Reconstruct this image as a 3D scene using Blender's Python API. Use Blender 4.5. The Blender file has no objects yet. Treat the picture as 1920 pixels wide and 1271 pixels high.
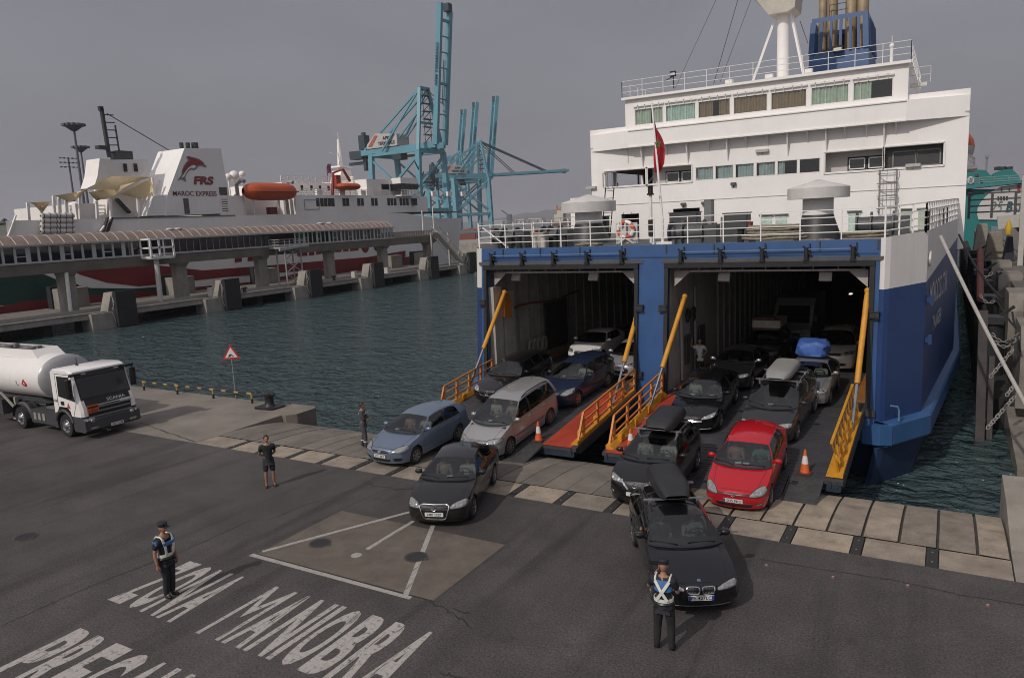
import bpy, bmesh, math, random
from math import sin, cos, pi, radians, sqrt, atan2, hypot
from mathutils import Vector, Matrix
from mathutils.bvhtree import BVHTree
from mathutils import noise as mnoise
random.seed(7)
scn = bpy.context.scene
COL = scn.collection

# ------------------------------------------------------------------ camera
F_PX, CX, CY, CAM_H = 1391.0, 960.0, 635.5, 8.25
def _raw(u, v): return Vector((u-CX, -(v-CY), F_PX)).normalized()
_ay = _raw(1785, 373.7); _ax = -_raw(-1420, 529.5)
_ax = (_ax - _ay*_ax.dot(_ay)).normalized()
_az = _ax.cross(_ay)
if _az.y < 0: _az = -_az
CAMP = Vector((0, 0, CAM_H))
def _ray(u, v):
    r = _raw(u, v); return Vector((_ax.dot(r), _ay.dot(r), _az.dot(r)))
def PZ(u, v, z=0.0):                     # point of the photograph on a level plane
    d = _ray(u, v); return CAMP + d*((z-CAM_H)/d.z)
def PY(u, v, y):                         # ... on a plane across the ferry's axis
    d = _ray(u, v); return CAMP + d*(y/d.y)
def PX(u, v, x):                         # ... on a plane along the pier
    d = _ray(u, v); return CAMP + d*(x/d.x)
def PN(u, v, p0, n):
    d = _ray(u, v); p0 = Vector(p0); n = Vector(n)
    return CAMP + d*((p0-CAMP).dot(n)/d.dot(n))
right = Vector((_ax.x, _ay.x, _az.x)); up = Vector((_ax.y, _ay.y, _az.y)); back = -Vector((_ax.z, _ay.z, _az.z))
cd = bpy.data.cameras.new('camera'); cam = bpy.data.objects.new('camera', cd); COL.objects.link(cam)
cd.sensor_width = 36.0; cd.lens = F_PX/1920*36; cd.clip_start = 0.1; cd.clip_end = 20000
cam.matrix_world = Matrix(((right.x, up.x, back.x, 0), (right.y, up.y, back.y, 0), (right.z, up.z, back.z, CAM_H), (0, 0, 0, 1)))
scn.camera = cam

# ------------------------------------------------------------------ light
SUN_AZ = Vector((-0.22, -0.97, 0)).normalized(); SUN_EL = radians(40)   # towards the sun: behind the camera, a little left
w = bpy.data.worlds.new('World'); scn.world = w; w.use_nodes = True
nt = w.node_tree; nt.nodes.clear()
out = nt.nodes.new('ShaderNodeOutputWorld'); bg = nt.nodes.new('ShaderNodeBackground')
sky = nt.nodes.new('ShaderNodeTexSky'); sky.sky_type = 'NISHITA'; sky.sun_disc = False
sky.sun_elevation = SUN_EL; sky.sun_rotation = atan2(SUN_AZ.x, SUN_AZ.y)
sky.air_density = 1.0; sky.dust_density = 6.0; sky.ozone_density = 1.0
mixs = nt.nodes.new('ShaderNodeMix'); mixs.data_type = 'RGBA'; mixs.inputs[0].default_value = 0.93
tc = nt.nodes.new('ShaderNodeTexCoord'); sx = nt.nodes.new('ShaderNodeSeparateXYZ')
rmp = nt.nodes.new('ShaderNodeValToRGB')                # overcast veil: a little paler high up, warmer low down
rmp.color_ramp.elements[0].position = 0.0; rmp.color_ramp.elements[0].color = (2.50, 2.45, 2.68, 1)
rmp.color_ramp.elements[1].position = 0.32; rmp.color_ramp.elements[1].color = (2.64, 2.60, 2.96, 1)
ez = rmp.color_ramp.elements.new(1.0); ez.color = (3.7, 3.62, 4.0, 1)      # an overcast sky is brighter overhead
nz = nt.nodes.new('ShaderNodeTexNoise'); nz.inputs['Scale'].default_value = 2.2; nz.inputs['Detail'].default_value = 4
mpn = nt.nodes.new('ShaderNodeMapping'); mpn.inputs['Scale'].default_value = (1, 1, 3)
mul = nt.nodes.new('ShaderNodeMix'); mul.data_type = 'RGBA'; mul.blend_type = 'MULTIPLY'; mul.inputs[0].default_value = 1
mr = nt.nodes.new('ShaderNodeMapRange'); mr.inputs[1].default_value = .3; mr.inputs[2].default_value = .7
mr.inputs[3].default_value = .91; mr.inputs[4].default_value = 1.09
L = nt.links
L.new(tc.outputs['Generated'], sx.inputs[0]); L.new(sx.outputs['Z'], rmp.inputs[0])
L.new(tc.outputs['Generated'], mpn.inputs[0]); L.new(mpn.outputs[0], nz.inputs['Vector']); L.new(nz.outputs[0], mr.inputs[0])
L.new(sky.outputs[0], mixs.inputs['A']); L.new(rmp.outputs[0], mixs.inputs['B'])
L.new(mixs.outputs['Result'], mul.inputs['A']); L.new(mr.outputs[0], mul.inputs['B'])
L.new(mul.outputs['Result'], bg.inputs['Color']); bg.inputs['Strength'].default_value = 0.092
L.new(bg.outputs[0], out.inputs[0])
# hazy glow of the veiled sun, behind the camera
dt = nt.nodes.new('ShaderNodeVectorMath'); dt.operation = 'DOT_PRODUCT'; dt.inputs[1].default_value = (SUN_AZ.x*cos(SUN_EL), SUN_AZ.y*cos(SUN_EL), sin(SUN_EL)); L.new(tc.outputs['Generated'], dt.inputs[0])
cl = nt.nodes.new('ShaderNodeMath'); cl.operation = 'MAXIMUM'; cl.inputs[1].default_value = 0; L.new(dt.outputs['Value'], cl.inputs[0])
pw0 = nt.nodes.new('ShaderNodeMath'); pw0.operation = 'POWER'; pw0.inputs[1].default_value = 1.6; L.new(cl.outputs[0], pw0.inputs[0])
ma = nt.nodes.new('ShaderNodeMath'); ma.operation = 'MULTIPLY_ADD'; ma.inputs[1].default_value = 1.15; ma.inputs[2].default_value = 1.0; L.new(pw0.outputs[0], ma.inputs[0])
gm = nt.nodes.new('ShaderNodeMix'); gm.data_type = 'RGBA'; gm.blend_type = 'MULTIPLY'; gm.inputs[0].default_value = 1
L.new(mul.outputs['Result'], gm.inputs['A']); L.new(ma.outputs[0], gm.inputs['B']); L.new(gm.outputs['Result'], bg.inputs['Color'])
scn.cycles.filter_width = 1.0
sl = bpy.data.lights.new('sun', 'SUN'); sun = bpy.data.objects.new('sun', sl); COL.objects.link(sun)
sl.energy = 2.0; sl.angle = radians(.8); sl.color = (1.0, .94, .86)
sd = Vector((SUN_AZ.x*cos(SUN_EL), SUN_AZ.y*cos(SUN_EL), sin(SUN_EL)))
sun.rotation_euler = sd.to_track_quat('Z', 'Y').to_euler(); sun.location = (-20, -40, 60)
scn.view_settings.view_transform = 'Standard'; scn.view_settings.look = 'None'
scn.view_settings.exposure = 0.0; scn.view_settings.gamma = 1.0; scn.view_settings.use_curve_mapping = False

# ------------------------------------------------------------------ materials
MATS = {}
def mat(name, col, rough=.55, metal=0.0, var=.18, scale=2.5, bump=0.0, coat=0.0, streak=0.0, scol=(.16,.11,.08), speck=0.0, stretch=(1,1,1), alpha_noise=None, bscale=None, spec=None):
    if name in MATS: return MATS[name]
    m = bpy.data.materials.new(name); m.use_nodes = True; MATS[name] = m
    n = m.node_tree.nodes; l = m.node_tree.links; b = n['Principled BSDF']
    b.inputs['Roughness'].default_value = rough; b.inputs['Metallic'].default_value = metal
    if coat: b.inputs['Coat Weight'].default_value = coat; b.inputs['Coat Roughness'].default_value = .04
    if spec is not None: b.inputs['Specular IOR Level'].default_value = spec
    m.diffuse_color = (*col, 1)
    g = n.new('ShaderNodeNewGeometry')
    mp = n.new('ShaderNodeMapping'); mp.inputs['Scale'].default_value = stretch
    t = n.new('ShaderNodeTexCoord'); l.new(t.outputs['Object'], mp.inputs[0])
    no = n.new('ShaderNodeTexNoise'); no.inputs['Scale'].default_value = scale; no.inputs['Detail'].default_value = 6; no.inputs['Roughness'].default_value = .62
    l.new(mp.outputs[0], no.inputs['Vector'])
    r = n.new('ShaderNodeMapRange'); r.inputs[1].default_value = .25; r.inputs[2].default_value = .75
    r.inputs[3].default_value = 1-var; r.inputs[4].default_value = 1+var; l.new(no.outputs[0], r.inputs[0])
    mx = n.new('ShaderNodeMix'); mx.data_type = 'RGBA'; mx.blend_type = 'MULTIPLY'; mx.inputs[0].default_value = 1
    mx.inputs['A'].default_value = (*col, 1); l.new(r.outputs[0], mx.inputs['B']); cur = mx.outputs['Result']
    if streak:
        mp2 = n.new('ShaderNodeMapping'); mp2.inputs['Scale'].default_value = (1.6, 1.6, .12); l.new(t.outputs['Object'], mp2.inputs[0])
        n2 = n.new('ShaderNodeTexNoise'); n2.inputs['Scale'].default_value = 1.3; n2.inputs['Detail'].default_value = 7; n2.inputs['Roughness'].default_value = .7
        l.new(mp2.outputs[0], n2.inputs['Vector'])
        r2 = n.new('ShaderNodeMapRange'); r2.inputs[1].default_value = .52; r2.inputs[2].default_value = .8; r2.inputs[3].default_value = 0; r2.inputs[4].default_value = streak
        l.new(n2.outputs[0], r2.inputs[0])
        m2 = n.new('ShaderNodeMix'); m2.data_type = 'RGBA'; l.new(r2.outputs[0], m2.inputs[0]); l.new(cur, m2.inputs['A']); m2.inputs['B'].default_value = (*scol, 1); cur = m2.outputs['Result']
    if speck:
        n3 = n.new('ShaderNodeTexNoise'); n3.inputs['Scale'].default_value = 55; n3.inputs['Detail'].default_value = 3; l.new(t.outputs['Object'], n3.inputs['Vector'])
        r3 = n.new('ShaderNodeMapRange'); r3.inputs[1].default_value = .3; r3.inputs[2].default_value = .7; r3.inputs[3].default_value = 1-speck; r3.inputs[4].default_value = 1+speck; l.new(n3.outputs[0], r3.inputs[0])
        m3 = n.new('ShaderNodeMix'); m3.data_type = 'RGBA'; m3.blend_type = 'MULTIPLY'; m3.inputs[0].default_value = 1; l.new(cur, m3.inputs['A']); l.new(r3.outputs[0], m3.inputs['B']); cur = m3.outputs['Result']
    l.new(cur, b.inputs['Base Color'])
    if bump:
        n4 = n.new('ShaderNodeTexNoise'); n4.inputs['Scale'].default_value = bscale or scale*4; n4.inputs['Detail'].default_value = 5; l.new(mp.outputs[0], n4.inputs['Vector'])
        bp = n.new('ShaderNodeBump'); bp.inputs['Strength'].default_value = bump; bp.inputs['Distance'].default_value = .03; l.new(n4.outputs[0], bp.inputs['Height']); l.new(bp.outputs[0], b.inputs['Normal'])
    return m
def emit(name, col, s):
    if name in MATS: return MATS[name]
    m = bpy.data.materials.new(name); m.use_nodes = True; MATS[name] = m
    b = m.node_tree.nodes['Principled BSDF']; b.inputs['Base Color'].default_value = (*col, 1)
    b.inputs['Emission Color'].default_value = (*col, 1); b.inputs['Emission Strength'].default_value = s
    return m
def glass(name, tint=(.30, .36, .36), trans=.62):
    if name in MATS: return MATS[name]
    m = bpy.data.materials.new(name); m.use_nodes = True; MATS[name] = m
    n = m.node_tree.nodes; l = m.node_tree.links; n.clear()
    o = n.new('ShaderNodeOutputMaterial'); tr = n.new('ShaderNodeBsdfTransparent'); tr.inputs[0].default_value = (*tint, 1)
    gl = n.new('ShaderNodeBsdfGlossy'); gl.inputs['Roughness'].default_value = .03; gl.inputs[0].default_value = (1, 1, 1, 1)
    fr = n.new('ShaderNodeLayerWeight'); fr.inputs['Blend'].default_value = .5
    pw = n.new('ShaderNodeMath'); pw.operation = 'POWER'; pw.inputs[1].default_value = 5; l.new(fr.outputs['Facing'], pw.inputs[0])
    ad = n.new('ShaderNodeMath'); ad.operation = 'MULTIPLY_ADD'; ad.inputs[1].default_value = .9; ad.inputs[2].default_value = .085; l.new(pw.outputs[0], ad.inputs[0])
    mx = n.new('ShaderNodeMixShader'); l.new(ad.outputs[0], mx.inputs[0]); l.new(tr.outputs[0], mx.inputs[1]); l.new(gl.outputs[0], mx.inputs[2]); l.new(mx.outputs[0], o.inputs[0])
    return m

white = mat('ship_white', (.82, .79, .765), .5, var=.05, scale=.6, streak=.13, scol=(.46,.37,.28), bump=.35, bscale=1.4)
white2 = mat('rail_white', (.75, .73, .70), .5, var=.1)
blue = mat('ship_blue', (.021, .074, .205), .42, var=.2, scale=.8, streak=.4, scol=(.05,.065,.10), bump=.3, bscale=1.6)
bluefun = mat('funnel_blue', (.025, .07, .18), .45, var=.2, scale=1.2, streak=.3, scol=(.02,.03,.06))
black = mat('black_rubber', (.012, .012, .013), .7, var=.3)
dark = mat('dark_steel', (.03, .03, .032), .5, var=.3)
grey = mat('grey_paint', (.22, .22, .22), .5, var=.15)
steel = mat('bright_steel', (.45, .45, .46), .3, metal=.8, var=.15)
chrome = mat('chrome', (.62, .63, .64), .12, metal=1.0, var=.03)
orange = mat('rail_orange', (.52, .18, .03), .5, var=.2, streak=.25, scol=(.15,.06,.02))
yellow = mat('ram_yellow', (.55, .25, .02), .45, var=.18, streak=.5, scol=(.25,.11,.02))
redpaint = mat('ramp_red', (.36, .042, .018), .6, var=.35, scale=1.5, streak=.7, scol=(.08,.03,.022), stretch=(1, .35, 1))
rampgrey = mat('ramp_deck', (.040, .040, .044), .6, var=.35, scale=1.3, bump=.25, speck=.2)
concrete = mat('concrete', (.25, .225, .19), .85, var=.28, scale=.9, bump=.3, speck=.22)
concrete2 = mat('pier_concrete', (.27, .25, .22), .85, var=.3, scale=.6, streak=.4, scol=(.06,.055,.045))
tyre = mat('tyre_rubber', (.014, .014, .014), .8, var=.2)
rim = mat('alloy_rim', (.36, .36, .37), .3, metal=.9, var=.1)
trimblk = mat('black_trim', (.012, .012, .013), .4, var=.15)
inter = mat('car_interior', (.012, .012, .013), .8, var=.2)
seatm = mat('seat_fabric', (.035, .034, .034), .9, var=.3, scale=9)
lens = mat('lamp_lens', (.30, .30, .285), .12, metal=.35, var=.55, scale=14, coat=1)
platew = mat('plate_white', (.62, .62, .60), .5, var=.06)
inkb = mat('ink_black', (.01, .01, .01), .6, var=0)
plateblue = mat('plate_blue', (.02, .06, .30), .5, var=.05)
carglass = glass('car_glass', (.44, .50, .49))
shipglass = glass('ship_glass', (.80, .86, .84))
navyb = mat('hull_navy', (.017, .046, .150), .42, var=.12, scale=.8, streak=.3, scol=(.025,.04,.09))
skin = mat('skin', (.30, .155, .10), .6, var=.12, scale=20)
hairm = mat('hair_black', (.012, .010, .009), .6, var=.3)

# ------------------------------------------------------------------ mesh helper
WO = {}
def woff(o): return WO.get(o.name, Vector((0, 0, 0))) if o is not None else Vector((0, 0, 0))
class MB:
    def __init__(s): s.v = []; s.f = []; s.m = []; s.s = []
    def add(s, vs, fs, m=0, smooth=False):
        o = len(s.v); s.v += [Vector(p) for p in vs]
        for f in fs: s.f.append([i+o for i in f]); s.m.append(m); s.s.append(smooth)
        return s
    def box(s, c, d, rz=0, m=0, ch=0):
        x, y, z = d[0]/2, d[1]/2, d[2]/2; c = Vector(c)
        if ch:                                        # chamfered upright edges
            k = min(ch, x*.9, y*.9)
            pl = [(-x+k,-y),(x-k,-y),(x,-y+k),(x,y-k),(x-k,y),(-x+k,y),(-x,y-k),(-x,-y+k)]
        else: pl = [(-x,-y),(x,-y),(x,y),(-x,y)]
        cr, sr = cos(rz), sin(rz); n = len(pl)
        pl = [(a*cr-b*sr, a*sr+b*cr) for a, b in pl]
        vs = [c+Vector((a, b, -z)) for a, b in pl]+[c+Vector((a, b, z)) for a, b in pl]
        fs = [list(range(n))[::-1], list(range(n, 2*n))]+[[i, (i+1) % n, n+(i+1) % n, n+i] for i in range(n)]
        return s.add(vs, fs, m)
    def span(s, a, b, m=0):                           # box between two corners
        a = Vector(a); b = Vector(b); return s.box((a+b)/2, [abs(q) for q in (b-a)], m=m)
    def bar(s, a, b, w, h=None, m=0, up=(0, 0, 1)):
        a = Vector(a); b = Vector(b); d = (b-a); h = h or w
        if d.length < 1e-6: return s
        d.normalize(); u = Vector(up)
        if abs(d.dot(u)) > .98: u = Vector((0, 1, 0))
        x = d.cross(u).normalized()*w/2; y = x.cross(d).normalized()*h/2
        vs = [a-x-y, a+x-y, a+x+y, a-x+y, b-x-y, b+x-y, b+x+y, b-x+y]
        return s.add(vs, [[0,1,2,3][::-1],[4,5,6,7],[0,1,5,4],[1,2,6,5],[2,3,7,6],[3,0,4,7]], m)
    def tube(s, pts, r, n=6, m=0, caps=True, closed=False):
        pts = [Vector(p) for p in pts]; k = len(pts); vs = []; 
        rr = r if isinstance(r, (list, tuple)) else [r]*k
        prev = None
        for i, p in enumerate(pts):
            d = ((pts[(i+1) % k] if (closed or i < k-1) else p)-(pts[i-1] if (closed or i > 0) else p)).normalized()
            if prev is None:
                u = Vector((0, 0, 1)) if abs(d.z) < .9 else Vector((1, 0, 0)); x = d.cross(u).normalized()
            else:
                x = (prev-d*prev.dot(d)).normalized()
            prev = x; y = d.cross(x)
            vs += [p+(x*cos(2*pi*j/n)+y*sin(2*pi*j/n))*rr[i] for j in range(n)]
        fs = []
        for i in range(k if closed else k-1):
            a = i*n; b = ((i+1) % k)*n
            fs += [[a+j, a+(j+1) % n, b+(j+1) % n, b+j] for j in range(n)]
        if caps and not closed: fs += [list(range(n))[::-1], list(range((k-1)*n, k*n))]
        return s.add(vs, fs, m, n > 4)
    def cyl(s, a, b, r, r2=None, n=14, m=0): return s.tube([a, b], [r, r if r2 is None else r2], n, m)
    def prism(s, poly, vec, m=0):
        poly = [Vector(p) for p in poly]; vec = Vector(vec); n = len(poly)
        nrm = sum(((poly[i]-poly[0]).cross(poly[(i+1) % n]-poly[0]) for i in range(1, n)), Vector())
        if nrm.dot(vec) > 0: poly = poly[::-1]
        fs = [list(range(n)), list(range(n, 2*n))[::-1]]+[[(i+1) % n, i, n+i, n+(i+1) % n] for i in range(n)]
        return s.add(poly+[p+vec for p in poly], fs, m)
    def grid(s, rows, m=0, smooth=True, flip=False):
        nr, nc = len(rows), len(rows[0])
        fs = [[i*nc+j, i*nc+j+1, (i+1)*nc+j+1, (i+1)*nc+j] for i in range(nr-1) for j in range(nc-1)]
        if flip: fs = [f[::-1] for f in fs]
        return s.add([p for r in rows for p in r], fs, m, smooth)
    def lathe(s, prof, c, axis=(0, 0, 1), n=20, m=0, smooth=True):    # prof: (radius, height)
        c = Vector(c); ax = Vector(axis).normalized(); u = Vector((0, 0, 1)) if abs(ax.z) < .9 else Vector((1, 0, 0))
        x = ax.cross(u).normalized(); y = ax.cross(x)
        rows = [[c+ax*h+(x*cos(2*pi*j/n)+y*sin(2*pi*j/n))*r for j in range(n+1)] for r, h in prof]
        return s.grid(rows, m, smooth)
    def ball(s, c, r, n=10, m=0, sc=(1, 1, 1)):
        c = Vector(c); rows = []
        for i in range(n+1):
            a = -pi/2+pi*i/n
            rows.append([c+Vector((cos(a)*cos(2*pi*j/(2*n))*r*sc[0], cos(a)*sin(2*pi*j/(2*n))*r*sc[1], sin(a)*r*sc[2])) for j in range(2*n+1)])
        return s.grid(rows, m, True)
    def rail(s, pts, h=1.0, rails=3, step=1.5, r=.025, pr=None, top=True, m=0):
        pts = [Vector(p) for p in pts]; pr = pr or r
        for a, b in zip(pts, pts[1:]):
            n = max(1, round((b-a).length/step))
            for i in range(n+1):
                p = a.lerp(b, i/n); s.bar(p, p+Vector((0, 0, h)), pr*2, m=m)
            for k in range(rails):
                z = Vector((0, 0, h*(k+1)/rails)); s.bar(a+z, b+z, r*2, m=m)
        return s
    def build(s, name, mats, parent=None, origin=None, sharp=35, weld=False):
        me = bpy.data.meshes.new(name)
        off = woff(parent) if parent is not None else (Vector(origin) if origin is not None else Vector((0, 0, 0)))
        me.from_pydata([v-off for v in s.v], [], s.f)
        mats = mats if isinstance(mats, (list, tuple)) else [mats]
        for q in mats: me.materials.append(q)
        me.polygons.foreach_set('material_index', s.m); me.polygons.foreach_set('use_smooth', s.s)
        if weld or any(s.s):
            bm = bmesh.new(); bm.from_mesh(me); bmesh.ops.remove_doubles(bm, verts=bm.verts, dist=1e-4)
            bmesh.ops.recalc_face_normals(bm, faces=bm.faces) if weld else None
            bm.to_mesh(me); bm.free(); me.set_sharp_from_angle(angle=radians(sharp))
        me.update()
        o = bpy.data.objects.new(name, me); COL.objects.link(o)
        if parent is not None: o.parent = parent; WO[o.name] = off
        else: o.location = off; WO[o.name] = off
        return o
def thing(name, label, cat, loc, group=None, rot=(0, 0, 0)):
    o = bpy.data.objects.new(name, None); COL.objects.link(o); o.empty_display_size = .3
    o.location = loc; o.rotation_euler = rot; WO[o.name] = Vector(loc)
    o['label'] = label; o['category'] = cat
    if group: o['group'] = group
    return o
def tag(o, label, cat, group=None):
    o['label'] = label; o['category'] = cat
    if group: o['group'] = group
    return o
def struct(o): o['kind'] = 'structure'; return o
def stuff(o): o['kind'] = 'stuff'; return o
def dup(o, parent=None):
    c = o.copy(); COL.objects.link(c)
    if parent is not None: c.parent = parent
    for ch in [q for q in COL.objects if q.parent == o]: dup(ch, c)
    return c
def text_mb(txt, place, w, h, depth=0.004, bold=0.0, m=0, flush=None):
    """flat lettering fitted to w x h; place(a, b, c) maps (0..w, 0..h, depth) to a point"""
    cu = bpy.data.curves.new('lettering', 'FONT'); cu.body = txt; cu.offset = bold; cu.resolution_u = 4
    ob = bpy.data.objects.new('lettering', cu); COL.objects.link(ob)
    dg = bpy.context.evaluated_depsgraph_get(); me = bpy.data.meshes.new_from_object(ob.evaluated_get(dg))
    vs = [v.co.copy() for v in me.vertices]; fs = [list(p.vertices) for p in me.polygons]
    COL.objects.unlink(ob); bpy.data.objects.remove(ob); bpy.data.curves.remove(cu); bpy.data.meshes.remove(me)
    x0 = min(v.x for v in vs); x1 = max(v.x for v in vs); y0 = min(v.y for v in vs); y1 = max(v.y for v in vs)
    mb = MB(); mb.add([place((v.x-x0)/(x1-x0)*w, (v.y-y0)/(y1-y0)*h, depth) for v in vs], fs, m)
    return mb
def wall(x0, x1, z0, z1, holes, fn, thick, m=0):
    """upright wall with rectangular openings; fn(x, z, d) maps to a point, d = depth behind the face"""
    xs = sorted({x0, x1, *[q for h in holes for q in h[:2]]}); zs = sorted({z0, z1, *[q for h in holes for q in h[2:]]})
    mb = MB()
    def inh(a, b): return any(h[0] < a < h[1] and h[2] < b < h[3] for h in holes)
    for i in range(len(xs)-1):
        for j in range(len(zs)-1):
            a, b, c, d = xs[i], xs[i+1], zs[j], zs[j+1]
            if a < x0 or b > x1 or c < z0 or d > z1 or inh((a+b)/2, (c+d)/2): continue
            mb.add([fn(a, c, 0), fn(b, c, 0), fn(b, d, 0), fn(a, d, 0)], [[0, 1, 2, 3]], m)
            mb.add([fn(a, c, thick), fn(b, c, thick), fn(b, d, thick), fn(a, d, thick)], [[3, 2, 1, 0]], m)
    for a, b, c, d in list(holes)+[(x0, x1, z0, z1)]:
        q = [(a, c), (b, c), (b, d), (a, d)]
        for k in range(4):
            p, r = q[k], q[(k+1) % 4]
            mb.add([fn(*p, 0), fn(*r, 0), fn(*r, thick), fn(*p, thick)], [[0, 1, 2, 3]], m)
    return mb
# ================================================================== SETTING
WATER_Z = -1.9
def water_mat():
    m = bpy.data.materials.new('water'); m.use_nodes = True
    n = m.node_tree.nodes; l = m.node_tree.links; b = n['Principled BSDF']
    b.inputs['Base Color'].default_value = (.046, .074, .078, 1); b.inputs['Roughness'].default_value = .10; b.inputs['IOR'].default_value = 1.33
    t = n.new('ShaderNodeTexCoord')
    hs = []
    for sc, st, wgt, rot in ((.22, (1, 1.3, 1), .9, .5), (.62, (1, 1.4, 1), .85, .25), (1.7, (1, 1.3, 1), .5, .6)):
        mp = n.new('ShaderNodeMapping'); mp.inputs['Scale'].default_value = st; mp.inputs['Rotation'].default_value = (0, 0, rot); l.new(t.outputs['Object'], mp.inputs[0])
        no = n.new('ShaderNodeTexNoise'); no.inputs['Scale'].default_value = sc; no.inputs['Detail'].default_value = 3; no.inputs['Distortion'].default_value = .6; l.new(mp.outputs[0], no.inputs['Vector'])
        mu = n.new('ShaderNodeMath'); mu.operation = 'MULTIPLY'; mu.inputs[1].default_value = wgt; l.new(no.outputs[0], mu.inputs[0]); hs.append(mu)
    a = n.new('ShaderNodeMath'); l.new(hs[0].outputs[0], a.inputs[0]); l.new(hs[1].outputs[0], a.inputs[1])
    a2 = n.new('ShaderNodeMath'); l.new(a.outputs[0], a2.inputs[0]); l.new(hs[2].outputs[0], a2.inputs[1])
    bp = n.new('ShaderNodeBump'); bp.inputs['Strength'].default_value = 1.0; bp.inputs['Distance'].default_value = 1.0; l.new(a2.outputs[0], bp.inputs['Height']); l.new(bp.outputs[0], b.inputs['Normal'])
    return m
mb = MB(); mb.add([(-7000, -800, 0), (7000, -800, 0), (7000, 9000, 0), (-7000, 9000, 0)], [[0, 1, 2, 3]])
wtr = struct(mb.build('water', water_mat(), origin=(0, 0, WATER_Z))); wtr.location = (0, 0, WATER_Z)
for v in wtr.data.vertices: v.co.z = 0

def asphalt_mat():
    m = bpy.data.materials.new('asphalt'); m.use_nodes = True
    n = m.node_tree.nodes; l = m.node_tree.links; b = n['Principled BSDF']; b.inputs['Roughness'].default_value = .82; b.inputs['Specular IOR Level'].default_value = .35
    t = n.new('ShaderNodeTexCoord')
    def noise(sc, det=5, ro=.6, st=(1, 1, 1), rot=0, dist=0):
        mp = n.new('ShaderNodeMapping'); mp.inputs['Scale'].default_value = st; mp.inputs['Rotation'].default_value = (0, 0, rot); l.new(t.outputs['Object'], mp.inputs[0])
        q = n.new('ShaderNodeTexNoise'); q.inputs['Scale'].default_value = sc; q.inputs['Detail'].default_value = det; q.inputs['Roughness'].default_value = ro; q.inputs['Distortion'].default_value = dist
        l.new(mp.outputs[0], q.inputs['Vector']); return q.outputs[0]
    def rng(s, a, b2, c, d):
        r = n.new('ShaderNodeMapRange'); r.inputs[1].default_value = a; r.inputs[2].default_value = b2; r.inputs[3].default_value = c; r.inputs[4].default_value = d; l.new(s, r.inputs[0]); return r.outputs[0]
    def mulc(a, f):
        x = n.new('ShaderNodeMix'); x.data_type = 'RGBA'; x.blend_type = 'MULTIPLY'; x.inputs[0].default_value = 1
        if isinstance(a, tuple): x.inputs['A'].default_value = a
        else: l.new(a, x.inputs['A'])
        l.new(f, x.inputs['B']); return x.outputs['Result']
    c = (.067, .0595, .057, 1)
    c = mulc(c, rng(noise(.09, 4), .3, .7, .78, 1.25))
    c = mulc(c, rng(noise(.7, 6, .65), .25, .75, .74, 1.28))
    c = mulc(c, rng(noise(21, 2, .8), .3, .7, .50, 1.5))
    c = mulc(c, rng(noise(24, 3, .7), .3, .7, .80, 1.22))
    c = mulc(c, rng(noise(.5, 3, .5, (1.2, .09, 1), .5, 1.2), .56, .68, 1, .70))      # tyre tracks
    c = mulc(c, rng(noise(.42, 3, .5, (1.4, .10, 1), 1.25, 1.4), .57, .69, 1, .74))
    v = n.new('ShaderNodeTexVoronoi'); v.feature = 'DISTANCE_TO_EDGE'; v.inputs['Scale'].default_value = .14
    nz2 = n.new('ShaderNodeTexNoise'); nz2.inputs['Scale'].default_value = 1.1; nz2.inputs['Detail'].default_value = 6
    l.new(t.outputs['Object'], nz2.inputs['Vector'])
    mm = n.new('ShaderNodeMix'); mm.data_type = 'RGBA'; mm.blend_type = 'LINEAR_LIGHT'; mm.inputs[0].default_value = .9; l.new(t.outputs['Object'], mm.inputs['A']); l.new(nz2.outputs['Color'], mm.inputs['B'])
    l.new(mm.outputs['Result'], v.inputs['Vector'])
    c = mulc(c, rng(v.outputs['Distance'], .0012, .004, .84, 1))
    # oil spots
    c = mulc(c, rng(noise(1.7, 2, .4), .66, .74, 1, .86))
    l.new(c, b.inputs['Base Color'])
    bp = n.new('ShaderNodeBump'); bp.inputs['Strength'].default_value = .5; bp.inputs['Distance'].default_value = .01; l.new(noise(60, 3, .8), bp.inputs['Height']); l.new(bp.outputs[0], b.inputs['Normal'])
    return m
ASPH = asphalt_mat()
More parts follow.
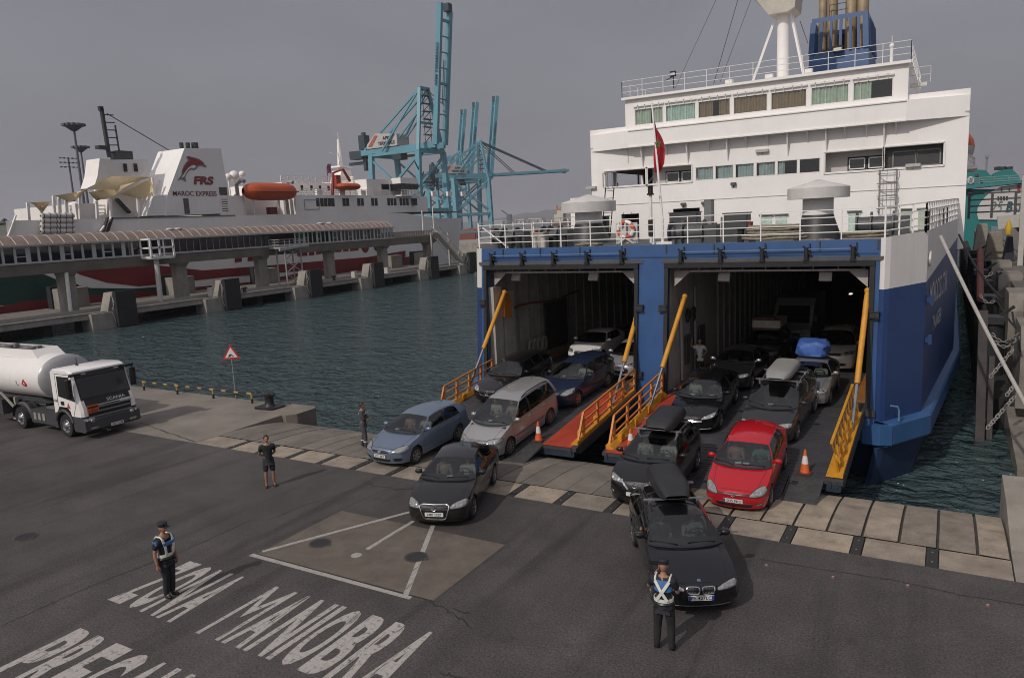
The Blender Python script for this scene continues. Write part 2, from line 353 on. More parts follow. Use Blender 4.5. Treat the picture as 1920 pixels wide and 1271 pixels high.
def worn_paint(name, col, wear=.5):
    """road paint rubbed through to the asphalt"""
    m = bpy.data.materials.new(name); m.use_nodes = True
    n = m.node_tree.nodes; l = m.node_tree.links; b = n['Principled BSDF']; b.inputs['Roughness'].default_value = .75
    t = n.new('ShaderNodeTexCoord')
    def noise(sc, st=(1, 1, 1), rot=0, det=6):
        mp = n.new('ShaderNodeMapping'); mp.inputs['Scale'].default_value = st; mp.inputs['Rotation'].default_value = (0, 0, rot); l.new(t.outputs['Object'], mp.inputs[0])
        q = n.new('ShaderNodeTexNoise'); q.inputs['Scale'].default_value = sc; q.inputs['Detail'].default_value = det; q.inputs['Roughness'].default_value = .7; q.inputs['Distortion'].default_value = .3
        l.new(mp.outputs[0], q.inputs['Vector']); return q.outputs[0]
    def rng(s, a, b2, c, d):
        r = n.new('ShaderNodeMapRange'); r.inputs[1].default_value = a; r.inputs[2].default_value = b2; r.inputs[3].default_value = c; r.inputs[4].default_value = d; l.new(s, r.inputs[0]); return r.outputs[0]
    def mx(a, b2, op='MAXIMUM'):
        q = n.new('ShaderNodeMath'); q.operation = op; l.new(a, q.inputs[0]); l.new(b2, q.inputs[1]); return q.outputs[0]
    f = mx(rng(noise(9), .52, .70, 0, wear), rng(noise(2.2, (5, .35, 1), .35), .58, .66, 0, wear*1.2))
    f = mx(f, rng(noise(1.6, (.3, 6, 1), .2), .62, .68, 0, wear*1.1))
    x = n.new('ShaderNodeMix'); x.data_type = 'RGBA'; l.new(f, x.inputs[0]); 
    x.inputs['A'].default_value = (*col, 1); x.inputs['B'].default_value = (.075, .068, .064, 1)
    g = n.new('ShaderNodeMix'); g.data_type = 'RGBA'; g.blend_type = 'MULTIPLY'; g.inputs[0].default_value = 1; l.new(x.outputs['Result'], g.inputs['A']); l.new(rng(noise(40), .3, .7, .78, 1.15), g.inputs['B'])
    l.new(g.outputs['Result'], b.inputs['Base Color'])
    return m
ROADW = worn_paint('road_paint', (.40, .37, .34), 1.0)
LINEW = worn_paint('line_paint', (.36, .335, .30), .7)

Y_ASPH, Y_JOINT, Y_EDGE = 18.35, 19.45, 23.0
XL, XR = -26.0, 1.5
def slope_z(y): return 0.0 if y < Y_JOINT else -0.34*((y-Y_JOINT)/(Y_EDGE-Y_JOINT))**2.2
# road (asphalt quay) with its markings as parts
mb = MB()
mb.box((-15, -40.825+Y_ASPH/2+.0, -1.5), (160, 1, 1)) if False else None
mb.span((-95, -60, -4), (75, Y_ASPH, 0))
road = struct(mb.build('quay_road', ASPH))
# quay body below slabs and apron
mb = MB()
yy = [Y_ASPH, Y_JOINT]+[Y_JOINT+(Y_EDGE-Y_JOINT)*k/8 for k in range(1, 9)]
prof = [(Y_ASPH, -4)]+[(y, slope_z(y)-.06) for y in yy]+[(Y_EDGE+.12, -.55), (Y_EDGE+.12, -4)]
mb.prism([(XL, y, z) for y, z in prof], (XR-XL, 0, 0))
slope = struct(mb.build('quay_slope', mat('joint_filler', (.055, .05, .045), .9, var=.3)))
cmats = [mat('slab_%d' % k, c, .88, var=.36, scale=1.3, bump=.4, speck=.35, streak=.75, scol=(.08, .068, .055)) for k, c in enumerate(((.29, .237, .182), (.25, .207, .162), (.31, .255, .192), (.21, .178, .142)))]
dmats = [mat('worn_slab_%d' % k, c, .88, var=.32, scale=1.0, bump=.3, speck=.25, streak=.4, scol=(.06, .052, .045)) for k, c in enumerate(((.165, .142, .118), (.145, .126, .105), (.18, .155, .128)))]
# outer row of small slabs with dark rubber pads between
x = XL+.12; k = 0; px0 = -3.37*.9706
pads = [px0+1.597*j for j in range(-14, 4)]
edges = [XL]+[p for p in pads if XL+.4 < p < XR-.2]+[XR]
for i in range(len(edges)-1):
    a = edges[i]+(.13 if i else 0); b = edges[i+1]-(.13 if i < len(edges)-2 else 0)
    mb = MB(); dz = random.uniform(-.006, .004); mb.span((a+.012, Y_ASPH+.01, -.1), (b-.012, Y_JOINT-.02, .004+dz)); mb.build('slab', random.choice(cmats), slope)
    if 0 < i:
        mb = MB(); p = edges[i]; mb.span((p-.115, Y_ASPH+.0, -.08), (p+.115, Y_JOINT-.03, .012)); 
        for q in (.25, .75): mb.cyl((p, Y_ASPH+(Y_JOINT-Y_ASPH)*q, .012), (p, Y_ASPH+(Y_JOINT-Y_ASPH)*q, .02), .025, n=6, m=1)
        mb.build('rubber_pad', [mat('pad_rubber', (.028, .026, .026), .75, var=.3, scale=8), steel], slope)
# sloping apron slabs (rounded over at the water's edge)
ap = .8245; n_ap = int((XR-XL)/ap)
xj0 = .02*.97
xs = sorted([xj0+ap*j for j in range(-40, 6) if XL+.25 < xj0+ap*j < XR-.1]); xs = [XL]+xs+[XR]
ys = [Y_JOINT+.02+(Y_EDGE-Y_JOINT-.02)*k/9 for k in range(10)]
for i in range(len(xs)-1):
    jw = .010 if xs[i] < -9 else .034; a, b = xs[i]+jw, xs[i+1]-jw; dz = random.uniform(-.008, .008); tl = random.uniform(-.006, .006)
    pr = [(y, slope_z(y)+dz+.01) for y in ys]+[(Y_EDGE+.07, slope_z(Y_EDGE)+dz-.10), (Y_EDGE+.10, -.52)]
    mb = MB(); top = [[(a, y, z-tl) for y, z in pr], [(b, y, z+tl) for y, z in pr]]
    mb.grid(top, smooth=False, flip=True)
    n = len(pr); mb.add([(a, y, z-tl) for y, z in pr]+[(a, y, z-.12) for y, z in pr], [[j, j+1, n+j+1, n+j][::-1] for j in range(n-1)])
    mb.add([(b, y, z+tl) for y, z in pr]+[(b, y, z-.12) for y, z in pr], [[j, j+1, n+j+1, n+j] for j in range(n-1)])
    mb.build('apron_slab', random.choice(cmats if xs[i] > -8.5 else dmats), slope)
# concrete apron left of the slope (level) and the quay end block on the right
mb = MB(); mb.span((-95, Y_ASPH-.0, -4), (XL-.01, 24.55, .0)); mb.prism([(XL-.02, 20.2, 0), (XL-.02, 24.55, 0), (XL-.02, 24.55, -4), (XL-.02, 20.2, -4)], (-.01, 0, 0))
apron = struct(mb.build('quay_apron', mat('apron_concrete', (.19, .165, .14), .88, var=.32, scale=.5, bump=.3, speck=.25)))
mb = MB(); mb.prism([(XL-1.6, 22.9), (XL+.25, 22.9), (XL+.55, 23.3), (XL+.55, 24.4), (XL+.3, 24.7), (XL-1.6, 24.7)] and [(XL-1.6, 22.9, .012), (XL+.25, 22.9, .012), (XL+.55, 23.3, .012), (XL+.55, 24.4, .012), (XL+.3, 24.7, .012), (XL-1.6, 24.7, .012)], (0, 0, -3)); mb.build('edge_block', dmats[2], apron)
mb = MB()
pb = [(1.52, 20.0, -4), (1.52, 24.4, -4), (1.52, 24.2, .50), (1.52, 22.2, .42), (1.52, 20.0, .02)]
mb.prism(pb, (14, 0, 0)); mb.span((1.52, Y_ASPH, -4), (75, 20.0, .0)); mb.span((15.4, 20, -4), (75, 40, .9))
endq = struct(mb.build('quay_end_block', concrete))

# painted patch and lines
S = .9706
def flat(name, poly, mt, z, parent=road):
    mb = MB(); mb.add([(x, y, z) for x, y in poly], [list(range(len(poly)))])
    o = mb.build(name, mt, parent)
    if o.data.polygons[0].normal.z < 0: o.data.flip_normals()
    return o
patchm = mat('patch_concrete', (.118, .096, .078), .85, var=.30, scale=1.6, bump=.2, speck=.28, streak=.3, scol=(.08,.07,.06))
PX0, PX1, PY0, PY1 = -15.28, -9.62, 12.2, 15.34
flat('concrete_patch', [(PX0, PY0), (PX1, PY0), (PX1, PY1), (PX0, PY1)], patchm, .004)
flat('patch_joint', [(PX0-.03, PY0-.03), (PX1+.03, PY0-.03), (PX1+.03, PY0), (PX0-.03, PY0)], inkb, .005)
flat('painted_line', [(PX0-.12, PY0-.19), (PX1-.52, PY0-.19), (PX1-.52, PY0-.06), (PX0-.12, PY0-.04)], LINEW, .006)
def line(a, b, wd=.13, z=.008, mt=LINEW):
    a = Vector(a).to_2d(); b = Vector(b).to_2d(); d = (b-a).normalized(); nn = Vector((-d.y, d.x))*wd/2
    return flat('painted_line', [(a-nn)[:], (b-nn)[:], (b+nn)[:], (a+nn)[:]], mt, z)
def G(u, v): p = PZ(u, v); return (p.x, p.y)
line(G(492, 1034), G(768, 960)); line(G(688, 1030), G(775, 977)); line(G(760, 1117), G(812, 985))
cc = G(668, 1041); flat('painted_dot', [(cc[0]+.14*cos(a*pi/8), cc[1]+.14*sin(a*pi/8)) for a in range(16)], LINEW, .008)
# lettering on the road
def road_text(txt, x0, x1, y0, y1):
    """each painted letter is a mesh of its own, condensed and tall as road letters are"""
    wd = {'I': .34, 'M': 1.18, ' ': 1.2}
    tot = sum(wd.get(c, .94) for c in txt); u = (x1-x0)/tot; x = x0
    for c in txt:
        wc = wd.get(c, .94)*u
        if c != ' ':
            g = .13*u
            o = text_mb(c, lambda a, b, d, X=x: (X+a, y0+b, .006), wc-g, y1-y0, bold=.0 if c == 'M' else .034).build('road_letter', ROADW, road)
            if o.data.polygons and o.data.polygons[0].normal.z < 0: o.data.flip_normals()
        x += wc
road_text('ZONA', -16.62, -14.22, 8.96, 11.14)
road_text('MANIOBRA', -13.42, -8.52, 8.94, 11.14)
road_text('PRECAUCION', -15.93, -9.75, 5.80, 7.94)
# manhole covers, studs
def cover(c, r, label):
    mb = MB(); mb.cyl((*c, -.02), (*c, .012), r, n=26); mb.cyl((*c, .010), (*c, .016), r*.86, n=26, m=1)
    for k in range(-3, 4):
        h = sqrt(max(0, (r*.8)**2-(k*r*.22)**2)); mb.box((c[0]+k*r*.22, c[1], .018), (.03, 2*h, .008), m=1)
    mb.box((c[0]+r*1.02, c[1], .005), (.12, .1, .016))
    return tag(mb.build('manhole_cover', [mat('cast_iron', (.05, .046, .045), .6, var=.3), mat('cast_iron_lid', (.035, .033, .033), .55, var=.3, scale=6)], origin=(*c, 0)), label, 'manhole cover', 'manhole covers in the asphalt')
cover(G(600, 1018), .30, 'round iron manhole cover in the tan patch, farther from the parked policeman letters')['label'] = 'round iron manhole cover on the tan patch between two painted lines'
cover(G(780, 1044), .30, 'round iron manhole cover on the tan patch crossed by a painted line')
cover(G(48, 1006), .33, 'round iron manhole cover alone in the asphalt behind the policeman')
def stud(c):
    mb = MB(); mb.cyl((*c, 0), (*c, .02), .07, .055, n=12); mb.cyl((*c, .02), (*c, .026), .03, n=8, m=1)
    return mb.build('road_stud', [mat('stud_frame', (.10, .05, .04), .6), mat('stud_lens', (.3, .27, .25), .3)], road)
for q in ((1437, 1060), (1562, 1082), (1702, 1098), (1852, 1135)): stud(G(*q))
# cracks and seams in the asphalt, real narrow grooves of bitumen
tarm = mat('bitumen_seam', (.020, .019, .018), .7, var=.3)
def crack(pts, wd=.02, jit=.05, n=8, name='crack'):
    pts = [Vector(G(*p)) for p in pts]; q = []
    for a, b in zip(pts, pts[1:]):
        for k in range(n): q.append(a.lerp(b, k/n)+Vector((random.uniform(-jit, jit), random.uniform(-jit, jit))))
    q.append(pts[-1]); mb = MB()
    for a, b in zip(q, q[1:]):
        d = (b-a).normalized(); nn = Vector((-d.y, d.x))*wd*random.uniform(.3, .7)
        mb.add([(*(a-nn), .0045), (*(b-nn), .0045), (*(b+nn), .0045), (*(a+nn), .0045)], [[0, 1, 2, 3]])
    mb.build(name, tarm, road)
crack([(0, 1175), (120, 1120), (215, 1080), (330, 1038), (470, 975)], .022, .03)
crack([(808, 1128), (850, 1150), (885, 1178)], .03, .05); crack([(830, 1260), (860, 1271), (880, 1285)], .03, .05); crack([(850, 1140), (880, 1150)], .03, .05)
crack([(1425, 1048), (1560, 1070), (1680, 1088), (1800, 1115), (1925, 1135)], .028, .02)
crack([(262, 792), (300, 806), (365, 828)], .05, .03)
crack([(915, 925), (1010, 950)], .02, .05); crack([(680, 905), (740, 918), (780, 915)], .04, .08)
crack([(505, 975), (560, 950), (640, 925), (700, 905)], .02, .05)

# ------------------------------------------------------------------ quay furniture
# yellow and black low barrier rail
rg = [G(u, v) for u, v in ((262, 728), (330, 741), (400, 747), (472, 756))]
rl = thing('barrier_rail', 'low yellow and black striped barrier rail along the quay edge', 'barrier', (rg[-1][0], 24.1, 0))
ym = mat('rail_yellow', (.36, .24, .07), .5, var=.2); bkm = mat('rail_black', (.015, .015, .015), .5)
xa, xb = rg[-1][0], rg[-1][0]-13.5; kk = 0; x = xa
while x > xb:
    mb = MB(); mb.cyl((x, 24.1, .46), (x-.32, 24.1, .46), .05, n=8); mb.build('rail_section', ym, rl); x -= .32
    if kk % 2 == 0:
        mb = MB(); mb.cyl((x, 24.1, .46), (x-.62, 24.1, .46), .05, n=8); mb.build('rail_section', bkm, rl); x -= .62
    kk += 2
for j in range(5):
    px_ = xa-2.9*j; mb = MB(); mb.cyl((px_, 24.1, 0), (px_, 24.1, .22), .055, n=8); mb.cyl((px_, 24.1, .22), (px_, 24.1, .44), .055, n=8, m=1); mb.build('rail_post', [bkm, ym], rl)
# warning sign on a thin pole
gp = PZ(459, 745); sp = thing('warning_sign', 'red bordered triangular quay edge warning sign on thin pole', 'road sign', (gp.x, 24.3, 0))
gx, gy = gp.x, 24.3
mb = MB(); mb.cyl((gx, gy, 0), (gx, gy, 2.75), .03, n=8); mb.build('pole', grey, sp)
def tri(r): return [(gx+r*sin(a), gy, 2.35+r*cos(a)) for a in (0, 2*pi/3, -2*pi/3)]
sgn = Vector((.62, -.78, 0)).normalized()
def turn(p, d=0):
    q = Vector(p)-Vector((gx, gy, 0)); t = Vector((-sgn.y, sgn.x, 0)); 
    return Vector((gx, gy, 0))+t*q.x+Vector((0, 0, q.z))+sgn*d
def tri2(r, d): return [turn(p, d) for p in tri(r)]
mb = MB(); mb.prism(tri2(.50, .034), sgn*-.02); bd = mb.build('sign_board', mat('sign_red', (.50, .03, .03), .45, var=.05), sp)
mb = MB(); mb.prism(tri2(.34, .044), sgn*-.008); mb.build('sign_face', mat('sign_white', (.70, .68, .66), .45, var=.04), sp)
mb = MB()
def sg(pts): mb.prism([turn((gx+a, gy, 2.2+b), .050) for a, b in pts], sgn*-.005)
sg([(-.17, .02), (-.02, .02), (-.02, .14), (-.06, .16), (-.14, .06)]); sg([(.0, .02), (.17, .02), (.17, .035), (.0, .035)]); sg([(-.02, .18), (.05, .12), (.12, .05), (.09, .03), (-.03, .13)])
mb.build('sign_symbol', inkb, sp)
# bollard
bp_ = PZ(513, 762); bx, by = bp_.x, 23.75
t_ = thing('bollard', 'black iron mooring bollard on a square base at the quay edge', 'bollard', (bx, by, 0))
mb = MB(); mb.box((bx, by, .04), (1.25, .95, .08), ch=.1); mb.build('base_plate', mat('bollard_iron', (.016, .015, .016), .5, var=.4, scale=5), t_)
mb = MB(); mb.lathe([(.30, .08), (.24, .14), (.20, .30), (.20, .52), (.26, .62), (.26, .70), (.18, .76), (0, .77)], (bx, by, 0), n=18); mb.tube([(bx-.15, by, .62), (bx-.34, by-.02, .68), (bx-.42, by-.02, .63)], [.13, .12, .08], 8); mb.tube([(bx+.1, by, .62), (bx+.3, by, .68), (bx+.36, by, .64)], [.12, .11, .07], 8)
mb.build('post', MATS['bollard_iron'], t_)
# traffic cones
def cone(p, label, h=.72, tilt=0):
    t = thing('traffic_cone', label, 'traffic cone', p, 'orange traffic cones on the ramps', (tilt, 0, 0)); WO[t.name] = Vector((0, 0, 0))
    o1 = mat('cone_orange', (.62, .12, .03), .5, var=.1); w1 = mat('cone_white', (.65, .62, .60), .4, var=.05)
    mb = MB(); mb.box((0, 0, .02), (.40, .40, .04), ch=.05); mb.build('base', mat('cone_base', (.10, .03, .02), .6), t)
    def fr(a, b, m, nm):
        r = lambda z: .15-(.15-.028)*z/h
        mb = MB(); mb.lathe([(r(a)+.003*(m is w1), a), (r(b)+.003*(m is w1), b)]+([(0, b)] if b >= h else []), (0, 0, 0), n=16); mb.build(nm, m, t)
    fr(.04, h, o1, 'cone_body'); fr(.30*h/.72, .54*h/.72, w1, 'reflective_band')
    return t
# ================================================================== THE BLUE AND WHITE FERRY
FL = .87; YST = 29.0; RK = .09
def SP(x, z, d=0): return Vector((x, YST+RK*(z-FL)+d, z))
def Q(u, v, d=0): return PN(u, v, (0, YST+d, FL), (0, -1, RK))
ferry = thing('car_ferry', 'blue and white car ferry with two open stern garages', 'ferry', (-10.5, YST, WATER_Z))
DL0, DL1, DR0, DR1, DT, BT = -18.72, -11.28, -9.95, -2.38, 6.08, 6.98
XC = -10.55
# stern wall: blue frame round the two garage doors
holes = [(DL0, DL1, FL-.02, DT), (DR0, DR1, FL-.02, DT)]
wall(-18.98, -2.12, -.3, BT, holes, SP, .35).build('stern_wall', blue, ferry)
# black rubber door frames
for a, b in ((DL0, DL1), (DR0, DR1)):
    mb = MB(); t = .14
    for p, q in (((a-.02, FL), (a-.02, DT)), ((b+.02, FL), (b+.02, DT))): mb.bar(SP(*p, -.04), SP(*q, -.04), .16, .12, up=(0, 1, 0))
    mb.bar(SP(a-.1, DT+.06, -.05), SP(b+.1, DT+.06, -.05), .16, .20)
    mb.build('door_frame', black, ferry)
    mb = MB(); mb.bar(SP(a+.25, DT-.22, .5), SP(b-.25, DT-.22, .5), .05, .07)
    for k in range(9): x = a+.3+(b-a-.6)*k/8; mb.bar(SP(x, DT-.22, .5), SP(x, DT-.02, .5), .03)
    mb.build('spray_pipe', mat('pipe_white', (.45, .43, .41), .5), ferry)
    for x, sgn_ in ((a, 1), (b, -1)):
        mb = MB(); mb.prism([SP(x+sgn_*.15, DT-.2, .45), SP(x+sgn_*.85, DT-.2, .45), SP(x+sgn_*.15, DT-.85, .45)], (0, .12, 0)); mb.build('gusset', mat('inner_white', (.34, .32, .30), .6, var=.15, streak=.2), ferry)
# pipes, clamps and seams on the blue beam
mb = MB(); mb.bar(SP(-18.9, BT-.50, -.012), SP(-2.2, BT-.50, -.012), .02, .05)
mb.build('beam_seam', mat('blue_seam', (.02, .06, .16), .5), ferry)
for a, b in ((-18.35, -11.9), (-9.35, -3.0)):
    mb = MB(); mb.bar(SP(a, BT-.30, -.16), SP(b, BT-.30, -.16), .04, .04); mb.build('lashing_pipe', mat('pipe_blue', (.10, .18, .32), .5), ferry)
    for k in range(5):
        x = a+(b-a)*k/4; mb = MB(); mb.box(SP(x, BT-.48, -.12), (.14, .22, .48), ch=.03); mb.bar(SP(x-.12, BT-.18, -.14), SP(x+.18, BT-.52, -.14), .06); mb.box(SP(x, BT-.72, -.1), (.2, .16, .1))
        mb.bar(SP(x+.1, BT-.1, -.03), SP(x+.1, BT-.34, -.05), .05); mb.build('door_clamp', black, ferry)
mb = MB()
for k in range(9):
    x = -17.8+k*1.95; mb.bar(SP(x, BT-.02, -.02), SP(x, BT-.35, -.02), .05, .04)
mb.build('drain_pipe', dark, ferry)
for x, z in ((-18.88, 4.5), (-11.1, 4.4), (-10.1, 4.4), (-11.1, 1.6), (-10.1, 1.6), (-2.24, 4.3)):
    mb = MB(); mb.box(SP(x, z, -.08), (.30, .14, .16)); mb.box(SP(x, z+.11, -.1), (.34, .16, .03)); mb.box(SP(x, z-.11, -.1), (.34, .16, .03)); mb.build('locking_block', dark, ferry)
# hull sides in plan, stern to bow; white upper band, blue below
plan = [(-2.12, YST+.02), (-1.96, YST-.06), (-1.80, YST+.10), (-.70, 31.0), (.36, 45.0), (.36, 110), (-4.5, 138), (-10.55, 152)]
zb_ = [5.2, 5.2, 5.22, 5.28, 6.35, 6.5, 6.6, 6.6]          # white / blue boundary
def mir(x): return 2*XC-x
def hullrow(side, zf, dx=0, rk=1):
    r = []
    for i, (x, y) in enumerate(plan):
        z = zf(i); yy = y+(RK*(z-FL) if i < 4 else 0)*rk
        r.append((x+dx if side > 0 else mir(x+dx), yy, z))
    return r
TOPZ = [7.02, 7.02, 7.06, 7.16, 7.3, 7.5, 8.5, 9]
for sd_ in (1, -1):
    fl = sd_ < 0
    mb = MB(); mb.grid([hullrow(sd_, lambda i: .46), hullrow(sd_, lambda i: 2.8), hullrow(sd_, lambda i: zb_[i])], smooth=False, flip=fl); mb.build('hull_side', navyb, ferry, sharp=20)
    mb = MB(); mb.grid([hullrow(sd_, lambda i: zb_[i]), hullrow(sd_, lambda i: TOPZ[i])], smooth=False, flip=fl); mb.build('hull_band', mat('hull_white', (.68, .655, .63), .5, var=.06, scale=.7, streak=.22, scol=(.33,.28,.23)), ferry, sharp=20)
    # belting ledge and lower hull
    o = .34
    mb = MB(); mb.grid([hullrow(sd_, lambda i: .46, 0), hullrow(sd_, lambda i: .42, o*.8), hullrow(sd_, lambda i: .34, o), hullrow(sd_, lambda i: -.34, o), hullrow(sd_, lambda i: -.42, o*.8), hullrow(sd_, lambda i: -.5, .02)], smooth=False, flip=fl)
    x0 = -2.5
    pts = [(x0, YST-.25), (-1.9, YST-.32), (-1.52, YST-.12)]
    pl = [(x if sd_ > 0 else mir(x), y) for x, y in pts+[(-1.6, YST+.3), (x0, YST+.3)]]
    mb.prism([(x, y, -.36) for x, y in pl], (0, 0, .72)); mb.build('belting', mat('belting_blue', (.030, .095, .23), .45, var=.2, scale=.8, streak=.3, scol=(.03, .05, .09)), ferry)
    mb = MB(); mb.grid([hullrow(sd_, lambda i: -.5, 0), hullrow(sd_, lambda i: -1.3, -.12*1), hullrow(sd_, lambda i: -3.5, -.6)], smooth=False, flip=fl); mb.build('lower_hull', mat('lower_hull_blue', (.016, .035, .085), .5, var=.35), ferry)
mb = MB(); mb.grid([[(-19.2, YST+.2, -.3), (-1.9, YST+.2, -.3)], [(-19.0, YST+.6, -1.2), (-2.1, YST+.6, -1.2)], [(-18.5, YST+1.5, -3.2), (-2.6, YST+1.5, -3.2)]]); mb.build('transom', MATS['lower_hull_blue'], ferry)
mb = MB(); mb.tube([(-1.35, YST+.25, .46), (-1.35, YST+.25, .85), (-1.4, YST+.2, 1.0), (-1.62, YST+.05, 1.05)], .035, 8); mb.build('deck_handle', mat('pipe_blue2', (.12, .22, .38), .5), ferry)
# rub brackets and name on the starboard side
sdir = Vector((1.06, 14.0, 0)).normalized(); sn = Vector((sdir.y, -sdir.x, 0)); s0 = Vector((-.70, 31.0, 0))
def side_pt(a, z, d=0): return s0+sdir*a+Vector((0, RK*(z-FL)*max(0, 1-a/10), z))+sn*d
for a, z in ((.35, 4.6), (.35, 3.1)):
    mb = MB(); p = side_pt(a, z, .08); mb.box(p, (.22, .4, .16)); mb.box(p+Vector((.08, 0, 0)), (.12, .5, .3)); mb.build('hull_bracket', navyb, ferry)
namem = mat('name_white', (.42, .42, .44), .5)
text_mb('MOROCCO STAR', lambda a, b, d: side_pt(1.3+a, 4.15+b, .02), 7.0, .95, bold=.01).build('ship_name', namem, ferry)
text_mb('TANGER', lambda a, b, d: side_pt(2.6+a, 3.05+b, .02), 3.6, .62, bold=.01).build('port_name', namem, ferry)
for a in (1.0, ):
    mb = MB(); p = side_pt(a*.6, 6.1, .03); mb.tube([p+Vector((0, .35*cos(t*pi/6), .25*sin(t*pi/6))) for t in range(12)], .05, 6, closed=True); mb.build('fairlead', MATS['hull_white'], ferry)
# ---------------------------------------------------------------- garages
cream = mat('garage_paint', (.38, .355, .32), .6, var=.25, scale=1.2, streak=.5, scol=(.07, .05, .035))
def garage(xl, xr, nm):
    yE = 84
    mb = MB()
    mb.add([SP(xl, FL, .3), SP(xl, DT+.2, .3), (xl, yE, DT+.2), (xl, yE, FL)], [[0, 1, 2, 3]])
    mb.add([SP(xr, FL, .3), SP(xr, DT+.2, .3), (xr, yE, DT+.2), (xr, yE, FL)], [[0, 3, 2, 1]])
    mb.add([(xl, yE, FL), (xl, yE, DT+.2), (xr, yE, DT+.2), (xr, yE, FL)], [[0, 1, 2, 3]])
    mb.build('garage_wall', cream, ferry)
    for k in range(60):
        y = YST+1.2+(k//2)*1.15; mb = MB()
        if xl > -12 and k % 2 and k < 12: continue
        mb.span((xl, y, FL), (xl+.09, y+.08, DT+.1)) if k % 2 else mb.span((xr-.09, y, FL), (xr, y+.08, DT+.1))
        mb.build('wall_rib', mat('rib_paint', (.27, .25, .225), .6, var=.3, streak=.4, scol=(.07, .05, .03)), ferry)
    mb = MB(); mb.span((xl-.1, YST-.12, FL-.25), (xr+.1, yE, FL)); mb.build('garage_floor', mat('garage_deck', (.040, .040, .042), .5, var=.4, scale=.9, speck=.2), ferry)
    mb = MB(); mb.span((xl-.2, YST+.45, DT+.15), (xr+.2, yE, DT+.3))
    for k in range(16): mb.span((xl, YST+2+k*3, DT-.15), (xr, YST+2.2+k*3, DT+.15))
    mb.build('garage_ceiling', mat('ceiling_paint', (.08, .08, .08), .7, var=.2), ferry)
    mb = MB()
    for x, s_ in ((xl, 1), (xr, -1)): mb.span((x+s_*.16, YST+1, FL), (x+s_*.75, yE-1, FL+.08))
    mb.build('floor_kerb', mat('kerb_orange', (.30, .12, .03), .6, var=.4, streak=.5, scol=(.05, .03, .02)), ferry)
garage(-18.95, -11.2, 'left'); garage(-9.98, -2.2, 'right')
lampw = mat('lamp_plate', (.55, .54, .50), .5)
for u, v in ((968, 520), (1113, 519), (1358, 520), (1548, 519)):
    p = PY(u, v, YST+1.6); mb = MB(); mb.box((0, 0, 0), (.46, .12, .34)); 
    R = Matrix.Rotation(radians(-25), 4, 'X'); mb.v = [p+R @ q for q in mb.v]; mb.build('ceiling_lamp', lampw, ferry)
lit = emit('lit_lamp', (1, .95, .85), 1.1)
for u, v, y in ((1595, 551, 50), (1569, 571, 62), (1558, 583, 70), (1536, 594, 78), (1482, 549, 72), (1488, 550, 72), (1496, 551, 72), (1509, 551, 72)):
    p = PY(u, v, y); mb = MB(); mb.box(p, (.16, .5, .05)); mb.build('strip_lamp', lit, ferry)
# fittings on the garage walls
mb = MB(); mb.box((-18.75, 36.5, 2.5), (.08, 2.6, 2.6)); mb.build('access_door', mat('door_dark', (.03, .03, .03), .6), ferry)
mb = MB(); mb.tube([(-18.72, 31.5+k*1.0, 3.9+.1*sin(k)) for k in range(9)], .06, 6); mb.build('wall_pipe', mat('pipe_rust', (.22, .08, .04), .6), ferry)
mb = MB(); mb.span((-18.9, YST+.55, FL), (-18.45, YST+1.3, 5.2)); mb.span((-18.9, YST+1.5, FL), (-18.4, YST+2.3, 4.9)); mb.build('frame_pillar', cream, ferry)
mb = MB(); mb.prism([(-18.45, 30.3, 5.0), (-18.45, 30.9, 4.6), (-18.45, 30.9, 3.6), (-18.45, 30.2, 3.7)], (.16, 0, 0)); mb.build('ram_bracket', orange, ferry)
mb = MB()
for u, v in ((1290, 591), (1301, 588)):
    p = PX(u, v, -9.86); mb.tube([p+Vector((0, .26*cos(a*pi/8), .30*sin(a*pi/8))) for a in range(16)], .035, 5, closed=True)
    mb.bar(p+Vector((0, -.16, 0)), p+Vector((0, .16, 0)), .05); mb.bar(p+Vector((0, 0, -.2)), p+Vector((0, 0, .2)), .05)
mb.build('wall_symbol', inkb, ferry)
mb = MB(); mb.span((-9.9, 31.6, 1.6), (-9.84, 32.1, 2.9)); mb.span((-9.9, 32.5, 2.2), (-9.84, 32.7, 3.9)); mb.span((-9.9, 33.6, 1.9), (-9.84, 34.5, 3.0)); mb.build('wall_notice', mat('notice', (.06, .06, .055), .6, var=.6, scale=7), ferry)
mb = MB(); mb.span((-9.93, 31.0, 1.0), (-9.84, 31.12, 4.6)); mb.span((-9.93, 33.0, 1.0), (-9.84, 33.1, 4.9)); mb.build('cable_duct', mat('inner_white', (.34, .32, .30), .6, var=.15), ferry)
for i in range(4):
    mb = MB(); mb.tube([(-18.6, 33.2+.5*i+.2*cos(a), 1.7+.35*sin(a)) for a in [k*pi/5 for k in range(10)]], .09, 6, closed=True); mb.build('hose_coil', mat('hose_pale', (.24, .22, .19), .8, var=.3), ferry)
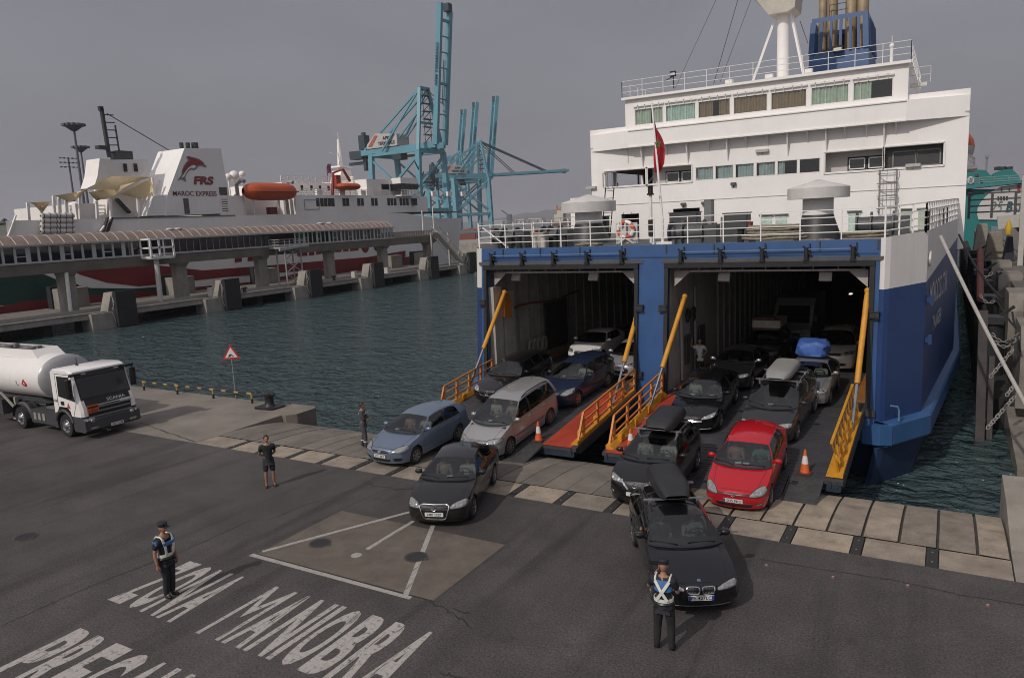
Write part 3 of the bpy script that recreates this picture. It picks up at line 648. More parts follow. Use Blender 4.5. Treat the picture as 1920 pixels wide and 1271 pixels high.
# ---------------------------------------------------------------- ramps
TIPY, TIPZ = 22.75, .20
def ramp(xl, xr, redspan, label):
    r = thing('loading_ramp', label, 'ramp', ((xl+xr)/2, TIPY, 0), 'stern loading ramps')
    H0 = Vector((0, YST-.14, FL)); T0 = Vector((0, TIPY, TIPZ))
    def rp(x, t, dz=0): p = T0.lerp(H0, t); return Vector((x, p.y, p.z+dz))
    mb = MB(); mb.prism([rp(xl, 0, 0), rp(xl, 1, 0), rp(xl, 1, -.42), rp(xl, .06, -.34), rp(xl, 0, -.12)], (xr-xl, 0, 0)); mb.build('ramp_deck', rampgrey, r)
    mb = MB(); n = 24                                              # anti-slip cross ribs
    for k in range(n): mb.bar(rp(xl+.25, (k+.5)/n, .004), rp(xr-.25, (k+.5)/n, .004), .035, .016)
    mb.build('anti_slip_ribs', rampgrey, r)['kind'] = 'stuff'
    a, b = redspan
    mb = MB(); mb.add([rp(a, .0, .018), rp(b, .0, .018), rp(b, 1, .018), rp(a, 1, .018)], [[0, 1, 2, 3]]); mb.build('red_walkway', redpaint, r)
    return r, rp
def guard(r, rp, x, t0, t1, lean=0, nm='guard_rail'):
    mb = MB(); h = 1.0; n = 5
    up_ = Vector((lean, .12, 1)).normalized()*h
    A, B = rp(x, t0), rp(x, t1)
    for k in range(n):
        f = (k+.35)/(n-.65) if k else .08
        p = A.lerp(B, min(f, 1)); hh = up_ if k or t0 > .05 else up_
        mb.bar(p, p+hh*(1 if k else .8), .09, .09)
    for f in (.36, .68, 1.0):
        a0 = A.lerp(B, .02)+up_*f; mb.bar(A.lerp(B, .08*f+.0)+up_*f, B+up_*f, .05 if f < 1 else .06)
    mb.bar(A, A.lerp(B, .08)+up_, .07); g = mb.build(nm, orange, r)
    s_ = 1 if x > (woff(r).x) else -1
    mb = MB(); mb.prism([rp(x-.24*s_, t0-.02, .02), rp(x+.06*s_, t0-.02, .02), rp(x+.06*s_, t0-.02, .16), rp(x-.10*s_, t0-.02, .16)], rp(x, t1)-rp(x, t0-.02))
    for k in range(4):
        p = rp(x-.18*s_, t0+(t1-t0)*(k+.5)/4, .14); mb.box(p, (.16, .3, .2)); mb.cyl(p+Vector((0, -.1, .1)), p+Vector((0, .1, .1)), .09, n=8)
    mb.build('ramp_kerb', yellow, r)
def flap(r, x0, x1, zq=-.05):
    y0, z0, y1 = TIPY+.05, TIPZ+.0, 21.35
    n = max(1, round((x1-x0)/.95))
    for k in range(n):
        a = x0+(x1-x0)*k/n+.02; b = x0+(x1-x0)*(k+1)/n-.02
        mb = MB(); mb.prism([(a, y0, z0), (a, y1, .01+slope_z(y1)), (a, y1, -.005+slope_z(y1)), (a, y0, z0-.1)], (b-a, 0, 0))
        for j in range(11):
            t = (j+.5)/11; p = Vector((a, y0, z0)).lerp(Vector((a, y1, .012+slope_z(y1))), t); mb.bar(p+Vector((.02, 0, .008)), p+Vector((b-a-.02, 0, .008)), .05, .03)
        mb.build('ramp_flap', mat('flap_steel', (.055, .054, .056), .5, var=.35, scale=2.5), r)
def toe(r, x0, x1):
    mb = MB(); mb.span((x0, TIPY+.02, -.10), (x1, TIPY+.28, TIPZ-.02)); mb.span((x0+.08, TIPY-.03, -.02), (x0+.14, TIPY+.02, TIPZ-.03)); mb.span((x1-.14, TIPY-.03, -.02), (x1-.08, TIPY+.02, TIPZ-.03)); mb.span((x0, TIPY-.04, -.12), (x1, TIPY+.2, -.08)); mb.build('ramp_toe', mat('toe_blue', (.018, .028, .045), .5, var=.3), r)
rl_, rpl = ramp(-18.45, -11.12, (-12.45, -11.3), 'left loading ramp with a red walkway on its right side')
guard(rl_, rpl, -18.35, .30, 1.0); guard(rl_, rpl, -11.22, .06, .98); flap(rl_, -18.0, -12.42); toe(rl_, -12.7, -11.2)
rr_, rpr = ramp(-10.12, -2.45, (-10.0, -9.05), 'right loading ramp ending below a yellow lattice side guard')
guard(rr_, rpr, -10.02, .06, .98); flap(rr_, -9.0, -2.95); toe(rr_, -10.05, -9.1); toe(rr_, -2.9, -2.5)
# yellow lattice guard at the ramp's far right
mb = MB(); A = rpr(-2.62, .05); B = rpr(-2.62, .93); u_ = Vector((-.22, .12, 1.05))
for f in (.05, .95): mb.bar(A+u_*f, B+u_*f, .08)
for k in range(8):
    a = A.lerp(B, k/8); b = A.lerp(B, (k+1)/8)
    mb.bar(a+u_*.05, b+u_*.95, .04); mb.bar(b+u_*.05, a+u_*.95, .04)
mb.bar(A, A+u_*.5, .09); mb.bar(B, B+u_, .08)
mb.build('lattice_guard', yellow, rr_)
mb = MB(); mb.prism([rpr(-2.95, .03, .03), rpr(-2.47, .03, .03), rpr(-2.47, .03, .14), rpr(-2.6, .03, .14)], rpr(0, .9)-rpr(0, .03))
for k in range(5): p = rpr(-2.7, .12+.16*k, .2); mb.box(p, (.2, .34, .3)); mb.cyl(p+Vector((.0, -.2, .15)), p+Vector((0, .2, .15)), .12, n=8)
mb.build('ramp_kerb', yellow, rr_)
# hydraulic rams
rodm = mat('ram_rod', (.32, .33, .35), .25, metal=.8)
def ram(a, b, f):
    m = Vector(a).lerp(Vector(b), f); mb = MB(); mb.tube([a, Vector(a).lerp(Vector(b), f*.1), m], [.085, .10, .10], 12); mb.ball(a, .12, 6); o = mb.build('hydraulic_ram', yellow, ferry)
    mb = MB(); mb.cyl(m, b, .055, n=8); mb.build('ram_rod', rodm, o)
ram(PY(946, 548, 30.2), PX(876, 735, -18.4), .58); ram(PY(1192, 598, 29.5), rpl(-11.32, .62, .1), .5)
ram(PY(1284, 556, 30.1), rpr(-9.95, .72, .1), .66); ram(PY(1627, 545, 29.6), rpr(-2.62, .62, .1), .68)
# ---------------------------------------------------------------- mooring deck
DK = 6.72
mb = MB(); mb.prism([(x, y, DK) for x, y in [(mir(-2.0), YST+.62), (-2.0, YST+.62), (-.75, 31.5), (.33, 45), (.33, 120), (mir(.33), 120), (mir(.33), 45), (mir(-.75), 31.5)]], (0, 0, -.2)); mb.build('mooring_deck', mat('deck_green', (.06, .07, .07), .7, var=.3), ferry)
c0 = [(mir(-2.0), YST+.6), (-2.0, YST+.6), (-.78, 31.4), (.30, 45)]
mb = MB()
mb.rail([(c0[0][0], c0[0][1], 7.0), (c0[1][0], c0[1][1], 7.0)], 1.08, 4, 1.42, .016, .022); mb.rail([(*c0[1], 7.0), (*c0[2], 7.1), (*c0[3], 7.2)], 1.08, 4, .8, .022, .03)
mb.rail([(*c0[0], 7.0), (mir(-.78), 31.4, 7.1), (mir(.3), 45, 7.2)], 1.08, 4, 1.4, .022, .028)
mb.bar((c0[0][0]+.2, c0[0][1], 8.0), (c0[0][0]+1.5, c0[0][1]+.1, 7.02), .05)
mb.build('deck_railing', white2, ferry)
for k in range(5):
    p = Vector((*c0[2], 7.1)).lerp(Vector((*c0[3], 7.2)), .05+k*.13); mb = MB(); mb.bar(p+Vector((-.05, 0, 0)), p+Vector((-.05, 0, .75)), .16, .1); mb.build('rail_stanchion', black, ferry)
def vent(u0, u1, vt, vb, Y, lab):
    a, b = PY(u0, (vt+vb)/2, Y), PY(u1, (vt+vb)/2, Y); r = (b-a).length/2; c = (a+b)/2; zt = PY((u0+u1)/2, vt, Y).z; zb2 = PY((u0+u1)/2, vb, Y).z
    o = MB().lathe([(0, zt), (r*.35, zt-(zt-zb2)*.16), (r*.98, zt-(zt-zb2)*.42), (r, zt-(zt-zb2)*.45), (r, zb2), (r*.93, zb2), (r*.5, zb2+.05)], (c.x, c.y, 0), n=30).build('vent_cap', mat('vent_white', (.55, .53, .51), .6, var=.1, streak=.3, scol=(.38, .36, .33)), ferry)
    MB().lathe([(r*.5, zb2+.1), (r*.5, DK+.1)], (c.x, c.y, 0), n=24).build('vent_drum', white, o)
    MB().lathe([(r*.515, DK+1.15), (r*.54, DK+1.0), (r*.72, DK+.35), (r*.8, DK)], (c.x, c.y, 0), n=24).build('vent_skirt', dark, o)
vent(1477, 1594, 336, 372, 34.6, ''); vent(1057, 1151, 364, 398, 40.5, '')
ropem = mat('mooring_rope', (.24, .21, .16), .9, var=.4, scale=9, bump=.5)
def coil(c, r, n, label, layers=3):
    mb = MB()
    for k in range(layers):
        for j in range(n):
            rr = r*(1-.16*j)*(1-.05*k)+random.uniform(-.04, .04); cx_, cy_ = random.uniform(-.05, .05), random.uniform(-.05, .05)
            mb.tube([Vector(c)+Vector((cx_+rr*1.3*cos(a*pi/9), cy_+rr*sin(a*pi/9), .06+k*.12+random.uniform(-.02, .02))) for a in range(18)], .055, 5, closed=True)
    return tag(mb.build('rope_coil', ropem, origin=c), label, 'rope', 'mooring ropes on the stern deck')
p = PY(1450, 440, 32.2); coil((p.x, 32.2, DK+.25), .95, 4, 'big tan mooring rope coil heaped left of the right vent', 5)
p = PY(1105, 455, 31.0); coil((p.x, 31.0, DK), .5, 3, 'small tan rope coil below the left vent', 3)
p = PY(1530, 445, 31.0); coil((p.x, 31.0, DK), .5, 2, 'flat rope coil in front of the right vent base', 2)
p = PY(1620, 440, 32.0); coil((p.x, 32.0, DK), .7, 3, 'rope coil beside the round hawser drum at right', 4)
winm = mat('winch_grey', (.07, .075, .08), .5, var=.3)
def winch(u, Y, wd):
    p = PY(u, 440, Y); x = p.x; mb = MB()
    mb.cyl((x-wd/2, Y, DK+.62), (x+wd/2, Y, DK+.62), .34, n=16)
    for s_ in (-.5, -.1, .5): mb.cyl((x+wd*s_-.03, Y, DK+.62), (x+wd*s_+.03, Y, DK+.62), .56, n=18)
    mb.span((x-wd*.5, Y-.3, DK), (x+wd*.5, Y+.3, DK+.35)); mb.span((x+wd*.5, Y-.35, DK), (x+wd*.5+.6, Y+.35, DK+.95)); mb.build('mooring_winch', winm, ferry)
winch(950, 34, 1.3); winch(1035, 36, 1.0); winch(1290, 33, 1.5); winch(1640, 35.5, 1.4)
for u, Y in ((965, 33.0), (1010, 33.6), (1050, 34), (1400, 33.5)):
    p = PY(u, 440, Y); mb = MB()
    for s_ in (-.25, .25): mb.cyl((p.x+s_, Y, DK), (p.x+s_, Y, DK+.7), .14, n=10); mb.cyl((p.x+s_, Y, DK+.66), (p.x+s_, Y, DK+.74), .19, n=10)
    mb.build('mooring_bitts', black if u != 1010 else mat('pale_box', (.5, .48, .45), .6), ferry)
for u, Y, c_, sz in ((1128, 43, (.06, .06, .065), (.9, .6, 1.5)), (1285, 43.5, (.05, .05, .055), (1.7, .8, 1.5)), (1382, 38, (.05, .055, .06), (1.2, .8, 1.35)), (1012, 35, (.40, .36, .30), (.8, .6, .8)), (1330, 40, (.16, .16, .165), (.45, .45, 2.1)), (985, 37, (.34, .30, .24), (.9, .5, .7)), (1003, 39, (.28, .05, .04), (.35, .35, .9)), (1407, 36, (.20, .03, .03), (.22, .22, .9)), (1340, 37, (.20, .03, .03), (.22, .22, .9)), (1660, 41, (.05, .05, .05), (1.4, .8, .8))):
    p = PY(u, 440, Y); mb = MB(); mb.box((p.x, Y, DK+sz[2]/2), sz, ch=.06); mb.box((p.x, Y, DK+sz[2]+.02), (sz[0]*1.08, sz[1]*1.08, .05), ch=.06); mb.build('deck_box', mat('deck_box_%d' % u, c_, .55, var=.2), ferry)
# lantern post, flagstaff and flag, lifebuoy
p = PY(1221, 445, 31.2); mb = MB(); mb.cyl((p.x, 31.2, 7.0), (p.x, 31.2, 9.05), .07, n=10); mb.cyl((p.x, 31.2, 7.3), (p.x, 31.2, 8.0), .12, n=10, m=1); mb.cyl((p.x, 31.2, 9.05), (p.x, 31.2, 9.12), .15, n=10, m=1); mb.cyl((p.x, 31.2, 9.12), (p.x, 31.2, 9.4), .11, n=10, m=1); mb.cyl((p.x, 31.2, 9.4), (p.x, 31.2, 9.46), .16, .05, n=10, m=1); mb.build('stern_lantern', [white2, black], ferry)
pa, pb2 = PY(1242, 412, 31.6), PY(1222, 192, 31.6+.9); mb = MB(); mb.tube([pa+Vector((0, 0, -1.2)), pa, pb2], [.07, .06, .035], 8); mb.box(pa+Vector((0, 0, -1.3)), (.9, .3, .7)); mb.build('flagstaff', white2, ferry)
fp = [PY(1224, 224, 32.4), PY(1226, 322, 32.2)]
rows = []
for i in range(15):
    t = i/14; row = []
    wdt = .10+.42*sin(min(1, t*1.15)*pi*.62)*(1 if t < .8 else 1-(t-.8)*2.6)
    for j in range(9):
        s_ = j/8; b = fp[0].lerp(fp[1], t); row.append(b+Vector((wdt*s_+.05*sin(t*6), .16*sin(s_*7+t*2.2)+.05*cos(t*5), -.28*s_*(1-t)-.10*s_)))
    rows.append(row)
fl = tag(MB().grid(rows).build('flag', mat('flag_red', (.42, .012, .03), .7, var=.12), origin=fp[0]), 'red Moroccan flag hanging limp from the stern flagstaff', 'flag')
st = fp[0].lerp(fp[1], .45)+Vector((.28, -.22, -.08)); mb = MB(); pp = [st+Vector((.15*sin(k*4*pi/5), -.0, .2*cos(k*4*pi/5))) for k in range(5)]
for k in range(5): mb.bar(pp[k], pp[(k+1) % 5], .03, .012, up=(0, 1, 0))
mb.build('flag_star', mat('star_green', (.06, .20, .06), .7), fl)
p = PY(1173, 431, 30.6); lb = thing('lifebuoy', 'orange and white lifebuoy hung on the stern deck rail', 'lifebuoy', p)
for k in range(8):
    mb = MB(); mb.tube([p+Vector((.34*cos(a), 0, .34*sin(a))) for a in [k*pi/4+j*pi/16 for j in range(5)]], .085, 8); mb.build('ring_section', [mat('buoy_orange', (.55, .09, .03), .6), white2][k % 2], lb)
mb = MB(); mb.box(p+Vector((0, .12, -.15)), (1.0, .04, .9)); mb.bar(p+Vector((0, -.02, .3)), p+Vector((0, -.02, -.4)), .08); mb.bar(p+Vector((0, -.02, -.35)), p+Vector((-.42, -.02, -.62)), .08); mb.bar(p+Vector((0, -.02, -.35)), p+Vector((.42, -.02, -.62)), .08)
mb.build('buoy_rack', mat('rack_white', (.5, .48, .46), .5), lb)
# ---------------------------------------------------------------- superstructure
YS = 44.6
def W(u, v, Y=YS): return PY(u, v, Y)
def fs(x, z, d=0): return Vector((x, YS+d, z))
def hole(u0, u1, vt, vb, Y=YS):       # photo rectangle (vt, vb taken at its left edge) to x/z extents
    a = PY(u0, vt, Y); b = PY(u1, vt, Y); c = PY(u0, vb, Y); return (a.x, b.x, c.z, a.z)
XLo = W(1066, 390).x; XUp = W(1108, 300).x; XRr = W(1814, 300).x
ZL = W(1066, 372).z; ZB0 = W(1110, 279).z; ZM = W(1110, 245).z
# lower wall with openings, central block
six = [hole(1260+a/4.8, 1260+b/4.8, v0, v1) for a, b, v0, v1 in ((212, 373, 315, 338.6), (388, 551, 311.5, 336), (569, 739, 308.5, 333.3), (757, 930, 305.5, 331), (947, 1129, 302, 328), (1146, 1333, 299, 325.4))]
opL = hole(1135, 1212, 320, 353); opL2 = hole(1213, 1296, 314, 345); opR = hole(1548, 1655, 286, 322); opR2 = hole(1659, 1769, 279, 318)
wz0 = min(h[2] for h in six); wz1 = max(h[3] for h in six)
six = [(h[0], h[1], wz0, wz1) for h in six]
oz0, oz1 = (opR2[2]+opL[2]+opL2[2])/3, opR[3]
opL = (opL[0], opL[1], oz0+.05, oz1-.1); opL2 = (opL2[0], opL2[1], oz0+.05, oz1-.1); opR = (opR[0], opR[1], oz0, oz1-.05); opR2 = (opR2[0], opR2[1], oz0, oz1-.02)
low = [hole(1160+5, 1198, 402, 450), hole(1262, 1312, 392, 450)]
lowh = []
for h in low: lowh.append((h[0], h[1], DK-.5, h[3]))
wall(XUp, XRr, DK-1, ZM, six+[opL, opL2, opR, opR2]+lowh, fs, .12).build('aft_wall', white, ferry)
mb = MB(); mb.span((XLo, YS+.3, DK-1), (XUp+.1, YS+12, ZL)); mb.build('side_house', white, ferry)
mb = MB(); mb.span((XUp, YS+9, DK-1), (XUp+.15, YS+70, ZM)); mb.span((XUp, YS+.12, DK-1), (XUp+.15, YS+9, oz0-.1)); mb.span((XUp, YS+.12, oz1), (XUp+.15, YS+9, ZM)); mb.span((XRr-.15, YS+.12, DK-1), (XRr, YS+70, ZM)); mb.span((XUp, YS+.12, ZM-.1), (XRr, YS+70, ZM)); mb.span((XUp, YS+69.8, DK-1), (XRr, YS+70, ZM)); mb.build('side_wall', white, ferry)
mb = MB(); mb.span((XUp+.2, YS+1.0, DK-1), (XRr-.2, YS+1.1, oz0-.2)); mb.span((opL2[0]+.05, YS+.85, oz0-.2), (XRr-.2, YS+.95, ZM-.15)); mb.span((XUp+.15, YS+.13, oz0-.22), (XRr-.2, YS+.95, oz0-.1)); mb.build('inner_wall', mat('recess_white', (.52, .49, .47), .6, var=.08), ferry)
mb = MB(); mb.bar((XUp+.35, YS+3.1, oz0), (XUp+.35, YS+3.1, oz1), .2); mb.bar((XUp+2.0, YS+3.1, oz0), (XUp+2.0, YS+3.1, oz1), .1); mb.bar((XUp+3.3, YS+3.0, oz0), (XUp+3.3, YS+3.0, oz1), .14); mb.bar((XUp+3.2, YS+1.2, oz0), (XUp+4.2, YS+1.2, oz1), .12); mb.build('recess_post', mat('recess_grey', (.16, .16, .165), .6), ferry)
for h in (opL, opL2, opR, opR2):
    mb = MB(); e = .06
    for a, b in (((h[0]-e, h[2]-e), (h[1]+e, h[2]-e)), ((h[0]-e, h[3]+e), (h[1]+e, h[3]+e)), ((h[0]-e, h[2]-e), (h[0]-e, h[3]+e)), ((h[1]+e, h[2]-e), (h[1]+e, h[3]+e))): mb.bar(fs(*a, -.02), fs(*b, -.02), .07, .06, up=(0, 1, 0))
    mb.build('opening_frame', white2, ferry)
# weld seams and ledge
mb = MB()
for v in (384.5, ): z = W(1150, v).z; mb.bar(fs(XUp+.2, z, -.01), fs(XRr, z, -.01), .03, .03)
for u in (1177, ): x = W(u, 260).x; mb.bar(fs(x, ZM-.2, -.01), fs(x, ZM-2.2, -.01), .03, .03, up=(0, 1, 0))
mb.bar(fs(XUp, ZB0, -.03), fs(XRr, ZB0, -.03), .06, .07)
mb.build('weld_seam', mat('seam_grey', (.42, .40, .38), .6), ferry)
curt = {k: mat('curtain_'+k, c, .9, var=.2, scale=5) for k, c in dict(green=(.44, .49, .40), teal=(.46, .57, .51), brown=(.25, .17, .10), grey=(.36, .42, .43)).items()}
def window(h, fn, Y0, curtain=None, span=(0, 1), bar=0, rnd=.07, gl=None, fm=white2, depth=.30):
    """framed window with pane and a pleated curtain behind"""
    x0, x1, z0, z1 = h; mb = MB(); e = .028
    for a, b in (((x0, z0), (x1, z0)), ((x0, z1), (x1, z1)), ((x0, z0), (x0, z1)), ((x1, z0), (x1, z1))): mb.bar(fn(*a, .02), fn(*b, .02), e*2, e*1.6, up=(0, 1, 0))
    o = mb.build('window', fm, ferry)
    mb = MB(); mb.add([fn(x0, z0, .06), fn(x1, z0, .06), fn(x1, z1, .06), fn(x0, z1, .06)], [[0, 1, 2, 3]]); mb.build('pane', gl or shipglass, o)
    mb = MB(); mb.add([fn(x0-.1, z0-.1, depth+.5), fn(x1+.1, z0-.1, depth+.5), fn(x1+.1, z1+.1, depth+.5), fn(x0-.1, z1+.1, depth+.5)], [[0, 1, 2, 3]]); mb.build('backing', mat('cabin_dark', (.02, .02, .022), .8), o)
    if curtain:
        for s0_, s1_ in (span if isinstance(span[0], tuple) else (span,)):
            a, b = x0+(x1-x0)*s0_, x0+(x1-x0)*s1_; n = int((b-a)/.035)+2; ph = random.random()*6
            rows = [[fn(a+(b-a)*i/n, z, depth-.20+.03*sin(i*1.25+ph+.3*sin(i*.37))+.02*sin(i*.5)) for i in range(n+1)] for z in (z0-.05, z1+.05)]
            MB().grid(rows).build('curtain', curt[curtain], o)
    return o
for i, h in enumerate(six): window(h, fs, YS, 'grey' if i < 5 else None, ((.12, 1) if i < 4 else (0, .35)), depth=.32)
def fr(x, z, d=0): return fs(x, z, 3.08+d-.06)
for h in (opL2, opR):
    xa_ = h[0]+(h[1]-h[0])*.40; wd = (h[1]-h[0])*.27
    if h is opL2: xa_ = h[0]+(h[1]-h[0])*.36
    for k in range(2): window((xa_+k*wd*1.28, xa_+k*wd*1.28+wd, oz0+.12, oz1-.42), lambda x, z, d=0: fs(x, z, .80+d*.05), YS, None, depth=.05)
mb = MB(); mb.span((opR2[0]+.02, YS+.5, oz0-.1), (opR2[1]-.02, YS+.6, oz1)); mb.build('recess_screen', mat('screen_dark', (.05, .05, .052), .4), ferry)
for k in range(2):
    a = opR2[0]+(opR2[1]-opR2[0])*(.14+.40*k); mb = MB(); 
    for p, q in (((a, oz0+.05), (a+1.1, oz0+.05)), ((a, oz1-.25), (a+1.1, oz1-.25)), ((a, oz0), (a, oz1-.25)), ((a+1.1, oz0), (a+1.1, oz1-.25))): mb.bar(fs(*p, .46), fs(*q, .46), .06, .05, up=(0, 1, 0))
    mb.build('screen_frame', grey, ferry)
# small windows, doors, boxes low on the wall
for u0, u1, vt, vb, c_ in ((1426, 1447, 405, 430, 'teal'), (1454, 1475, 404, 429, 'teal'), (1591, 1612, 398, 434, 'teal'), (1690, 1708, 394, 430, 'green'), (1722, 1740, 393, 430, 'green')):
    a = PY(u0, vt, YS-.03); b = PY(u1, vb, YS-.03); mb = MB(); mb.span((a.x, YS-.05, b.z), (b.x, YS+.05, a.z)); o = mb.build('deck_window', curt[c_], ferry)
    mb = MB(); mb.span((a.x-.08, YS-.16, a.z+.02), (b.x+.08, YS+.02, a.z+.08)); mb.build('drip_hood', grey, o)
for u0, u1, vt in ((1352, 1372, 407), (1380, 1404, 407)):
    a = PY(u0, vt, YS-.04); b = PY(u1, 440, YS-.04); mb = MB(); mb.span((a.x, YS-.14, DK), (b.x, YS+.02, a.z)); mb.build('steel_door', mat('door_grey', (.12, .125, .13), .55), ferry)
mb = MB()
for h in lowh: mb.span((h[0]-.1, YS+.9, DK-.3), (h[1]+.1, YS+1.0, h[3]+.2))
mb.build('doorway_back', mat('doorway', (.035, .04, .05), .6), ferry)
# wall lamps
for u, v, big in ((1429, 283, 1), (1375, 345, 0), (1281, 383, 0), (1320, 381, 0), (1712, 310, 1), (1108, 352, 1)):
    p = PY(u, v, YS-.1); mb = MB(); mb.box(p, (.3 if not big else .7, .2, .16), ch=.03); mb.bar(p, p+Vector((0, .15, -.25)), .05); mb.build('wall_lamp', mat('lamp_dark', (.08, .08, .08), .5) if not big else mat('lamp_pale', (.42, .41, .38), .5), ferry)
# caged ladder at right, black ladder at left
def ladder(u, v0, v1, Y, wd, m, cage=False, lean=0):
    a, b = PY(u, v1, Y), PY(u, v0, Y); mb = MB(); b = Vector((a.x+lean, b.y, b.z))
    for s_ in (-.5, .5): mb.bar(a+Vector((wd*s_, 0, 0)), b+Vector((wd*s_, 0, 0)), .05)
    n = int((b-a).length/.4)
    for k in range(n): p = a.lerp(b, (k+.5)/n); mb.bar(p-Vector((wd/2, 0, 0)), p+Vector((wd/2, 0, 0)), .03)
    if cage:
        for k in range(4):
            p = a.lerp(b, .32+.22*k); mb.tube([p+Vector((wd*.62*cos(t), -.62*sin(t), 0)) for t in [j*pi/8 for j in range(9)]], .022, 5)
        for t in (pi/4, pi/2, 3*pi/4): mb.bar(a.lerp(b, .32)+Vector((wd*.62*cos(t), -.62*sin(t), 0)), b+Vector((wd*.62*cos(t), -.62*sin(t), 0)), .025)
    mb.build('ladder', m, ferry)
ladder(1662, 318, 425, YS-.12, .8, mat('ladder_grey', (.20, .20, .20), .5), True); ladder(1136, 352, 446, YS-1.8, .55, black, lean=.35)
mb = MB(); mb.rail([PY(1131, 352, YS-.1), PY(1156, 350, YS-.1)], .0+.9, 1, .3, .02, m=0); mb.build('ladder_guard', grey, ferry)
# ---------------------------------------------------------------- bridge deck
YB = 44.0
def fb(x, z, d=0): return Vector((x, YB+d, z))
bx0, bx1 = PY(1178, 260, YB).x, PY(1700, 190, YB).x
zb0, zb1 = PY(1190, 276, YB).z, PY(1190, 243.5, YB).z
mb = MB()      # bulwark of the overhanging bridge deck: centre part proud, sides meeting the walls
wl, wr = PY(1107, 262, YB+.6).x, PY(1818, 190, YB+.6).x
mb.prism([(wl, YS-.02, zb0), (bx0, YB, zb0), (bx1, YB, zb0), (wr, YS-.02, zb0), (wr, YS+4, zb0), (wl, YS+4, zb0)], (0, 0, zb1-zb0)); mb.build('bridge_bulwark', white, ferry)
mb = MB(); mb.bar(fb(bx0, zb0+.02, -.03), fb(bx1, zb0+.02, -.03), .06, .07); mb.bar(fb(bx0, zb1-.03, -.03), fb(bx1, zb1-.03, -.03), .06, .06); mb.build('bulwark_rim', white2, ferry)
for u in (1205, 1238, 1250, 1290, 1330, 1365, 1400, 1440, 1478, 1515, 1550, 1585, 1625, 1658, 1680):
    x = PY(u, 260, YS).x; s_ = 1 if u in (1205, 1290, 1365, 1478, 1550, 1658) else .5
    mb = MB(); mb.prism([(x-.03, YB+.1, zb0), (x-.03, YS, zb0), (x-.03, YS, zb0-1.25*s_)], (.06, 0, 0)); mb.build('deck_bracket', white, ferry)
YW = 44.35
def fw(x, z, d=0): return Vector((x, YW+d, z))
hx0, hx1 = PY(1172, 200, YW).x, PY(1704, 130, YW).x; hz1 = PY(1172, 189, YW).z
wins = [(1190, 1243), (1248, 1304), (1309, 1369), (1375.6, 1438.5), (1445.5, 1512), (1520.5, 1590.5), (1599, 1673)]
z_t = PY(1376, 183, YW).z; z_b = PY(1376, 214.8, YW).z
whs = [(PY(a, 200, YW).x, PY(b, 200, YW).x, z_b, z_t) for a, b in wins]
wall(hx0, hx1, zb1-.3, hz1, whs, fw, .15).build('bridge_wall', white, ferry)
mb = MB(); mb.span((hx0, YW+.15, zb1-.3), (hx0+.15, YW+12, hz1)); mb.span((hx1-.15, YW+.15, zb1-.3), (hx1, YW+12, hz1)); mb.build('bridge_side', white, ferry)
mb = MB(); mb.span((hx0-.15, YW-.25, hz1), (hx1+.12, YW+13, hz1+.14)); mb.build('bridge_roof', white, ferry)
cs = ['green', 'teal', 'brown', 'brown', 'brown', 'green', 'green']
sps = [((0, .55), (.62, 1)), ((0, 1),), ((0, .46), (.64, 1)), ((0, 1),), ((0, 1),), ((0, 1),), ((0, .46),)]
for h, c_, s_ in zip(whs, cs, sps):
    o = window(h, fw, YW, c_, s_, depth=.30)
    mb = MB(); mb.bar(fw(h[0]-.05, h[3]+.18, -.08), fw(h[1]+.05, h[3]+.18, -.08), .07, .09)
    for k in range(4): x = h[0]+(h[1]-h[0])*(k+.5)/4; mb.bar(fw(x, h[3]+.28, -.1), fw(x, h[3]-.02, -.1), .03)
    mb.build('window_wiper', white2, o)
mb = MB(); r0 = hz1+.14
mb.rail([(hx0-.1, YW+12, r0), (hx0-.1, YW-.2, r0), (hx1+.1, YW-.2, r0), (hx1+.1, YW+12, r0)], .95, 3, 1.35, .012, .016); mb.build('roof_railing', white2, ferry)
for u, v in ((1368, 132), (1443, 122), (1516, 110)):
    p = PY(u, v, YW+.3); mb = MB(); mb.box((p.x, p.y, r0+.14), (.45, .4, .28), ch=.05); mb.build('roof_locker', white, ferry)
for u, v in ((1262, 139), ):
    p = PY(u, v, YW); mb = MB(); mb.box(p, (.34, .16, .3)); mb.box(p+Vector((0, -.09, -.02)), (.26, .03, .14), m=1); mb.bar(p, Vector((p.x, p.y+.1, r0+.2)), .05); mb.bar(p+Vector((0, 0, -.15)), p+Vector((-.6, .05, -.35)), .04); mb.build('floodlight', [black, lampw], ferry)
p = PY(1672, 100, YW+1); mb = MB(); mb.cyl((p.x, p.y, r0), (p.x, p.y, r0+.9), .08, n=8); mb.ball((p.x, p.y, r0+1.0), .13, 6); mb.cyl((p.x, p.y, r0+1.1), (p.x, p.y, r0+1.5), .02, n=5); mb.build('signal_lamp', white2, ferry)
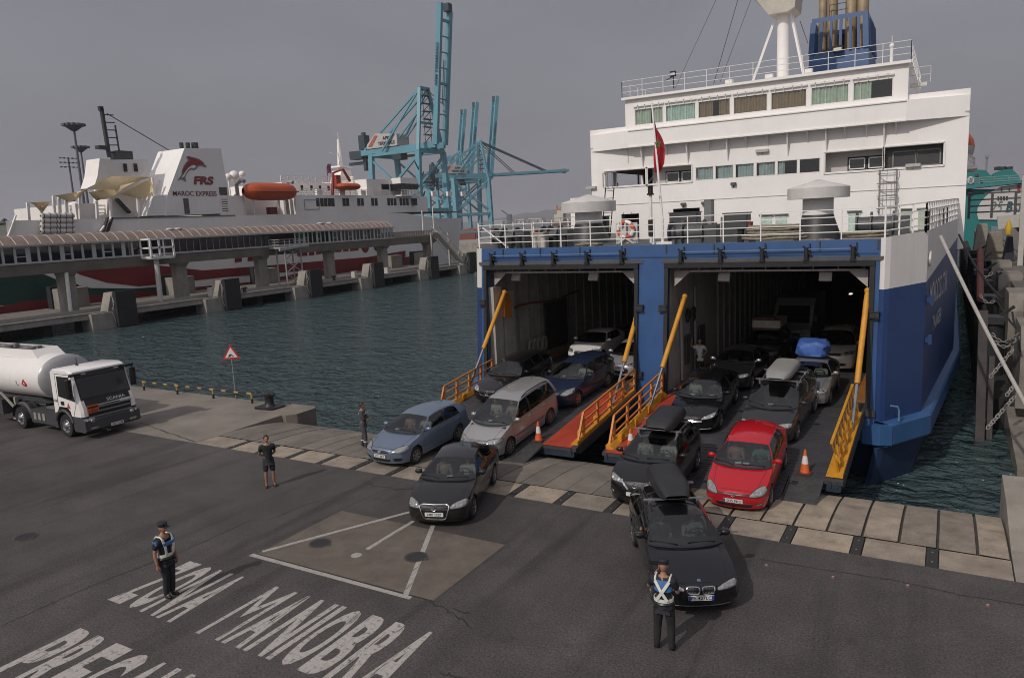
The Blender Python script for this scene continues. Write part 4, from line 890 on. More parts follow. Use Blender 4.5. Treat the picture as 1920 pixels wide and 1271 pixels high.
# mast with radar platform
YM = 50.0
mb = MB(); a, b = PY(1468, 140, YM), PY(1466, 20, YM); b.x = a.x; b.y = a.y; mb.cyl((a.x, YM, hz1), b+Vector((0, 0, 3)), .37, .34, 18); ms = mb.build('mast', white, ferry)
mb = MB(); mb.bar((a.x-2.0, YM-.6, hz1+.1), (a.x-.5, YM-.1, b.z-.5), .14, .14); mb.bar((a.x+1.5, YM-.6, hz1+.1), (a.x+.45, YM-.1, b.z-.2), .14, .14); mb.build('mast_leg', white, ms)
pz0 = PY(1450, 30, YM).z; pz1 = PY(1440, -2, YM).z
mb = MB(); c_ = a.x-.1
mb.prism([(c_-1.45, YM-.9, pz1), (c_+1.0, YM-.9, pz1), (c_+.9, YM-.9, pz0+.1), (c_+.55, YM-.9, pz0-.1), (c_-.6, YM-.9, pz0-.1)], (0, 2.2, 0)); mb.span((c_-1.6, YM-1.1, pz1), (c_+1.1, YM+1.4, pz1+2)); mb.build('radar_platform', mat('platform_tan', (.46, .42, .36), .6, var=.15), ms)
# stays
for (u0, v0), (u1, v1) in (((1265, 168), (1345, -5)), ((1338, 158), (1385, -5)), ((1350, 155), (1410, -5)), ((1500, 40), (1515, 82))): mb = MB(); mb.tube([PY(u0, v0, 46), PY(u1, v1, 48)], .018, 4); mb.build('wire_stay', dark, ferry)
# funnel
YF = 55.0
def FX(u, v): return PY(u, v, YF)
x0, x1 = FX(1520, 80).x, FX(1624, 80).x; xb0_, xb1_ = FX(1511, 128).x, FX(1632, 128).x
z0, z1, z2, z3 = hz1-.5, FX(1560, 97).z, FX(1560, 36).z, FX(1560, 27).z
dp = 6.0
def fpt(t, s, z):       # s 0..1 across, tapering with height
    k = (z-z0)/(z3-z0); a = xb0_+(x0-xb0_)*k; b = xb1_+(x1-xb1_)*k; return Vector((a+(b-a)*s, YF+.5*k+t*(dp-1.3*k), z))
fn_ = MB()
for za, zb3 in ((z0, z1), (z2, z3)):
    for q in ([(0, 0), (0, 1)], [(0, 1), (1, 1)], [(1, 1), (1, 0)], [(1, 0), (0, 0)]):
        (t0, s0_), (t1, s1_) = q; fn_.add([fpt(t0, s0_, za), fpt(t1, s1_, za), fpt(t1, s1_, zb3), fpt(t0, s0_, zb3)], [[0, 1, 2, 3]])
fn_.add([fpt(0, 0, z1), fpt(0, 1, z1), fpt(1, 1, z1), fpt(1, 0, z1)], [[0, 1, 2, 3]])
fo = fn_.build('funnel', bluefun, ferry)
for s_ in (.03, .19, .36, .53, .70, .84, .96):
    mb = MB(); mb.bar(fpt(0, s_, z1), fpt(0, s_, z2), .34 if s_ in (.03, .96) else .17, .2, up=(0, 1, 0)); mb.build('funnel_slat', bluefun, fo)
for k in range(10):
    mb = MB(); mb.bar(fpt(.05+k*.1, 1, z1), fpt(.05+k*.1, 1, z2), .12, .2, up=(1, 0, 0)); mb.build('funnel_slat', bluefun, fo); mb = MB(); mb.bar(fpt(.05+k*.1, 0, z1), fpt(.05+k*.1, 0, z2), .12, .2, up=(1, 0, 0)); mb.build('funnel_slat', bluefun, fo)
mb = MB(); mb.grid([[fpt(1, 0, z1), fpt(1, 1, z1)], [fpt(1, 0, z2), fpt(1, 1, z2)]]); mb.build('funnel_back', mat('soot', (.01, .01, .01), .9), fo)
pipem = mat('exhaust_tan', (.34, .26, .17), .5, metal=.3, var=.35, scale=1.2, streak=.5, scol=(.12, .09, .06))
for s_, r_ in ((.17, .26), (.34, .33), (.66, .36), (.86, .36)):
    p = fpt(.25, s_, z1); mb = MB(); mb.cyl(p, p+Vector((0, 0, 8.5)), r_, n=16); mb.build('exhaust_pipe', pipem, fo)
mb = MB(); p = fpt(0, .5, z1+.1)+Vector((0, -.3, 0)); mb.box(p, (.6, .3, .4)); mb.box(p+Vector((0, -.17, -.03)), (.48, .03, .18), m=1); mb.build('floodlight', [black, lampw], fo)
mb = MB(); p = fpt(.0, .5, z3); mb.rail([fpt(.1, .30, z3), fpt(.1, .6, z3)], .8, 2, .6, .02); mb.build('funnel_rail', dark, fo)
# starboard lifeboat beyond the wall
pL = PY(1821, 274, 62); lbt = thing('lifeboat', 'orange and white lifeboat slung on the right side of the ferry', 'lifeboat', pL)
def boat(parent, c, L_, wd, ht, ax, mtop, mbot, nm=('canopy', 'hull')):
    ax = Vector(ax); cr = ax.cross(Vector((0, 0, 1)))
    def row(t, up_):
        k = max(.10, 1-abs(2*t-1)**5)**.7; 
        return [Vector(c)+ax*((t-.5)*L_)+cr*(cos(a)*wd/2*k)+Vector((0, 0, (sin(a)*ht*.5*(k**.6) if up_ else -sin(a)*ht*.5*(k**.7)))) for a in [j*pi/8 for j in range(9)]]
    MB().grid([row(i/12, True) for i in range(13)]).build(nm[0], mtop, parent, weld=True); MB().grid([row(i/12, False) for i in range(13)]).build(nm[1], mbot, parent, weld=True)
lbo = mat('lifeboat_orange', (.50, .085, .025), .5, var=.15, streak=.25, scol=(.2, .06, .03))
boat(lbt, pL+Vector((-.9, 4.5, .1)), 9, 2.4, 2.5, (0, 1, 0), lbo, mat('lifeboat_white', (.5, .48, .45), .5, var=.1))
mb = MB(); 
for y in (1.5, 7): mb.tube([pL+Vector((-2.0, y, -2.5)), pL+Vector((-1.6, y, 1.2)), pL+Vector((-.4, y, 2.0)), pL+Vector((-.4, y, 1.6))], .14, 6)
mb.rail([PY(1812, 300, 60)+Vector((0, 0, -.6)), PY(1832, 300, 60)+Vector((0, 6, -.6))], 1.0, 3, 1.0, .03); mb.span(PY(1812, 312, 60), PY(1833, 316, 60)+Vector((0, 8, 0))); mb.build('davit', white2, ferry)
p = PY(1720, 160, 46); mb = MB(); mb.box(p, (.9, .4, .18)); mb.rail([p+Vector((-.5, 0, .1)), p+Vector((.6, 0, .1))], .8, 2, .5, .015); mb.build('wing_lamp', lampw, ferry)
# ================================================================== CARS
def lerp(a, b, t): return a+(b-a)*t
def sstep(t): t = max(0, min(1, t)); return t*t*(3-2*t)
STY = dict(
 hatch=dict(L=4.22, W=1.76, H=1.48, wb=2.58, fo=.87, zn=.70, zc=.97, xc=1.25, xm=1.00, xrf=2.02, xre=3.70, xbe=4.08, zbr=1.04, wr=.60, r=.31, rd=.10, pil=[(1.25, 2.02, 1.42, 2.14), (2.62, 2.66, 2.72, 2.74), (3.45, 3.38, 4.08, 3.70)]),
 mpv=dict(L=4.63, W=1.81, H=1.72, wb=2.84, fo=.92, zn=.76, zc=1.06, xc=1.12, xm=.80, xrf=2.05, xre=4.30, xbe=4.55, zbr=1.10, wr=.66, r=.32, rd=.06, pil=[(1.12, 2.05, 1.35, 2.16), (2.45, 2.48, 2.56, 2.58), (3.55, 3.52, 3.68, 3.64), (4.35, 4.15, 4.55, 4.30)]),
 sedan=dict(L=4.70, W=1.81, H=1.46, wb=2.71, fo=.92, zn=.70, zc=.97, xc=1.45, xm=1.18, xrf=2.22, xre=3.52, xbe=4.12, zbr=1.00, wr=.59, r=.32, rd=.06, trunk=1.04, pil=[(1.45, 2.22, 1.62, 2.34), (2.72, 2.78, 2.82, 2.86), (3.72, 3.44, 4.12, 3.52)]),
 wagon=dict(L=4.60, W=1.81, H=1.44, wb=2.74, fo=.82, zn=.69, zc=.96, xc=1.48, xm=1.22, xrf=2.22, xre=4.12, xbe=4.45, zbr=1.02, wr=.59, r=.32, rd=.09, pil=[(1.48, 2.22, 1.64, 2.33), (2.75, 2.80, 2.85, 2.89), (3.62, 3.58, 3.72, 3.66), (4.30, 4.02, 4.45, 4.12)]),
 suv=dict(L=4.40, W=1.82, H=1.60, wb=2.65, fo=.88, zn=.84, zc=1.10, xc=1.25, xm=.98, xrf=2.02, xre=3.92, xbe=4.26, zbr=1.17, wr=.62, r=.35, rd=.09, pil=[(1.25, 2.02, 1.42, 2.13), (2.58, 2.62, 2.68, 2.70), (3.48, 3.45, 3.62, 3.55), (4.08, 3.80, 4.26, 3.92)]))
def bil(q, s, t):
    a = Vector(q[0]).lerp(Vector(q[1]), s); b = Vector(q[3]).lerp(Vector(q[2]), s); return a.lerp(b, t)
class Car:
    def __init__(c, style, label, cat, front, d, paint, group='cars leaving the ferry', zfun=None, **kw):
        p = dict(STY[style]); p.update(kw); c.p = p; c.__dict__.update(p); c.style = style; c.paint = paint
        c.half = c.W/2; d = Vector((d[0], d[1])).normalized()
        f = Vector((front[0], front[1])); rr = f-d*c.wb
        zf, zr = zfun(f.y), zfun(rr.y)
        fw_ = Vector((d.x*c.wb, d.y*c.wb, zf-zr)).normalized(); lf = Vector((0, 0, 1)).cross(fw_).normalized(); upv = fw_.cross(lf)
        c.M = Matrix(((fw_.x, lf.x, upv.x, f.x), (fw_.y, lf.y, upv.y, f.y), (fw_.z, lf.z, upv.z, zf), (0, 0, 0, 1)))
        c.root = thing(cat.replace(' ', '_'), label, cat, (0, 0, 0), group); c.root.matrix_world = c.M; WO[c.root.name] = Vector((0, 0, 0))
        c.body()
    def P(c, xs, y, z): return Vector((c.fo-xs, y, z))
    def topz(c, x):
        if x <= c.xc: t = x/c.xc; return c.zn+(c.zc-c.zn)*(1-(1-t)**1.6)
        if 'trunk' in c.p and x > c.xbe-.25:
            t = sstep((x-c.xbe+.25)/.25); e = sstep((x-c.xbe)/(c.L-c.xbe)); return lerp(c.zbr, c.trunk, t)-.02*e
        return lerp(c.zc, c.zbr, min(1, (x-c.xc)/(c.xbe-c.xc)))
    def roofz(c, x):
        xp = c.xrf+.75
        if x < xp: return c.H-.075*((xp-x)/.75)**2
        return c.H-c.rd*((x-xp)/(c.xre-xp))**2
    def hw(c, x): return c.half*(1-.13*max(0, 1-x/.75)**2-.08*max(0, 1-(c.L-x)/.6)**2)
    def pos(c, x, y, z):
        a = abs(y)/c.half
        fx = (.30*a**2.6+ (.09*max(0, (.42-z)/.25) + .13*max(0, (z-.60)/(c.zn-.56))**2))*math.exp(-x/.30)
        rx = (.20*a**2.6+.10*max(0, (z-.7)/.4)**1.5)*math.exp(-(c.L-x)/.25)
        return c.P(x+fx-rx, y, z)
    def ring(c, x):
        w_ = c.hw(x); zt = c.topz(x); cab = c.xc <= x <= c.xbe; zs = zt-(.0 if cab else .075*min(1, abs(x-c.xc)/.2 if x < c.xc else (x-c.xbe)/.15))
        zb = .19+.02*(x < .3)+.04*(x > c.L-.3)
        for xa in (c.fo, c.fo+c.wb):
            R = c.r+.065
            if abs(x-xa) < R: zb = max(zb, c.r*.96+sqrt(max(0, R*R-(x-xa)**2)))
        side = []
        for j in range(9):
            t = j/8; z = lerp(zb, zs, t); f = (z-.2)/(zs-.2)
            y = w_*(1-.075*(1-f)**3-.055*max(0, f-.55)**1.5/.3-.012*math.exp(-((f-.62)/.06)**2))
            side.append((y, z))
        return side, zs, zt, cab
    def body(c):
        L = c.L; xs = [0, .03, .08, .16, .28]
        for xa in (c.fo, c.fo+c.wb):
            R = c.r+.065; xs += [xa-R*1.002]+[xa-R*cos(k*pi/12) for k in range(13)]+[xa+R*1.002]
        x = .4
        while x < L-.3: xs.append(x); x += .15
        xs += [c.xc-.001, c.xc, c.xbe, c.xbe+.001, L-.28, L-.16, L-.08, L-.03, L]
        xs = sorted(xs); xs = [a for i, a in enumerate(xs) if i == 0 or a-xs[i-1] > 5e-4]
        b = MB(); NT = 13; ss = [1-2*k/(NT-1) for k in range(NT)]
        rings = [c.ring(x) for x in xs]
        def tp(x, r, s): y0 = r[0][-1][0]; return c.pos(x, y0*s, r[1]+(r[2]-r[1])*(1-abs(s)**2.4))
        for sg in (1, -1):
            b.grid([[c.pos(x, y*sg, z) for y, z in r[0]] for x, r in zip(xs, rings)], 0, True, flip=sg > 0)
        for lo, hi in ((0, c.xc), (c.xbe, L)):
            rows = [[tp(x, r, s) for s in ss] for x, r in zip(xs, rings) if lo-1e-6 <= x <= hi+1e-6 and not (x == c.xc and lo > 0)]
            b.grid(rows, 0, True)
        for x, r, fl in ((xs[0], rings[0], False), (xs[-1], rings[-1], True)):
            rows = []
            for j, (y, z) in enumerate(r[0]): rows.append([c.pos(x, y*s, z+(r[2]-r[1])*(1-abs(s)**2.4)*(j/8)**2) for s in ss])
            b.grid(rows, 0, True, flip=fl)
        # greenhouse
        glassq = []; sidegl = []
        def bel(x): r = c.ring(x); return r[0][-1][0]-.005, r[1]
        def sidept(xb, xr, v, sg):
            yb, zb = bel(xb); zr = c.roofz(xr)-.065; yr = c.wr; y = lerp(yb, yr, v)+.035*sin(pi*v)*(1-.3*v); z = lerp(zb, zr, v); x = lerp(xb, xr, v)
            return c.P(x, y*sg, z)
        vs = [0, .05, .25, .5, .75, .91, 1.0]
        cols = []
        for k, (a, r0, e, r1) in enumerate(c.pil):
            cols.append((a, r0, 'p' if k in (0, len(c.pil)-1) else 'b'))
            cols.append((e, r1, 'g'))
        for sg in (1, -1):
            for (xa, ra, kind), (xb2, rb, _) in zip(cols, cols[1:]):
                m = max(1, int(abs(xb2-xa)/.3)); g = [[sidept(lerp(xa, xb2, i/m), lerp(ra, rb, i/m), v, sg) for v in vs] for i in range(m+1)]
                if kind == 'p': b.grid(g, 0, True, flip=sg > 0)
                elif kind == 'b': b.grid([q[:6] for q in g], 1, True, flip=sg > 0); b.grid([q[5:] for q in g], 0, True, flip=sg > 0)
                else:
                    b.grid([q[:2] for q in g], 1, True, flip=sg > 0); b.grid([q[5:] for q in g], 0, True, flip=sg > 0); sidegl.append([q[1:6] for q in g])
        def screen(xb, xm, xr, bulge_t, front=True, n=6):
            yb, zb = bel(xb); rows = []
            for i in range(n+1):
                v = i/n; row = []
                for s in ss:
                    yy = lerp(yb, c.wr, v)+.035*sin(pi*v)*(1-.3*v)
                    xbot = xb+(xm-xb)*(1-abs(s)**2.2); xtop = xr+bulge_t*(1-abs(s)**2.2)
                    ztop = c.roofz(xr)-.065+.065*(1-abs(s)**2.6)
                    if front: zbot = lerp(zb, c.topz(min(c.xc, max(.3, xm)))+.03, 1-abs(s)**2)
                    else: zbot = zb+.0
                    row.append(c.P(lerp(xbot, xtop, v)+(-.05 if front else .05)*sin(pi*v)*.6, yy*s, lerp(zbot, ztop, v)))
                rows.append(row)
            return rows
        wsr = screen(c.xc, c.xm, c.xrf, -.10)
        rwr = screen(c.xbe, min(L-.05, c.xbe+.10), c.xre, .12, False)
        b.grid(wsr[:1]+[[p.lerp(q, .35) for p, q in zip(wsr[0], wsr[1])]], 1, True)
        wg = [[p.lerp(q, .35) for p, q in zip(wsr[0], wsr[1])]]+wsr[1:]
        n_r = 14; roof = []
        for i in range(n_r+1):
            t = i/n_r; row = []
            for s in ss:
                x = lerp(c.xrf-.10*(1-abs(s)**2.2), c.xre+.12*(1-abs(s)**2.2), t); xe = lerp(c.xrf, c.xre, t)
                row.append(c.P(x, c.wr*s, c.roofz(xe)-.065+.065*(1-abs(s)**2.6)))
            roof.append(row)
        b.grid(roof, 0, True)
        c.bvh = None
        bo = b.build('body', [c.paint, trimblk], c.root, sharp=32, weld=True); c.bodyo = bo
        c.bvh = BVHTree.FromPolygons([v.co for v in bo.data.vertices], [list(q.vertices) for q in bo.data.polygons])
        MB().grid(wg, 0, True).build('windscreen', carglass, c.root); MB().grid(rwr, 0, True).build('rear_window', carglass, c.root)
        for g in sidegl: MB().grid(g, 0, True).build('side_window', carglass, c.root)
        c.roof = roof
        # under body, cabin
        mb = MB(); hx = c.half-.24
        mb.span(c.P(.35, -hx, .2), c.P(L-.35, hx, .62)); mb.span(c.P(c.xc+.1, -c.half+.10, .5), c.P(c.xbe, c.half-.10, .58)); mb.build('underbody', inter, c.root)
        zd = c.zc-.02; mb = MB()
        mb.prism([c.P(c.xm+.1, -c.half+.16, zd-.04), c.P(c.xc+.38, -c.half+.14, zd+.0), c.P(c.xc+.5, -c.half+.14, zd-.12), c.P(c.xc+.45, -c.half+.14, .55), c.P(c.xm+.15, -c.half+.16, .55)], (0, c.W-.3, 0)); mb.build('dashboard', inter, c.root)
        sc = c.p.get('seat', seatm); x0 = c.xc+1.05
        for y in (.36, -.36):
            mb = MB(); mb.box(c.P(x0, y, .60), (.5, .46, .18), ch=.1); mb.prism([c.P(x0+.20, y-.23, .6), c.P(x0+.34, y-.23, .6), c.P(x0+.50, y-.2, c.zc+.22), c.P(x0+.40, y-.2, c.zc+.22)], (0, .44, 0)); mb.box(c.P(x0+.48, y, c.zc+.32), (.10, .26, .17), ch=.04); mb.build('seat', sc, c.root)
        mb = MB(); mb.prism([c.P(x0+1.0, -.62, .6), c.P(x0+1.15, -.62, .6), c.P(x0+1.32, -.6, c.zc+.18), c.P(x0+1.2, -.6, c.zc+.18)], (0, 1.22, 0)); mb.box(c.P(x0+.9, 0, .58), (.5, 1.2, .18)); mb.build('rear_seat', sc, c.root)
        mb = MB(); ctr = c.P(c.xc+.56, .37, c.zc-.01); ax = Vector((-.85, 0, .5)).normalized(); u = Vector((0, 1, 0)); v_ = ax.cross(u)
        mb.tube([ctr+(u*cos(a)+v_*sin(a))*.18 for a in [k*pi/8 for k in range(16)]], .018, 6, closed=True); mb.bar(ctr-u*.17, ctr+u*.17, .04, .02); mb.build('steering_wheel', trimblk, c.root)
        mb = MB(); mb.box(c.P(c.xrf-.02, 0, c.roofz(c.xrf)-.12), (.03, .22, .07), ch=.01); mb.build('rear_view_mirror', trimblk, c.root)
        mb = MB()
        for y in (.12, -.5): 
            a = wg[0][6 if y > 0 else 10]; mb.bar(c.bw(wg, .08, .1 if y > 0 else .62), c.bw(wg, .16, .48 if y > 0 else .98), .018, .018)
        mb.build('wiper', trimblk, c.root)
        # wheels
        for xa in (c.fo, c.fo+c.wb):
            for sg in (1, -1): c.wheel(xa, sg)
        # mirrors
        for sg in (1, -1):
            x = c.pil[0][0]+.30; yb, zb = bel(x); mb = MB(); q = c.P(x, (yb+.12)*sg, zb+.09)
            mb.ball(q, 1, 6, sc=(.07, .115, .075)); mb.bar(c.P(x, (yb-.03)*sg, zb+.03), q, .05); o = mb.build('wing_mirror', c.p.get('mir', c.paint), c.root)
            mb = MB(); mb.box(q+Vector((-.062, 0, 0)), (.01, .18, .11), ch=.002); mb.build('mirror_glass', chrome, o)
        # shut lines, handles
        zs_ = lambda x: c.ring(x)[1]
        mb = MB(); doors = [c.pil[0][0]+.12, .5*(c.pil[1][0]+c.pil[1][2])]+([c.pil[2][0]+.0] if len(c.pil) > 2 else [])
        if c.p.get('doors', 4) == 2: doors = doors[:2]
        for sg in (1, -1):
            for k, x in enumerate(doors):
                lo = .30; pts = [(x+(.0 if k < 2 else -.14*max(0, .9-z)), z) for z in [lerp(lo, zs_(x)-.005, i/8) for i in range(9)]]
                if k == 2: pts = [(q[0] if q[1] > .72 else q[0]-.12*(.72-q[1])/.4, q[1]) for q in pts]
                c.line_side(mb, pts, sg)
            c.line_side(mb, [(lerp(doors[0], doors[-1]-.1, i/14), .30) for i in range(15)], sg)
        c.line_top(mb, [(lerp(.18, c.xc-.05, i/10), lerp(.66, .80, i/10)*c.half) for i in range(11)]); c.line_top(mb, [(lerp(.18, c.xc-.05, i/10), -lerp(.66, .80, i/10)*c.half) for i in range(11)])
        c.line_top(mb, [(.15+.05*abs(s)**2, s*.66*c.half) for s in [k/6-1 for k in range(13)]])
        mb.build('shut_line', inkb, c.root)
        for sg in (1, -1):
            for x in doors[1:]:
                xx = x-.16; h = c.hit_side(xx, zs_(xx)-.13, sg)
                if h: mb = MB(); mb.box(h[0]+h[1]*.015, (.19, .03, .028), ch=.008); mb.build('door_handle', c.p.get('hand', c.paint), c.root)
        if c.p.get('side_trim'):
            mb = MB()
            for sg in (1, -1): c.line_side(mb, [(lerp(1.35, c.L-1.3, i/16), .55) for i in range(17)], sg, .05, .012)
            mb.build('side_moulding', c.p['side_trim'], c.root)
        if c.p.get('rails'):
            for sg in (1, -1):
                mb = MB(); pts = [c.P(x, (c.wr-.02)*sg, c.roofz(x)-.06+.055*min(1, min(i, 10-i)/1.5)) for i, x in [(i, lerp(c.xrf+.25, c.xre-.15, i/10)) for i in range(11)]]; mb.tube(pts, .02, 6); mb.build('roof_rail', c.p['rails'], c.root)
        if c.p.get('ant', 1): mb = MB(); x = c.xre-.25; mb.bar(c.P(x, 0, c.roofz(x)), c.P(x+.14, 0, c.roofz(x)+.14), .012); mb.build('aerial', trimblk, c.root)
        for sg in (1, -1):
            q = [(sg*c.half*.99, .62), (sg*c.half*.55, .62), (sg*c.half*.55, .9), (sg*c.half*.99, .9)]
            c.decal('tail_light', [(y, z+.02) for y, z in q], mat('tail_red', (.25, .01, .01), .2, var=.2, coat=1), rear=True)
    def bw(c, g, v, s):
        i = v*(len(g)-1); j = s*(len(g[0])-1); a, b_ = int(i), int(j); a = min(a, len(g)-2); b_ = min(b_, len(g[0])-2)
        p = g[a][b_].lerp(g[a][b_+1], j-b_); q = g[a+1][b_].lerp(g[a+1][b_+1], j-b_); return p.lerp(q, i-a)+Vector((.02, 0, .012))
    def wheel(c, xa, sg):
        r = c.r; y = (c.half-.115)*sg; ctr = c.P(xa, y, r); ax = Vector((0, sg, 0)); wd = .105
        o = MB().lathe([(r*.62, -wd), (r*.9, -wd), (r*.985, -wd*.8), (r, -wd*.4), (r, wd*.4), (r*.985, wd*.8), (r*.92, wd), (r*.68, wd*1.02), (r*.64, wd*.8)], ctr, ax, 26).build('wheel', tyre, c.root)
        mb = MB(); mb.lathe([(r*.66, wd*.95), (r*.62, wd*.75), (r*.60, wd*.2), (0, wd*.1)], ctr, ax, 26, m=1); mb.lathe([(r*.665, wd*.92), (r*.665, wd*1.0), (r*.62, wd*1.02), (r*.60, wd*.8)], ctr, ax, 26)
        n = c.p.get('spokes', 5); 
        for k in range(n):
            a = 2*pi*k/n+.3; dr = Vector((cos(a), 0, sin(a)))
            for da in ((-.13, .13) if n < 8 else (0,)):
                d2 = Vector((cos(a+da), 0, sin(a+da))); mb.bar(ctr+ax*wd*.92+dr*r*.08, ctr+ax*wd*.90+d2*r*.63, r*.12, .03, up=(0, 1, 0))
        mb.cyl(ctr+ax*wd*.6, ctr+ax*wd*.98, r*.15, n=12); mb.build('rim', [c.p.get('rimm', rim), inkb], o)
    def hit_front(c, y, z, rear=False):
        h = c.bvh.ray_cast(Vector((-9 if rear else 4, y, z)), Vector((1 if rear else -1, 0, 0))); return (h[0], h[1] if h[1].x*(-1 if rear else 1) > 0 else -h[1]) if h[0] else None
    def hit_side(c, xs, z, sg):
        h = c.bvh.ray_cast(Vector((c.fo-xs, 3*sg, z)), Vector((0, -sg, 0))); return (h[0], h[1] if h[1].y*sg > 0 else -h[1]) if h[0] else None
    def hit_top(c, xs, y):
        h = c.bvh.ray_cast(Vector((c.fo-xs, y, 4)), Vector((0, 0, -1))); return (h[0], h[1] if h[1].z > 0 else -h[1]) if h[0] else None
    def strip(c, mb, hits, wd, off):
        hits = [h for h in hits if h]
        for (p, n), (q, m) in zip(hits, hits[1:]):
            d = (q-p)
            if d.length < 1e-5 or d.length > .5: continue
            s = d.cross(n).normalized()*wd/2; mb.add([p-s+n*off, q-s+m*off, q+s+m*off, p+s+n*off], [[0, 1, 2, 3]])
    def line_side(c, mb, pts, sg, wd=.010, off=.003): c.strip(mb, [c.hit_side(x, z, sg) for x, z in pts], wd, off)
    def line_top(c, mb, pts, wd=.010, off=.003): c.strip(mb, [c.hit_top(x, y) for x, y in pts], wd, off)
    def decal(c, nm, quad, m, n=4.0, off=.008, rear=False, parent=None, nr=4, na=28):
        """shallow shell laid on the front (or rear) face; quad = four (y, z) corners, n = roundness"""
        pts = []; fs = []; ctr = bil([(*q, 0) for q in quad], .5, .5)
        def ok(s, t): q = bil([(*k, 0) for k in quad], s, t); h = c.hit_front(q.x, q.y, rear); return h
        rows = []
        for i in range(nr+1):
            row = []
            for k in range(na):
                a = 2*pi*k/na; ca, sa = cos(a), sin(a); e = 2/n
                s = .5+.5*abs(ca)**e*(1 if ca > 0 else -1)*i/nr; t = .5+.5*abs(sa)**e*(1 if sa > 0 else -1)*i/nr
                h = ok(s, t); row.append(h)
            rows.append(row)
        mb = MB(); vs = []; idx = {}
        for i, row in enumerate(rows):
            for k, h in enumerate(row):
                if h is None: continue
                idx[i, k] = len(vs); f = off if i < nr else off*.3; vs.append(h[0]+h[1]*f)
        for i in range(nr):
            for k in range(na):
                q = [(i, k), (i, (k+1) % na), (i+1, (k+1) % na), (i+1, k)]
                if all(j in idx for j in q):
                    f = [idx[j] for j in q]; ds = max((vs[f[a]]-vs[f[(a+1) % 4]]).length for a in range(4))
                    if ds < .28: fs.append(f)
        if not fs: return None
        mb.add(vs, fs, 0, True); return mb.build(nm, m, parent or c.root, sharp=50)
    def frame(c, nm, quad, m, r=.012, n=5.0, na=32, parent=None):
        pts = []
        for k in range(na):
            a = 2*pi*k/na; ca, sa = cos(a), sin(a); e = 2/n
            q = bil([(*k2, 0) for k2 in quad], .5+.5*abs(ca)**e*(1 if ca > 0 else -1), .5+.5*abs(sa)**e*(1 if sa > 0 else -1)); h = c.hit_front(q.x, q.y)
            if h: pts.append(h[0]+h[1]*.012)
        mb = MB(); mb.tube(pts, r, 5, closed=True); return mb.build(nm, m, parent or c.root)
    def bars(c, nm, y0, y1, zs, m, r=.010):
        mb = MB()
        for z in zs:
            pts = [c.hit_front(lerp(y0, y1, i/10), z) for i in range(11)]; pts = [h[0]+h[1]*.014 for h in pts if h]
            if len(pts) > 2: mb.tube(pts, r, 5)
        mb.build(nm, m, c.root)
    def lights(c, quad, n=4, m=None, drl=False):
        for sg in (1, -1):
            q = [(y*sg*c.half, z) for y, z in quad]; o = c.decal('headlight', q, m or lens, n)
            if o is None: continue
            cy = sum(a for a, _ in q)/4; cz = sum(b for _, b in q)/4
            for k, (dy, rr) in enumerate(((-.22, .045), (.20, .040))):
                mb = MB()
                yy = cy+(q[1][0]-q[0][0])*dy; h = c.hit_front(yy, cz)
                if h: mb.lathe([(rr, .012), (rr*.8, .016), (0, .014)], h[0], h[1], 12); mb.build('reflector', chrome if not drl else mat('bright_lens', (.6, .6, .6), .2), o)
            c.frame('lamp_edge', q, trimblk, .006, n, parent=o)
    def plate(c, z, txt=None, blue_ends=0, w=.50, y=0.0, h=.11, tilt=0):
        hh = c.hit_front(y, z)
        if not hh: return
        p = hh[0]+Vector((.02, 0, 0)); mb = MB(); mb.box(p, (.012, w, h)); o = mb.build('number_plate', platew, c.root)
        f = p.x+.007
        if blue_ends:
            for s_ in ((1, -1) if blue_ends == 2 else (-1,)):
                mb = MB(); mb.box((f, p.y+s_*(w/2-.024), p.z), (.003, .046, h*.96)); mb.build('plate_band', plateblue, o)
        if txt:
            tw = w*.80; text_mb(txt, lambda a, b, d: Vector((f+.003, p.y-tw/2+a+(.0 if blue_ends != 1 else .02), p.z-h*.34+b)), tw, h*.68, bold=.012).build('plate_text', inkb, o)
    def badge(c, z, kind, r=.055):
        h = c.hit_front(0, z)
        if not h: return
        n = Vector((1, 0, .25)).normalized(); p = h[0]+n*.018; u = Vector((0, 1, 0)); v = n.cross(u); v = v if v.z > 0 else -v
        mb = MB(); mb.tube([p+(u*cos(a)+v*sin(a))*r for a in [k*pi/10 for k in range(20)]], r*.11, 5, closed=True)
        L2 = lambda a, b: mb.bar(p+(u*a[0]+v*a[1])*r, p+(u*b[0]+v*b[1])*r, r*.2, r*.15)
        if kind == 'vw':
            for s_ in (1, -1): L2((s_*.42, .85), (0, .05)); L2((s_*.85, .35), (s_*.42, -.85)); L2((s_*.42, -.85), (0, .0))
        elif kind == 'star':
            for a in (pi/2, pi/2+2*pi/3, pi/2-2*pi/3): L2((0, 0), (cos(a), sin(a)))
        elif kind == 'bar': L2((-1.25, 0), (1.25, 0))
        elif kind == 'rings':
            mb = MB(); 
            for k in range(4): mb.tube([p+(u*(cos(a)+(k-1.5)*1.3)+v*sin(a))*r*.62 for a in [j*pi/8 for j in range(16)]], r*.10, 5, closed=True)
        elif kind == 'oval':
            mb = MB(); mb.lathe([(r, 0), (r*.9, .01), (0, .012)], p, n, 16); mb.v = [p+Vector((q.x-p.x, (q.y-p.y)*1.6, (q.z-p.z)*.75)) for q in mb.v]
        o = mb.build('badge', chrome, c.root)
        if kind == 'disc':
            m2 = MB(); m2.lathe([(r*.95, .004), (0, .006)], p, n, 16); m2.build('badge_face', mat('roundel', (.10, .16, .35), .3), o)
